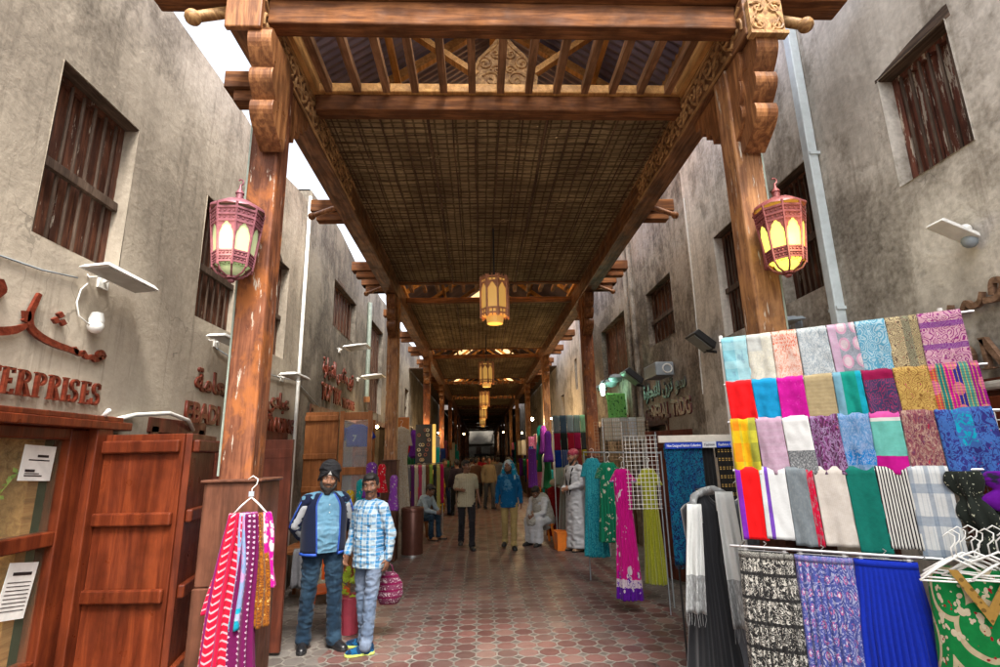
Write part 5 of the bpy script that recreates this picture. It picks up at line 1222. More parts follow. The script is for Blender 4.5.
def mini_rack(label, x0, y, z0, cw, rh, rows, seed, scarf_label, group):
    t = thing('display_rack', label, 'rack', (x0, y, 0)); nx = len(rows[0]); m = MB()
    for r in range(len(rows)): m.tube([(-.02, .0 - .012 * r, z0 - rh * r), (cw * nx + .02, -.012 * r, z0 - rh * r)], .007, 6)
    for x in (0, cw * nx): m.tube([(x, .04, 0), (x, .04, z0)], .012, 6)
    m.build('frame', M_METAL, t)
    for r, row in enumerate(rows):
        for i, (nm, c, p) in enumerate(row):
            sheet('folded_scarf', f'{nm} scarf on {scarf_label}, row {"one two three four".split()[r]} from the top', 'scarf', F('mini_scarf', c, pats=p), (x0 + cw * i + .004, y - .03 - .012 * r, z0 - rh * r), 0, cw - .008, rh + .01, 1, .004, group, seed=seed + r * 7 + i, nu=8, nv=10, th=.008)
_ = ()
st = [c_(k='us', c=(.3, .3, .28), s=3, t=.3)]; ck = [c_(k='vs', c=(.3, .28, .22), s=6, t=.3, a=.6), c_(k='us', c=(.3, .28, .22), s=4, t=.3, a=.6)]
mini_rack('small rack of coloured scarves left of the second right post', 1.6, 11.5, 2.62, .148, .36,
  [[('slate grey', (.2, .24, .3), st), ('dark blue-grey', (.08, .12, .18), _), ('light grey', (.3, .34, .36), _), ('grey-green', (.2, .26, .24), st), ('pale green', (.3, .48, .3), _)],
   [('crimson', (.32, .01, .05), _), ('black', (.015, .015, .015), _), ('deep red', (.36, .01, .03), _), ('wine red', (.3, .015, .06), _), ('charcoal', (.03, .03, .03), _)],
   [('navy blue', (.02, .05, .26), _), ('royal navy', (.02, .06, .22), st), ('white', (.6, .62, .58), _), ('brown-red', (.22, .05, .04), _), ('olive gold', (.3, .24, .04), _)],
   [('sage', (.3, .34, .27), _), ('cream', (.55, .52, .42), _), ('grey striped', (.35, .36, .36), st), ('ivory', (.6, .57, .48), _), ('dull olive', (.36, .34, .24), _)]], 40, 'the small rack left of the post', 'scarves on the small racks by the second right post')
mini_rack('small rack of pale checked scarves right of the second right post', 2.35, 10.0, 2.45, .16, .42,
  [[('beige checked', (.5, .46, .38), ck), ('white checked', (.6, .58, .52), ck), ('grey checked', (.35, .36, .36), ck), ('pale grey', (.5, .52, .52), _), ('cream checked', (.55, .52, .44), ck)]], 60, 'the small rack right of the post', 'scarves on the small racks by the second right post')
gl = F('green_glow_cloth', (.22, .5, .16), pats=[c_(k='noise', c=(.03, .12, .04), s=9, t=.55)], asp=(1, 1))
fx('cloth coloured with the glow of the green lamp above the shop front', gl, 2.75, 3.15, 3.05, 2.5, 11.2, folds=4, amp=.02, seed=3)  # green lamp glow on the wall, put into this cloth's colour
ob = thing('basket', 'square orange plastic basket at the feet of the robed man', 'basket', (1.60, 10.75, 0), .1)
m = MB(); ORG = plain('orange_plastic', (.75, .2, .02), .4)
for a, b in (((-.15, -.15, 0), (.15, -.14, .34)), ((-.15, .14, 0), (.15, .15, .34)), ((-.15, -.14, 0), (-.14, .14, .34)), ((.14, -.14, 0), (.15, .14, .34)), ((-.14, -.14, 0), (.14, .14, .012)), ((-.165, -.165, .32), (.165, -.151, .35)), ((-.165, .151, .32), (.165, .165, .35))): m.span(a, b)
m.build('basket_body', ORG, ob, bevel=.004)
o = MB()
for i in range(7): o.tube([(-.1 + i * .03, .0, .1), (-.02 + i * .025, .03, .9 + .06 * sin(i * 2)), (.03 + i * .022, .05, 1.35)], .012, 5)
o = o.build('cloth_roll', F('grey_rolls', (.3, .3, .26))); o.location = (1.62, 10.9, 0); tag(o, 'bundle of tall grey cloth rolls standing in the orange basket', 'rolls')

# ---- scarves on the hanger at the left post
HX, HY, HZ = -1.39, 3.36, 1.60
sh = thing('clothes_hanger', 'white hanger hooked on the left post base', 'hanger', (HX, HY, HZ + .0), .1); m = MB(); hanger_mesh(m, .2, (0, 0, 0), .006); m.build('hanger_frame', M_WHITE, sh, smooth=2)
MB().box((0, -.006, .02), (.03, .006, .03)).build('size_tag', plain('grey_tag', (.3, .34, .38)), sh)
def drape(label, mat, x0, w0, xb, wb, L, y, seed, folds=4, d=.025):
    rings = []; N = 40
    for i in range(N + 1):
        t_ = i / N; w = (w0 + (wb - w0) * t_ ** .7) / 2; x = x0 + (xb - x0) * t_
        rings.append([V((p.x + x + .008 * sin(6 * t_ + seed), p.y, -.09 - L * t_ + .02 * noise.noise(V((p.x * 9, seed, 3))) * t_)) for p in ring(w, d * (1 + .6 * t_), 0, 72, folds + 2, .34, seed + 1.5 * t_, seed=seed)])
    o = MB().loft(rings, caps=False).build('hanging_scarf', mat, smooth=2, solid=.003); o.location = (HX, y, HZ); tag(o, label, 'scarf', 'scarves on the hanger at the left post'); return o
drape('red and white zigzag scarf, longest on the hanger at the left post', F('red_zigzag', (.58, .012, .04), pats=[c_(k='zig', c=(.66, .42, .46), s=24, t=.26, z=8), c_(k='us', c=(.55, .01, .05), s=4, t=.4), c_(k='us', c=(.25, .0, .12), s=4, t=.1)]), -.06, .07, -.13, .15, 1.02, HY - .05, 2, 5)
drape('short crimson scarf at the left side of the hanger', F('crimson', (.6, .02, .07), pats=[c_(k='zig', c=(.7, .45, .5), s=14, t=.2, z=6)]), -.08, .05, -.15, .10, .55, HY + .0, 5, 3)
drape('violet and pink long scarf behind the red zigzag one', F('violetpink', (.35, .08, .32), pats=[c_(k='noise', c=(.65, .3, .5), s=7, t=.5)], asp=(1, 4)), -.02, .07, -.10, .17, 1.05, HY + .03, 7, 4)
drape('pale pink and lilac striped scarf on the hanger', F('palepink', (.6, .3, .42), pats=[c_(k='vs', c=(.75, .65, .7), s=14, t=.4)]), -.02, .05, -.03, .09, .8, HY - .02, 9, 3)
drape('light blue scarf with turquoise end on the hanger', F('lightblue', [(0, (.02, .3, .42)), (.08, (.35, .5, .62)), (.14, (.05, .36, .5)), (.18, (.25, .33, .52))], 'v', [c_(k='noise', c=(.5, .3, .5), s=6, t=.52)]), -.005, .04, .01, .07, .62, HY - .045, 11, 3)
drape('dark purple scarf with white dots on the hanger', F('purpledots', (.13, .008, .07), pats=[c_(k='dots', c=(.6, .42, .54), s=7, t=.25, r=.1)], asp=(1, 4.2)), .03, .055, .04, .12, .86, HY - .05, 13, 4)
drape('orange-brown leaf print scarf at the right side of the hanger', F('orangebrown', (.34, .12, .02), pats=[c_(k='vine', c=(.15, .05, .02), s=5, t=.5), c_(k='floral', c=(.55, .36, .14), s=5, t=.45)], asp=(1.5, 5)), .07, .035, .12, .08, .62, HY - .02, 17, 3)
drape('magenta and pale scarf at the far right of the hanger', F('magentapale', (.5, .02, .25), pats=[c_(k='noise', c=(.7, .62, .6), s=5, t=.5)]), .09, .04, .13, .07, .42, HY + .02, 19, 2)

# ---- bin, orange chair, bag and left stalls
bn = thing('litter_bin', 'tall round brown metal litter bin beside the second left post', 'bin', (-1.3, 10.55, 0))
M_BIN = plain('bin_brown', (.13, .05, .035), .35, .4)
MB().lathe([(.2, .03), (.205, .05), (.205, .82), (.2, .83)], n=36).build('bin_body', M_BIN, bn, smooth=1)
MB().lathe([(.212, 0), (.212, .04)], n=36).build('base_ring', M_METAL, bn, smooth=1)
MB().lathe([(.212, .80), (.215, .86), (.2, .875), (.15, .88), (.14, .86), (.14, .7)], n=36, caps=False).build('rim', M_BIN, bn, smooth=1)
oc = thing('plastic_chair', 'bright orange plastic chair standing behind the man in the turban', 'chair', (-1.72, 6.35, 0), .5)
ORG2 = plain('orange_red_plastic', (.72, .13, .015), .35)
MB().span((-.2, -.2, .40), (.2, .2, .43)).build('seat', ORG2, oc, bevel=.012)
m = MB()
for i in range(5): m.span((-.17 + i * .075, .185, .47), (-.13 + i * .075, .205, .72))
m.span((-.2, .18, .72), (.2, .21, .78)); m.build('backrest', ORG2, oc, bevel=.006)
for sx_ in (-1, 1):
    for sy in (-1, 1): MB().bar((sx_ * .23, sy * .22, 0), (sx_ * .18, sy * .18, .41), .05, .035).build('leg', ORG2, oc, bevel=.006)
bg_ = thing('shopping_bag', 'pink and white patterned cloth bag hanging at the plaid shirted man\'s side', 'bag', (-.96, 5.92, .34), .2)
BAGM = F('pink_bag', (.2, .06, .11), coord='Object', pats=[c_(k='floral', c=(.6, .5, .52), s=20, t=.6), c_(k='vs', c=(.2, .02, .07), s=12, t=.3)]); bg_.scale = (.78,) * 3
rings = [ring(.03, .02, .0, 40), ring(.12, .07, .01, 40, 5, .05), ring(.17, .09, .12, 40, 5, .07, 1), ring(.16, .085, .26, 40, 6, .08, 2), ring(.10, .05, .36, 40, 8, .1, 3), ring(.05, .03, .40, 40, 8, .1, 3)]
MB().loft(rings).build('bag_body', BAGM, bg_, smooth=2); MB().tube([(-.05, 0, .38), (-.03, 0, .47), (0, 0, .5), (.03, 0, .47), (.05, 0, .38)], .008, 6).build('handle', BAGM, bg_)
fb = thing('flower_bunch', 'bunch of lime green and yellow plastic flowers behind the plaid shirted man', 'flowers', (-1.42, 6.2, 0), 0)
m = MB(); rnd = random.Random(5)
for i in range(34):
    a, b = rnd.uniform(-.16, .16), rnd.uniform(-.1, .1); z = .5 + rnd.uniform(-.13, .15)
    for k in range(5):
        t_ = k * 1.256 + a * 9; d = V((cos(t_), rnd.uniform(-.4, .4), sin(t_))) * .035; q = d.cross(V((0, 1, 0))) * .35; p = V((a, b, z)); m.add([p, p + d * .6 + q, p + d, p + d * .6 - q], [(0, 1, 2, 3)])
m.build('petals', plain('lime_petals', (.42, .6, .04), .5, var=.5, nsc=9), fb, fix=False)
MB().lathe([(.09, 0), (.13, .36), (.125, .37)], n=16).build('pot', plain('red_pot', (.4, .05, .08)), fb)
lace = F('cream_lace', (.52, .44, .33), pats=[c_(k='floral', c=(.42, .2, .1), s=6, t=.33), c_(k='vine', c=(.66, .6, .5), s=10, t=.8)], asp=(3, 4))
dress('long cream lace dress with flower print hung high behind the bin', (-1.62, 11.0, 0), .1, lace, [(2.42, .05, .03), (2.36, .16, .06), (2.1, .16, .09), (1.75, .13, .08), (.4, .24, .13)], 8, .12, 21, sleeves=(.3, .05))
o = MB().span((0, 0, 0), (.42, .03, .30)).build('orange_panel', plain('orange_board', (.5, .16, .02), .5), bevel=.004); o.location = (-1.92, 11.3, 2.34); tag(o, 'small orange board above the lace dress', 'board')
bd = thing('display_board', 'dark board of round glittering trinkets with a yellow lit frame', 'board', (-1.6, 13.3, 0))
MB().span((0, 0, 1.4), (.5, .03, 2.6)).build('panel', M_BLACK, bd)
m = MB(); m.span((.42, -.03, 1.4), (.5, -.001, 2.6)); m.build('lit_strip', plain('lit_yellow_strip', (.9, .55, .12), .4, emit=.2), bd)
rnd = random.Random(4)
for k, c in enumerate(((.65, .5, .25), (.6, .6, .55), (.4, .15, .1))):
    m = MB()
    for i in range(9): m.tube([(.06 + .32 * rnd.random() + .035 * cos(a), -.01, 1.5 + i * .12 + .035 * sin(a)) for a in [j * .785 for j in range(9)]] if False else [(x0_ + .035 * cos(a), -.012, z0_ + .035 * sin(a)) for x0_, z0_ in [(.06 + .3 * rnd.random(), 1.5 + i * .12)] for a in [j * .785 for j in range(9)]], .011, 5)
    m.build('trinkets', plain('trinket', c, .3, .5), bd)
gr2 = 'small garments on the left rail behind the bin'
gr_rail = thing('garment_rail', 'chrome rail of bright garments between the bin and the seated man', 'rail', (-1.75, 12.7, 0), .5); m = MB(); m.tube([(0, 0, 1.62), (.95, 0, 1.66)], .012, 6)
for x in (0, .95): m.tube([(x, 0, 0), (x, 0, 1.64)], .013, 6)
m.build('frame', M_METAL, gr_rail)
for i, (nm, c) in enumerate((('grey', (.2, .2, .22)), ('dark purple', (.12, .03, .14)), ('cream', (.55, .5, .4)), ('rose pink', (.5, .1, .18)), ('white', (.6, .6, .56)), ('brown', (.15, .07, .04)), ('lime green', (.3, .42, .1)), ('black', (.02, .02, .02)), ('pale yellow', (.55, .5, .2)), ('raspberry', (.5, .04, .12)))):
    sheet('hanging_garment', f'{nm} garment hanging on the rail behind the litter bin', 'garment', F('rail_cloth', c), (-1.72 + .083 * i, 12.7 + .045 * i, 1.62), .5, .085, .9 + .1 * (i % 3), 1, .01, gr2, seed=i, nu=6, nv=10)
# goods around the orange doors, behind the two men
gm = 'garments hanging outside the orange-brown doors'
for i, (nm, c, x, y, zt, L, w) in enumerate((('purple', (.16, .05, .25), -1.62, 8.1, 1.75, .5, .16), ('red flowered', (.5, .05, .06), -1.45, 8.0, 1.72, .4, .12), ('teal', (.02, .3, .3), -1.8, 8.3, 1.5, .6, .16), ('mustard', (.5, .34, .05), -1.95, 8.2, 1.35, .5, .14), ('violet', (.25, .08, .35), -1.3, 8.2, 1.55, .5, .12))):
    t = thing('hanging_garment', f'{nm} garment hanging behind the two standing men', 'garment', (x, y, zt), .1, gm); gown(t, 'garment_body', F('door_cloth', c, pats=[c_(k='floral', c=(.5, .45, .4), s=3, t=.5)], asp=(3, 3)), [(0, .03, .02), (-.04, w * .5, .05), (-L * .5, w * .45, .06), (-L, w * .75, .08)], 5, .2, i, n=48, start=.1)
t = thing('hanging_shirt', 'blue sports shirt with a pale seven on its back behind the glass pane', 'shirt', (-2.02, 8.85, 0), 0)
BS = F('blue_shirt', (.01, .03, .30)); gown(t, 'shirt_body', BS, [(2.36, .08, .03), (2.3, .19, .05), (2.0, .18, .07)], 4, .05, 2)
for s_ in (-1, 1): MB().tube([(s_ * .16, 0, 2.29), (s_ * .25, 0, 2.12)], [.06, .07], 12, flat=.5).build('sleeve', BS, t, smooth=1)
text_obj('7', .15, .003, M_GREYB, t, (-.07, -.08, 2.08), (pi / 2, 0, 0), 1, 'number')
st_ = thing('stall_table', 'low wooden stall table under the goods behind the two men', 'table', (-2.15, 7.6, 0)); MB().span((-.5, -.35, .62), (.35, .4, .66)).build('table_top', W_ORNG, st_, bevel=.005)
for a in (-.45, .3):
    for b in (-.3, .35): MB().span((a - .02, b - .02, 0), (a + .02, b + .02, .62)).build('leg', W_ORNG, st_)
for i, (c, x, y) in enumerate((((.3, .3, .32), -2.4, 7.5), ((.45, .4, .3), -2.15, 7.45), ((.12, .14, .2), -1.95, 7.6))):
    o = sheet('folded_cloth', ('grey', 'beige', 'navy')[i] + ' cloth spilling over the front of the low stall table', 'cloth', F('table_cloth', c), (x, 7.23, .69), 0, .2, .45, 2, .02, seed=i + 90, nu=12, nv=10)
# ---- stalls deeper in the lane: garments on rails along both sides
PAL = [('crimson', (.4, .02, .04)), ('teal', (.02, .25, .25)), ('mustard', (.5, .33, .04)), ('violet', (.18, .05, .3)), ('cream', (.55, .5, .4)), ('rust orange', (.5, .16, .03)), ('navy', (.02, .04, .15)), ('rose pink', (.6, .2, .3)), ('dark green', (.03, .15, .06)), ('white', (.6, .6, .58)), ('brown', (.14, .07, .04)), ('turquoise', (.02, .4, .45))]
PM = [F('stall_' + n_.replace(' ', '_'), c, pats=[c_(k='floral', c=mul(c, 2.2), s=5, t=.34)], asp=(2, 3)) for n_, c in PAL]
rnd = random.Random(11); bym = {}
for side, nm in ((-1, 'left'), (1, 'right')):
    y = 13.6
    k = 0
    while y < 42:
        ci = rnd.randrange(12); zt = rnd.choice((1.9, 2.3, 2.6)) + rnd.uniform(-.1, .1); L = rnd.uniform(.8, 1.5) if zt < 2.5 else rnd.uniform(.6, 1.2)
        x = (XL - .15 - rnd.uniform(0, .5)) if side < 0 else (XR + .1 + rnd.uniform(0, .5))
        if side > 0 and y < 15.5: x = 1.75
        w = rnd.uniform(.1, .17)
        key = (ci, k % 2)
        if key in bym:
            t = copy_tree(bym[key]); t.location = (x, y, zt); t['label'] = f'{PAL[ci][0]} garment on the {nm} stalls deep in the lane'; t['group'] = f'{PAL[ci][0]} garments on the {nm} stalls deep in the lane'
        else:
            t = thing('hanging_garment', f'{PAL[ci][0]} garment on the {nm} stalls deep in the lane', 'garment', (x, y, zt), rnd.uniform(-.6, .6), f'{PAL[ci][0]} garments on the {nm} stalls deep in the lane')
            gown(t, 'garment_body', PM[ci], [(0, .05, .03), (-.05, w * .9, .05), (-.4, w * .8, .06), (-L, w * 1.3, .08)], 5, .12, k, n=40, step=.1); bym[key] = t
        y += rnd.uniform(.14, .42) * (1 + (y - 14) * .03); k += 1
done = {}
for side, nm in ((-1, 'left'), (1, 'right')):
    y = 14.0; k = 0
    while y < 34:
        ci = rnd.randrange(12); x = (-1.42 - rnd.uniform(0, .25)) if side < 0 else (1.85 + rnd.uniform(0, .25)); w = rnd.uniform(.16, .24); zt = rnd.choice((1.35, 1.6, 2.1, 2.5)); L = rnd.uniform(.7, 1.1)
        if not (side > 0 and y < 14.8):
            o = sheet('hanging_cloth', f'{PAL[ci][0]} cloth hung out towards the walkway on the {nm} side', 'cloth', PM[ci], (x, y, zt), rnd.uniform(-.5, .5), w, L, 2, .012, f'{PAL[ci][0]} cloths hung out on the {nm} side', seed=k, nu=10, nv=8)
            MB().tube([(w / 2, .02, .0), (w / 2, .02, 2.68 - zt)], .004, 4).build('cord', M_BLACK, o)
        y += rnd.uniform(.5, .95) * (1 + (y - 14) * .04); k += 1
for side, nm, X in ((-1, 'left', -2.05), (1, 'right', 2.5)):
    for y0, y1 in ((14, 20), (20.5, 29), (30, 42)):
        t = thing('garment_rail', f'rail over the {nm} stalls, ' + {14: 'nearest', 20.5: 'middle', 30: 'farthest'}[y0] + ' stretch', 'rail', (X, y0, 0)); m = MB(); m.tube([(0, 0, 2.68), (0, y1 - y0, 2.68)], .015, 6)
        for q in range(int((y1 - y0) / 2) + 1): m.tube([(0, q * 2, 0), (0, q * 2, 2.68)], .018, 6)
        m.build('frame', M_BLACK, t)
        t = thing('stall_counter', f'goods counter along the {nm} side, ' + {14: 'nearest', 20.5: 'middle', 30: 'farthest'}[y0] + ' stretch', 'counter', (X - side * .0, y0, 0)); MB().span((-.35, 0.3, 0), (.35, y1 - y0 - .3, .75)).build('counter_body', W_DARK, t, bevel=.01)
        for q in range(int((y1 - y0) / .5)):
            cc = PAL[(q * 5 + int(y0)) % 12][0]
            o = MB().box((0, 0, .08), (.5, .36, .16 + .1 * ((q * 3) % 4) / 3)).build('folded_stack', PM[(q * 5 + int(y0)) % 12], bevel=.03); o.location = (X, y0 + .6 + q * .5, .755); o.rotation_euler = (0, 0, .1 * ((q % 3) - 1)); tag(o, f'{cc} pile of folded cloth on the {nm} counters', 'cloth pile', f'{cc} cloth piles on the {nm} counters')
# golden trinket column, purple roll, dark red dress under beige headscarf
o = MB().lathe([(.12, .1), (.16, .3), (.12, .6), (.17, .9), (.1, 1.2), (.05, 1.4)], n=9).build('trinket_stand', F('gold_glitter', (.25, .13, .02), coord='Object', pats=[c_(k='dots', c=(.9, .6, .12), s=11, t=.35, r=1), c_(k='dots', c=(.7, .1, .05), s=9, t=.22, r=1)]), smooth=1); o.location = (-1.25, 17.0, 0); tag(o, 'glittering gold and red trinket stand on the left of the lane', 'stand')
dress('dark red patterned dress on a stand beside the seated white robed person', (1.62, 11.9, 0), 0, F('darkred_print', (.2, .02, .02), pats=[c_(k='floral', c=(.5, .2, .12), s=8, t=.34)], asp=(3, 3)), [(1.12, .05, .03), (1.06, .15, .06), (.7, .14, .08), (.1, .2, .1)], 6, .1, 33, hang=False)
o = MB().ball((0, 0, 0), (.15, .13, .09), 14).build('beige_hat', F('beige_hat', (.5, .42, .3)), smooth=2); o.location = (1.66, 11.8, 1.2); tag(o, 'beige cloth hat on top of the dark red dress stand', 'hat')
dress('olive striped garment between the dark red dress and the basket', (1.95, 12.0, 0), 0, F('olive_stripe', (.16, .17, .1), pats=[c_(k='us', c=(.3, .3, .2), s=20, t=.4)]), [(1.2, .05, .03), (1.15, .15, .06), (.15, .18, .09)], 7, .12, 35)
dress('purple printed cloth roll hanging beside the far warm bulb', (1.32, 13.5, 0), 0, F('purple_roll', (.2, .06, .32), pats=[c_(k='floral', c=(.4, .25, .5), s=6, t=.35)], asp=(2, 3)), [(1.95, .1, .06), (1.2, .11, .07), (1.0, .12, .07)], 5, .06, 39)
# ================================================================== PEOPLE
SK_A = plain('skin_brown', (.32, .155, .09), .5, var=.12, nsc=14); SK_B = plain('skin_dark_brown', (.19, .088, .05), .5, var=.12, nsc=14)
HAIR = plain('black_hair', (.012, .010, .009), .6, var=.4, nsc=40); EYEW = plain('eye_white', (.6, .57, .52), .2); EYEB = plain('dark_iris', (.02, .012, .008), .15)
DEF = dict(hipL=(.1, 0, .93), hipR=(-.1, 0, .93), kneeL=(.115, -.02, .50), kneeR=(-.115, -.02, .50), ankL=(.13, .02, .09), ankR=(-.13, .02, .09),
           shL=(.165, .0, 1.395), shR=(-.165, .0, 1.395), elL=(.24, .03, 1.15), elR=(-.24, .03, 1.15), wrL=(.25, -.05, .90), wrR=(-.25, -.05, .90),
           pel=(0, 0, .98), chest=(0, 0, 1.30), neck=(0, .01, 1.46), head=(0, -.01, 1.62))
def lerp(a, b, t): return V(a).lerp(V(b), t)
def hand(m, wr, el, curl=.5, side=1, palm=None, s=1.0):
    """palm, four bent fingers of unequal length, thumb from the side near the wrist"""
    wr, el = V(wr), V(el); d = (wr - el).normalized()
    inn = V(palm) if palm else V((-side, 0, 0)); inn = (inn - d * inn.dot(d)).normalized()      # where the palm looks
    acr = d.cross(inn).normalized() * (1 if side > 0 else -1)                                    # towards the thumb side (front)
    if acr.y > 0 and not palm: acr = -acr
    pc = wr + d * .045
    M_ = Matrix((acr, d, inn)).transposed()
    m.ball(pc, (.040 * s, .055 * s, .018 * s), 12, M_)
    m.ball(pc + d * .015, (.038 * s, .045 * s, .016 * s), 12, M_)
    for i, (o, L) in enumerate(((.030, .068), (.011, .078), (-.009, .073), (-.028, .058))):
        b = pc + acr * o + d * .042; a1 = curl * .5; p1 = b + (d * cos(a1) + inn * sin(a1)) * L * .48
        a2 = curl * 1.3; p2 = p1 + (d * cos(a2) + inn * sin(a2)) * L * .3; a3 = curl * 2; p3 = p2 + (d * cos(a3) + inn * sin(a3)) * L * .22
        m.tube([b - d * .03, b, p1, p2, p3], [.0095 * s, .0095 * s, .0088 * s, .008 * s, .006 * s], 8)
    t0 = pc - d * .02 + acr * .03; t1 = t0 + (acr * .75 + d * .6 + inn * .35).normalized() * .035; t2 = t1 + (acr * .25 + d * .85 + inn * .5).normalized() * .028
    m.tube([t0 - acr * .02, t0, t1, t2], [.014 * s, .013 * s, .0105 * s, .008 * s], 8)
def shoe(parent, ank, toe, mat, sole, L=.28, name='shoe'):
    ank = V(ank); d = V((toe[0], toe[1], 0)).normalized(); s_ = V((-d.y, d.x, 0)); z0 = ank.z - .09
    def rr(t, w, h, z): return [ank + d * (-.075 + L * t) + s_ * (w * cos(2 * pi * k / 18)) + V((0, 0, -ank.z + z0 + z + h * max(-.25, sin(2 * pi * k / 18)))) for k in range(18)]
    m = MB(); m.loft([rr(0, .018, .04, .03), rr(.04, .034, .075, .03), rr(.2, .038, .085, .03), rr(.38, .038, .08, .03), rr(.55, .046, .055, .03), rr(.78, .05, .04, .028), rr(.93, .038, .03, .026), rr(1, .014, .014, .026)])
    o = m.build(name, mat, parent, smooth=2)
    m = MB(); r2 = []
    pts = [(-.08, .02), (-.06, .036), (.02, .036), (.09, .046), (.15, .05), (.19, .038), (.213, .012)]
    poly = [ank + d * a + s_ * b for a, b in pts] + [ank + d * a - s_ * b for a, b in pts[::-1]]
    n = len(poly); m.add([(p.x, p.y, z0 + .001) for p in poly] + [(p.x, p.y, z0 + .028) for p in poly], [tuple(range(n))[::-1], tuple(range(n, 2 * n))] + [(i, (i + 1) % n, n + (i + 1) % n, n + i) for i in range(n)])
    m.build('sole', sole, o, bevel=.004)
def head_geo(m, c, M3):
    B = lambda p, r: m.ball(V(c) + M3 @ V(p), r, 16, M3)
    B((0, .015, .035), (.074, .094, .085)); B((0, -.02, -.01), (.064, .074, .085)); B((0, -.045, -.065), (.046, .045, .042)); B((0, -.072, -.088), (.022, .02, .018))
    B((.033, -.062, -.02), (.026, .03, .024)); B((-.033, -.062, -.02), (.026, .03, .024)); B((0, -.078, .03), (.05, .018, .012))
    for p, r in (((0, -.088, .012), .0095), ((0, -.096, -.008), .0115), ((0, -.104, -.024), .0145), ((.011, -.094, -.03), .009), ((-.011, -.094, -.03), .009)): B(p, (r, r, r))
    B((0, -.089, -.052), (.024, .010, .0065)); B((0, -.087, -.063), (.021, .010, .007))
    for s_ in (-1, 1): B((s_ * .076, .01, -.005), (.010, .02, .032)); B((s_ * .082, .016, .008), (.008, .016, .02))
def rot_dir(yaw, tilt=0, roll=0): return Matrix.Rotation(yaw, 3, 'Z') @ Matrix.Rotation(tilt, 3, 'X') @ Matrix.Rotation(roll, 3, 'Y')
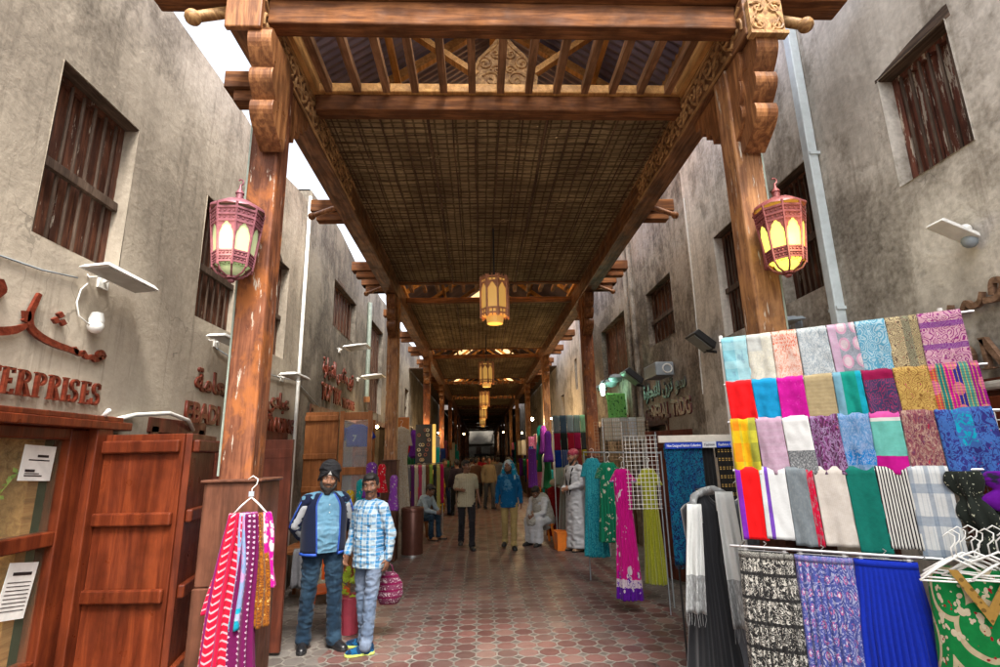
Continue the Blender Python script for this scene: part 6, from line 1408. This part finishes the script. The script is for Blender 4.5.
def person(label, loc, rz, J=None, skin=SK_A, shirt=None, trousers=None, robe=None, sleeve=1.0, voxel=.0075, build_=1.0, belly=0, head=(0, 0, 0), hair='short', beard=None, shoes=(None, None), toes=((.15, -1), (-.15, -1)), curl=(.5, .5), tr_r=1.0, scale=1.0, group=None, extra=None, wr=.008, shirt_hem=.86, palms=(None, None), face=True, cat='person'):
    P_ = dict(DEF); P_.update(J or {}); P_ = {k: V(v) for k, v in P_.items()}
    t = thing('person', label, cat, loc, rz, group); t.scale = (scale,) * 3
    H3 = rot_dir(*head) * 1.10; hc = P_['head']
    m = MB(); b = build_
    pe, ch, nk = P_['pel'], P_['chest'], P_['neck']; ax0 = (ch - pe).normalized(); ax1 = (nk - ch).normalized()
    def at_(h):     # point on the spine; h = standing height of the section
        if h <= .98: return pe + ax0 * (h - .98)
        if h <= 1.30: return pe.lerp(ch, (h - .98) / .32)
        return ch.lerp(nk, (h - 1.30) / .16)
    def torso(m, k=0.0, lo=.9, top=1.475):
        prof = [(.80, .172, .120), (.88, .172, .122), (.96, .162 + belly * .25, .115 + belly * .45), (1.04, .153 + belly * .4, .112 + belly * .75), (1.12, .153 + belly * .42, .114 + belly * .8), (1.22, .164 + belly * .1, .118 + belly * .4), (1.31, .170, .122), (1.37, .164, .112), (1.41, .142, .098), (1.445, .10, .08), (1.475, .066, .064)]
        rr = []; h = lo
        while h <= top + 1e-6:
            for p_, q_ in zip(prof, prof[1:]):
                if p_[0] <= h <= q_[0] + 1e-9:
                    t_ = (h - p_[0]) / (q_[0] - p_[0]); w_ = p_[1] + (q_[1] - p_[1]) * t_; d_ = p_[2] + (q_[2] - p_[2]) * t_; break
            c_0 = at_(h); axd = ax0 if h < 1.3 else ax1; vy = V((0, 1, 0)) - axd * axd.y; vy.normalize(); vx = vy.cross(axd).normalized()
            dy = -belly * .3 * max(0, 1 - abs(h - 1.08) / .16)
            rr.append([c_0 + vx * ((w_ * b + k) * cos(a_)) + vy * ((d_ * b + k) * sin(a_) * (1 if sin(a_) > 0 else 1.0) + dy) for a_ in [2 * pi * j / 32 for j in range(32)]])
            h += .025
        m.loft(rr)
        for s_ in 'LR': m.cap(P_['sh' + s_], nk + (P_['sh' + s_] - nk) * .35 + V((0, 0, -.005)), .052 * b + k, .046 + k * .6, 14)
    torso(m); m.cap(P_['neck'] - V((0, 0, .04)), hc - H3 @ V((0, -.0, .05)), .066, .060)
    head_geo(m, hc, H3)
    for i, s_ in enumerate('LR'):
        sd = 1 if s_ == 'L' else -1
        m.cap(P_['sh' + s_], P_['el' + s_], .047 * b, .036); m.cap(P_['el' + s_], P_['wr' + s_], .037, .025)
        m.cap(P_['wr' + s_], P_['wr' + s_] + (P_['wr' + s_] - P_['el' + s_]).normalized() * .03, .024, .024)
        hand(m, P_['wr' + s_], P_['el' + s_], curl[i], sd, palms[i])
        m.cap(P_['hip' + s_], P_['knee' + s_], .08 * b, .052); m.cap(P_['knee' + s_], P_['ank' + s_], .052, .035)
        f = V((toes[i][0], toes[i][1], 0)).normalized(); m.cap(P_['ank' + s_] + V((0, 0, -.05)), P_['ank' + s_] + f * .14 + V((0, 0, -.065)), .034, .02)
    remesh(m, 'body', skin, t, voxel, 2)
    if trousers:
        m = MB(); r = tr_r
        m.ball(P_['pel'] + V((0, 0, -.04)), (.163 * b, .118 * b, .11), 18)
        for s_ in 'LR':
            hp, kn, an = P_['hip' + s_], P_['knee' + s_], P_['ank' + s_]
            m.cap(hp + V((0, 0, -.02)), hp.lerp(kn, .5), .096 * b * (r * .5 + .5), .083 * r); m.cap(hp.lerp(kn, .5), kn, .083 * r, .068 * r)
            m.cap(kn, kn.lerp(an, .5), .068 * r, .066 * r); m.cap(kn.lerp(an, .5), an + V((0, .0, .03)), .066 * r, .064 * r)
            m.cap(an + V((0, 0, .06)), an + V((0, -.015, -.005)), .062 * r, .07 * r)
        remesh(m, 'trousers', trousers, t, voxel * 1.1, 3, wr * .9, 9, 3, cut=[((0, 0, min(P_['ankL'].z, P_['ankR'].z) - .055), (0, 0, -1))])
    if shirt:
        m = MB(); torso(m, .022, .80 if shirt_hem else .93)
        for s_ in 'LR':
            sh, el, wq = P_['sh' + s_], P_['el' + s_], P_['wr' + s_]
            m.cap(sh, el if sleeve >= .5 else sh.lerp(el, sleeve * 2), .068 * b, .056)
            if sleeve > .5: m.cap(el, el.lerp(wq, (sleeve - .5) * 2), .056, .042)
        remesh(m, 'shirt', shirt, t, voxel * 1.1, 3, wr, 8, 7, cut=[((0, 0, shirt_hem), (0, 0, -1))] if shirt_hem else None)
        for s_ in (-1, 1):      # collar points
            n0 = P_['neck'] + V((0, -.0, .0)); MB().add([n0 + V((s_ * .0, -.085, -.04)), n0 + V((s_ * .062, -.05, .03)), n0 + V((s_ * .085, -.055, -.01)), n0 + V((s_ * .05, -.105, -.055))], [(0, 1, 2, 3)]).build('collar', shirt, t, solid=.006)
    if robe:
        m = MB(); torso(m, .03, .93)
        seated = abs(P_['kneeL'].z - P_['hipL'].z) < .25
        for s_ in 'LR':
            sh, el, wq = P_['sh' + s_], P_['el' + s_], P_['wr' + s_]
            m.cap(sh, el, .07, .062); m.cap(el, el.lerp(wq, .93), .062, .05)
            if seated: m.cap(P_['hip' + s_], P_['knee' + s_], .12, .1); m.cap(P_['knee' + s_], P_['ank' + s_] + V((0, 0, .0)), .1, .10)
        if seated: m.cap(P_['hipL'].lerp(P_['hipR'], .5), P_['kneeL'].lerp(P_['kneeR'], .5), .15, .13); m.cap(P_['kneeL'].lerp(P_['kneeR'], .5), P_['ankL'].lerp(P_['ankR'], .5), .13, .12)
        else: m.loft([ring(.2, .15, 1.02 - .04 * i, 64, 7, .035 * i / 24, i * .02, seed=3) if False else ring(.195 + .0015 * i, .15 + .002 * i, 1.02 - .04 * i, 64, 7, .05 * i / 24, i * .02, seed=3, ex=2.1) for i in range(25)])
        remesh(m, 'robe', robe, t, voxel * 1.3, 6, wr * 1.2, 6, 2, cut=[((0, 0, .06), (0, 0, -1))])
    for i, s_ in enumerate('LR'): shoe(t, P_['ank' + s_], toes[i], shoes[0] or M_BLACK, shoes[1] or M_BLACK)
    def HP(p): return hc + H3 @ V(p)
    if face:
        for s_ in (-1, 1):
            e = MB().ball(HP((s_ * .029, -.0765, .012)), (.0125, .0105, .008), 10, H3).build('eye', EYEW, t, smooth=2)
            MB().ball(HP((s_ * .029, -.0845, .012)), (.0058, .004, .0058), 8, H3).build('iris', EYEB, e, smooth=2)
        m = MB()
        for s_ in (-1, 1): m.tube([HP((s_ * .012, -.095, .033)), HP((s_ * .03, -.093, .040)), HP((s_ * .05, -.078, .033))], [.004, .006, .003], 6)
        m.build('eyebrows', HAIR, t, smooth=2)
    if hair == 'short':
        m = MB(); m.ball(HP((0, .025, .045)), (.081, .096, .085), 18, H3); m.ball(HP((0, -.035, .085)), (.062, .05, .035), 14, H3); m.ball(HP((0, .06, -.0)), (.066, .055, .06), 14, H3)
        for s_ in (-1, 1): m.ball(HP((s_ * .07, .0, .035)), (.012, .035, .035), 10, H3)
        remesh(m, 'hair', HAIR, t, voxel, 2, .006, 45, 1)
    if beard:
        m = MB(); k = beard
        m.ball(HP((0, -.055, -.088)), (.046 * k, .042 * k, .038 * k), 14, H3); m.ball(HP((0, -.07, -.115)), (.03 * k, .026 * k, .03 * k), 12, H3)
        for s_ in (-1, 1):
            m.tube([HP((s_ * .068, -.0, .0)), HP((s_ * .064, -.03, -.045)), HP((s_ * .04, -.058, -.085))], [.01 * k, .018 * k, .024 * k], 10); m.tube([HP((0, -.1, -.041)), HP((s_ * .018, -.098, -.043)), HP((s_ * .036, -.082, -.058))], [.007, .007, .004], 8)
        remesh(m, 'beard', plain('beard_hair', (.03, .026, .023), .8, var=.8, nsc=60), t, voxel * .8, 1, .005, 50, 2)
    if beard is None and hair and face:
        m = MB()
        for s_ in (-1, 1): m.tube([HP((0, -.101, -.041)), HP((s_ * .018, -.099, -.043)), HP((s_ * .034, -.084, -.055))], [.0055, .006, .003], 8)
        m.build('moustache', HAIR, t, smooth=2)
    if extra: extra(t, P_, HP, H3)
    return t
DENIM = F('dark_denim', (.014, .032, .058), coord='Object', pats=[c_(k='noise', c=(.045, .085, .13), s=3.2, t=.5, a=.55)])
DENIML = F('pale_denim', (.16, .21, .30), coord='Object', pats=[c_(k='noise', c=(.26, .31, .4), s=3.5, t=.5, a=.6)])
CHAM = F('chambray_shirt', (.20, .38, .52), coord='Object', pats=[c_(k='noise', c=(.28, .46, .6), s=6, t=.5, a=.5)])
JNAVY = F('navy_jacket', (.012, .018, .05), coord='Object', sheen=.1); JBLUE = plain('jacket_blue_stripe', (.02, .08, .42), .6); JGREY = plain('jacket_grey_panel', (.4, .42, .44), .6)
TURB = plain('black_turban', (.014, .014, .017), .85, var=.4)
def turban(t, P_, HP, H3):
    m = MB(); m.ball(HP((0, .02, .08)), (.098, .112, .098), 20, H3)
    for i in range(5):
        q = i / 4
        for s_ in (-1, 1):
            pts = []
            for k in range(11):
                a = pi * k / 10; x = cos(a) * (.098 - .018 * q); y = .012 - sin(a) * (.097 - .014 * q); z = .032 + .085 * q + .06 * sin(a) * (1 - q * .6) - .01 + s_ * x * .5 * (1 - q * .5)
                pts.append(HP((x, y, z)))
            m.tube(pts, [.006] + [.0105] * 9 + [.006], 8)
    m.ball(HP((0, .05, .02)), (.08, .08, .07), 16, H3)
    o = remesh(m, 'turban', TURB, t, .0045, 0, .003, 14, 5)
    MB().add([HP((-.018, -.094, .052)), HP((.018, -.094, .052)), HP((0, -.100, .085))], [(0, 1, 2)]).build('forehead_band', M_WHITE, o, solid=.006)
def jacket(t, P_, HP, H3):
    turban(t, P_, HP, H3)
    # open jacket: shell round the back and sides with two front edges
    prof = [(1.475, .09, .085), (1.44, .135, .11), (1.40, .178, .132), (1.34, .208, .152), (1.2, .214, .176), (1.0, .214, .188), (.86, .21, .178)]
    n = 44; a0, a1 = radians(-90 + 36), radians(270 - 36); rings = []
    z = 1.47
    while z > .879:
        a, b = interp(prof, z); op = radians(8 * (1.47 - z) / .6)
        r = []
        for k in range(n + 1):
            t_ = a0 - op + (a1 - a0 + 2 * op) * k / n; mm = 1.03 + .025 * noise.noise(V((cos(t_) * 4, sin(t_) * 4, z * 7))); r.append(V((a * cos(t_) * mm, b * sin(t_) * mm + .005, z)))
        rings.append(r); z -= .03
    o = MB().loft(rings, caps=False, close=False).build('jacket', JNAVY, t, smooth=2, solid=.012)
    for e_ in (0, -1):
        MB().tube([r[e_] for r in rings], .008, 6).build('zip_edge', JBLUE, o, smooth=2)
    MB().tube([rings[-1][k] + V((0, 0, -.01)) for k in range(0, n + 1, 2)], .016, 8).build('hem_band', JBLUE, o, smooth=2)
    c = MB(); c.tube([P_['neck'] + V((.075 * cos(a), .005 + .07 * sin(a), -.0 + .012 * sin(a))) for a in [radians(-40 + 26 * i) for i in range(11)]], .022, 8); c.build('jacket_collar', JNAVY, o, smooth=2)
    for s_, sd in (('L', 1), ('R', -1)):
        sh, el, wq = P_['sh' + s_], P_['el' + s_], P_['wr' + s_]
        m = MB(); m.cap(sh + V((0, 0, .0)), el, .078, .066); m.cap(el, el.lerp(wq, .95), .066, .052); sl = remesh(m, 'jacket_sleeve', JNAVY, t, .009, 3, .010, 8, sd)
        off = V((sd * .3, -1, 0)).normalized()
        m = MB(); m.cap(sh.lerp(el, .25) + off * .037, sh.lerp(el, .98) + off * .030, .046, .042); m.cap(el + off * .03, el.lerp(wq, .5) + off * .024, .042, .036); remesh(m, 'grey_panel', JGREY, sl, .009, 3)
        off = V((sd, -.5, .0)).normalized(); m = MB(); m.tube([sh + off * .079, sh.lerp(el, .5) + off * .076, el + off * .066, el.lerp(wq, .8) + off * .056], .010, 6, flat=.6); m.build('blue_stripe', JBLUE, sl, smooth=2)
    b = MB()
    for i in range(6): b.ball((.004, -.152 + (.008 if i > 3 else 0) - .01 * sin(i), 1.36 - .075 * i), (.006, .004, .006), 8)
    b.build('buttons', M_WHITE, t)
person('man in a black turban, navy jacket and light blue denim shirt by the red panel', (-1.62, 5.77, 0), radians(30),
       dict(shL=(.178, 0, 1.395), shR=(-.178, 0, 1.395), elL=(.27, .06, 1.16), elR=(-.28, .06, 1.16), wrL=(.12, .17, .98), wrR=(-.12, .17, .96), ankL=(.13, -.06, .09), ankR=(-.13, .08, .09), kneeL=(.12, -.05, .5), kneeR=(-.12, .02, .5), head=(.015, -.035, 1.615)),
       SK_A, CHAM, DENIM, voxel=.0068, build_=1.03, belly=.045, head=(radians(-14), radians(8), radians(5)), hair=None, beard=1.05, shoes=(plain('black_leather', (.012, .012, .014), .3), M_BLACK), toes=((.35, -1), (-.3, -1)), tr_r=1.12, extra=jacket, scale=1.0, wr=.009, shirt_hem=.9)
PLAID = F('blue_plaid_shirt', (.46, .57, .64), coord='Object', pats=[c_(k='us', c=(.05, .25, .52), s=13, t=.38, a=.75), c_(k='vs', c=(.05, .27, .55), s=13, t=.38, a=.6), c_(k='us', c=(.7, .76, .78), s=26, t=.16, a=.6), c_(k='vs', c=(.72, .78, .8), s=26, t=.14, a=.6)])
def pocket(t, P_, HP, H3):
    m = MB(); m.box((.085, -.137, 1.29), (.1, .006, .11), Matrix.Rotation(radians(12), 3, 'Z')); m.build('chest_pocket', PLAID, t, bevel=.002)
    b = MB()
    for i in range(7): b.ball((.0, -.138, 1.40 - .085 * i), (.005, .004, .005), 6)
    b.build('buttons', M_WHITE, t)
SNEAK = F('navy_sneaker', (.01, .03, .07), coord='Object', pats=[c_(k='noise', c=(.03, .12, .25), s=18, t=.5)]); LIME = plain('lime_sole', (.45, .55, .12), .5)
person('young man in a light blue plaid shirt, pale jeans and navy sneakers facing the camera', (-1.13, 5.67, 0), radians(-32),
       dict(elL=(.255, .05, 1.14), elR=(-.25, .02, 1.15), wrL=(.235, .03, .90), wrR=(-.235, -.08, .93), ankL=(.09, -.09, .09), ankR=(-.08, .06, .09), kneeL=(.095, -.06, .5), kneeR=(-.09, .01, .5)),
       SK_B, PLAID, DENIML, voxel=.0068, build_=.98, belly=.02, head=(radians(34), radians(4), radians(-4)), shoes=(SNEAK, LIME), toes=((-.75, -.8), (-.75, -.35)), tr_r=.95, scale=.945, extra=pocket, wr=.009, curl=(.7, .8), shirt_hem=.80)
# walkers
CREAM = F('cream_shirt', (.55, .50, .36), coord='Object', pats=[c_(k='us', c=(.62, .57, .44), s=22, t=.4, a=.5)]); DRK = F('charcoal_trousers', (.022, .02, .024), coord='Object')
t = person('walking man in a cream short-sleeved shirt and dark trousers', (-.29, 11.2, 0), radians(6),
       dict(ankL=(.09, -.20, .09), kneeL=(.1, -.14, .5), ankR=(-.1, .22, .14), kneeR=(-.1, .0, .49), elL=(.23, .08, 1.16), wrL=(.27, .0, .92), elR=(-.23, .02, 1.17), wrR=(-.13, -.22, 1.16)),
       SK_B, CREAM, DRK, sleeve=.42, voxel=.011, head=(radians(35), 0, 0), scale=.985, wr=.008, shirt_hem=.82)
BLU = F('blue_denim_shirt', (.02, .13, .30), coord='Object', pats=[c_(k='noise', c=(.16, .34, .5), s=4, t=.56, a=.8)]); KHA = F('khaki_trousers', (.50, .38, .18), coord='Object')
HS = F('blue_white_headscarf', (.06, .32, .5), coord='Object', pats=[c_(k='noise', c=(.6, .68, .72), s=9, t=.52)])
def headscarf(t, P_, HP, H3):
    m = MB(); m.ball(HP((0, .03, .05)), (.1, .105, .09), 18, H3)
    for s_ in (-1, 1): m.cap(HP((s_ * .075, .03, .03)), HP((s_ * .12, .03, -.16)), .05, .06); m.cap(HP((s_ * .12, .03, -.16)), HP((s_ * .13, -.02, -.22)), .05, .03)
    m.cap(HP((0, .08, 0)), HP((0, .1, -.2)), .09, .1); remesh(m, 'headscarf', HS, t, .011, 3, .008, 12, 2)
person('walking man in a blue denim shirt, khaki trousers and blue-white headscarf', (.58, 11.1, 0), radians(-4),
       dict(ankL=(.08, -.16, .09), kneeL=(.09, -.12, .5), ankR=(-.11, .17, .12), kneeR=(-.1, .0, .5), wrL=(.25, -.08, .9), wrR=(-.26, .02, .9)),
       SK_B, BLU, KHA, voxel=.011, head=(radians(-14), 0, 0), hair=None, beard=.9, scale=.97, extra=headscarf, wr=.009, shirt_hem=.80)
# robed man
TH = F('white_robe', (.66, .68, .72), coord='Object', sheen=.2)
def cap_scarf(t, P_, HP, H3):
    MB().ball(HP((0, .015, .06)), (.086, .1, .075), 18, H3).build('cap', F('pink_cap', (.55, .12, .17), coord='Object', pats=[c_(k='dots', c=(.7, .4, .4), s=40, t=.3, r=.3)]), t, smooth=2)
    m = MB(); m.tube([P_['neck'] + V(p) for p in ((-.03, -.15, -.55), (-.05, -.15, -.3), (-.08, -.11, -.08), (-.06, .0, .03), (.0, .07, .05), (.07, .0, .03), (.08, -.11, -.08), (.05, -.15, -.3), (.03, -.15, -.5))], [.02, .03, .034, .04, .045, .04, .034, .03, .02], 10, flat=.6); m.build('black_scarf', BLK, t, smooth=2)
person('man in a long white robe, pink cap and black scarf beside the orange basket', (1.86, 10.6, 0), radians(-62),
       dict(wrL=(.1, -.2, 1.08), wrR=(-.06, -.22, 1.04), elL=(.23, -.0, 1.14), elR=(-.22, -.02, 1.12), ankL=(.08, 0, .09), ankR=(-.08, 0, .09)),
       SK_A, None, None, robe=TH, voxel=.011, head=(radians(-8), radians(6), 0), hair=None, beard=.8, scale=1.08, extra=cap_scarf, wr=.010, shoes=(plain('tan_sandal', (.3, .18, .1)), M_BLACK))
# seated people
LB = F('pale_blue_shirt', (.42, .52, .60), coord='Object')
SEAT = dict(pel=(0, 0, .50), hipL=(.1, -.02, .48), hipR=(-.1, -.02, .48), kneeL=(.14, -.40, .50), kneeR=(-.14, -.40, .50), ankL=(.13, -.42, .09), ankR=(-.13, -.38, .09), chest=(0, -.12, .80), neck=(0, -.2, .95), head=(0, -.27, 1.08),
            shL=(.17, -.17, .91), shR=(-.17, -.17, .91), elL=(.2, -.3, .66), elR=(-.2, -.3, .66), wrL=(.08, -.46, .62), wrR=(-.08, -.46, .60))
person('man in pale blue shirt and jeans sitting hunched on a low stool', (-1.38, 12.6, 0), radians(62), SEAT, SK_B, LB, DENIM, voxel=.011, head=(0, radians(30), 0), scale=.98, shirt_hem=None, wr=.009, shoes=(plain('brown_sandal', (.2, .1, .05)), M_BLACK))
def stool(label, loc, c):
    t = thing('stool', label, 'stool', loc, .2); MB().box((0, 0, .375), (.34, .34, .035)).build('seat', c, t, bevel=.01)
    for a in (-1, 1):
        for b in (-1, 1): MB().bar((a * .17, b * .17, 0), (a * .13, b * .13, .36), .035, .035).build('leg', c, t)
stool('low brown stool under the seated man in pale blue', (-1.38, 12.6, 0), W_ORNG); stool('orange plastic stool under the seated person in white', (1.33, 11.6, 0), ORG)
def shawl(t, P_, HP, H3):
    m = MB(); m.cap(P_['chest'] + V((0, .03, .08)), P_['pel'] + V((0, .05, -.02)), .2, .23, 18); m.cap(P_['neck'] + V((.0, 0, -.02)), P_['chest'], .13, .2, 18); m.cap(P_['pel'], P_['kneeL'].lerp(P_['kneeR'], .5), .2, .16)
    remesh(m, 'shawl', F('white_shawl', (.52, .5, .45), coord='Object'), t, .012, 4, .016, 8, 4)
person('person seated on an orange stool wrapped in a white robe', (1.33, 11.6, 0), radians(-40), SEAT, SK_B, None, None, robe=TH, voxel=.012, head=(0, radians(35), 0), scale=.95, extra=shawl, shoes=(plain('black_sandal', (.03, .03, .03)), M_BLACK))
# passers-by deep in the lane
crowd = [('pink headscarf and dark dress', (.03, .02, .03), (.02, .02, .02), -.9, 20.5), ('white shirt and dark trousers', (.5, .5, .48), (.03, .03, .04), -.35, 22), ('khaki shirt and grey trousers', (.25, .2, .13), (.1, .1, .1), .3, 19), ('grey shirt and beige trousers', (.2, .2, .2), (.3, .25, .18), .75, 23.5),
         ('black shirt and jeans', (.03, .03, .03), (.03, .05, .1), 1.2, 21), ('red shirt and black trousers', (.3, .03, .04), (.02, .02, .02), -.1, 27), ('pale blue shirt and dark trousers', (.25, .33, .42), (.03, .03, .03), .95, 28), ('brown shirt and dark trousers', (.15, .08, .05), (.03, .03, .03), -.8, 30), ('white robe', (.5, .5, .5), (.5, .5, .5), .4, 32), ('yellow shirt and jeans', (.45, .33, .06), (.03, .05, .1), -.4, 36)]
for i, (nm, c1, c2, x, y) in enumerate(crowd):
    person(f'distant passer-by deep in the lane wearing {nm}', (x, y, 0), radians((0, 170, 20, 185, -30, 10, 190, 0, 175, 15)[i]), dict(ankL=(.09, -.14, .09), kneeL=(.1, -.1, .5), ankR=(-.1, .14, .1)), SK_B, F('crowd_shirt', c1, coord='Object'), F('crowd_trousers', c2, coord='Object'), voxel=.022, face=False, scale=.97 + .02 * (i % 3), group='distant passers-by deep in the lane', wr=.006)

src = [o for o in COL.objects if o.get('group') == 'distant passers-by deep in the lane']
for i, (k, x, y, a) in enumerate(((4, -1.15, 17.5, 30), (0, -.75, 17.2, 200), (5, .15, 24.5, 10), (1, .95, 18.2, 190), (6, 1.35, 24, -20), (7, -.15, 19.5, 175), (3, -.5, 25, 0), (2, .6, 26, 160), (4, -.2, 33, 20), (0, .8, 34, 180), (7, -.9, 38, 0))):
    nm = src[k]['label'].split('wearing ')[1]
    dup(src[k], f'distant passer-by wearing {nm}' + (', by the left stalls' if x < -.6 else ', by the right stalls' if x > .9 else ', in mid-lane'), (x, y, 0), radians(a))
# ================================================================== CAMERA, LIGHT
def cam_axes(p, y, r):
    f = V((sin(y) * cos(p), cos(y) * cos(p), sin(p))); r0 = V((cos(y), -sin(y), 0)); u0 = r0.cross(f)
    return r0 * cos(r) + u0 * sin(r), -r0 * sin(r) + u0 * cos(r), f
ri_, up_, fw_ = cam_axes(radians(13.1), radians(2.42), radians(-1.24))
cd = bpy.data.cameras.new('camera'); cam = bpy.data.objects.new('camera', cd); COL.objects.link(cam); S.camera = cam
cd.sensor_width = 36; cd.lens = 18.745; cd.clip_end = 500; cd.clip_start = .05
cam.matrix_world = Matrix.Translation((0, 0, 1.82)) @ Matrix((ri_, up_, -fw_)).transposed().to_4x4()
wd = bpy.data.worlds.new('World'); S.world = wd; wd.use_nodes = True
nt = wd.node_tree; bg = nt.nodes['Background']; sk = nt.nodes.new('ShaderNodeTexSky'); sk.sky_type = 'NISHITA'; sk.sun_disc = False
EL, AZ = radians(58), radians(160)     # sun high behind the viewer, a little to the right
sk.sun_elevation = EL; sk.sun_rotation = AZ; sk.dust_density = 6; sk.air_density = 1.2; sk.ozone_density = 1
hs = nt.nodes.new('ShaderNodeHueSaturation'); hs.inputs['Saturation'].default_value = .3
nt.links.new(sk.outputs[0], hs.inputs['Color']); nt.links.new(hs.outputs[0], bg.inputs[0]); bg.inputs[1].default_value = .15
ld = bpy.data.lights.new('sun', 'SUN'); ld.energy = 1.3; ld.angle = radians(10); ld.color = (1, .93, .84)
lo = bpy.data.objects.new('sun', ld); COL.objects.link(lo)
dv = V((sin(AZ) * cos(EL), cos(AZ) * cos(EL), sin(EL)))
lo.rotation_euler = dv.to_track_quat('Z', 'Y').to_euler(); lo.location = (0, 0, 30)
S.view_settings.view_transform = 'Standard'; S.view_settings.look = 'None'; S.view_settings.gamma = 1; S.view_settings.exposure = 1.85
S.cycles.max_bounces = 7; S.cycles.diffuse_bounces = 5; S.cycles.transparent_max_bounces = 8; S.cycles.sample_clamp_indirect = 6
S.cycles.use_denoising = True
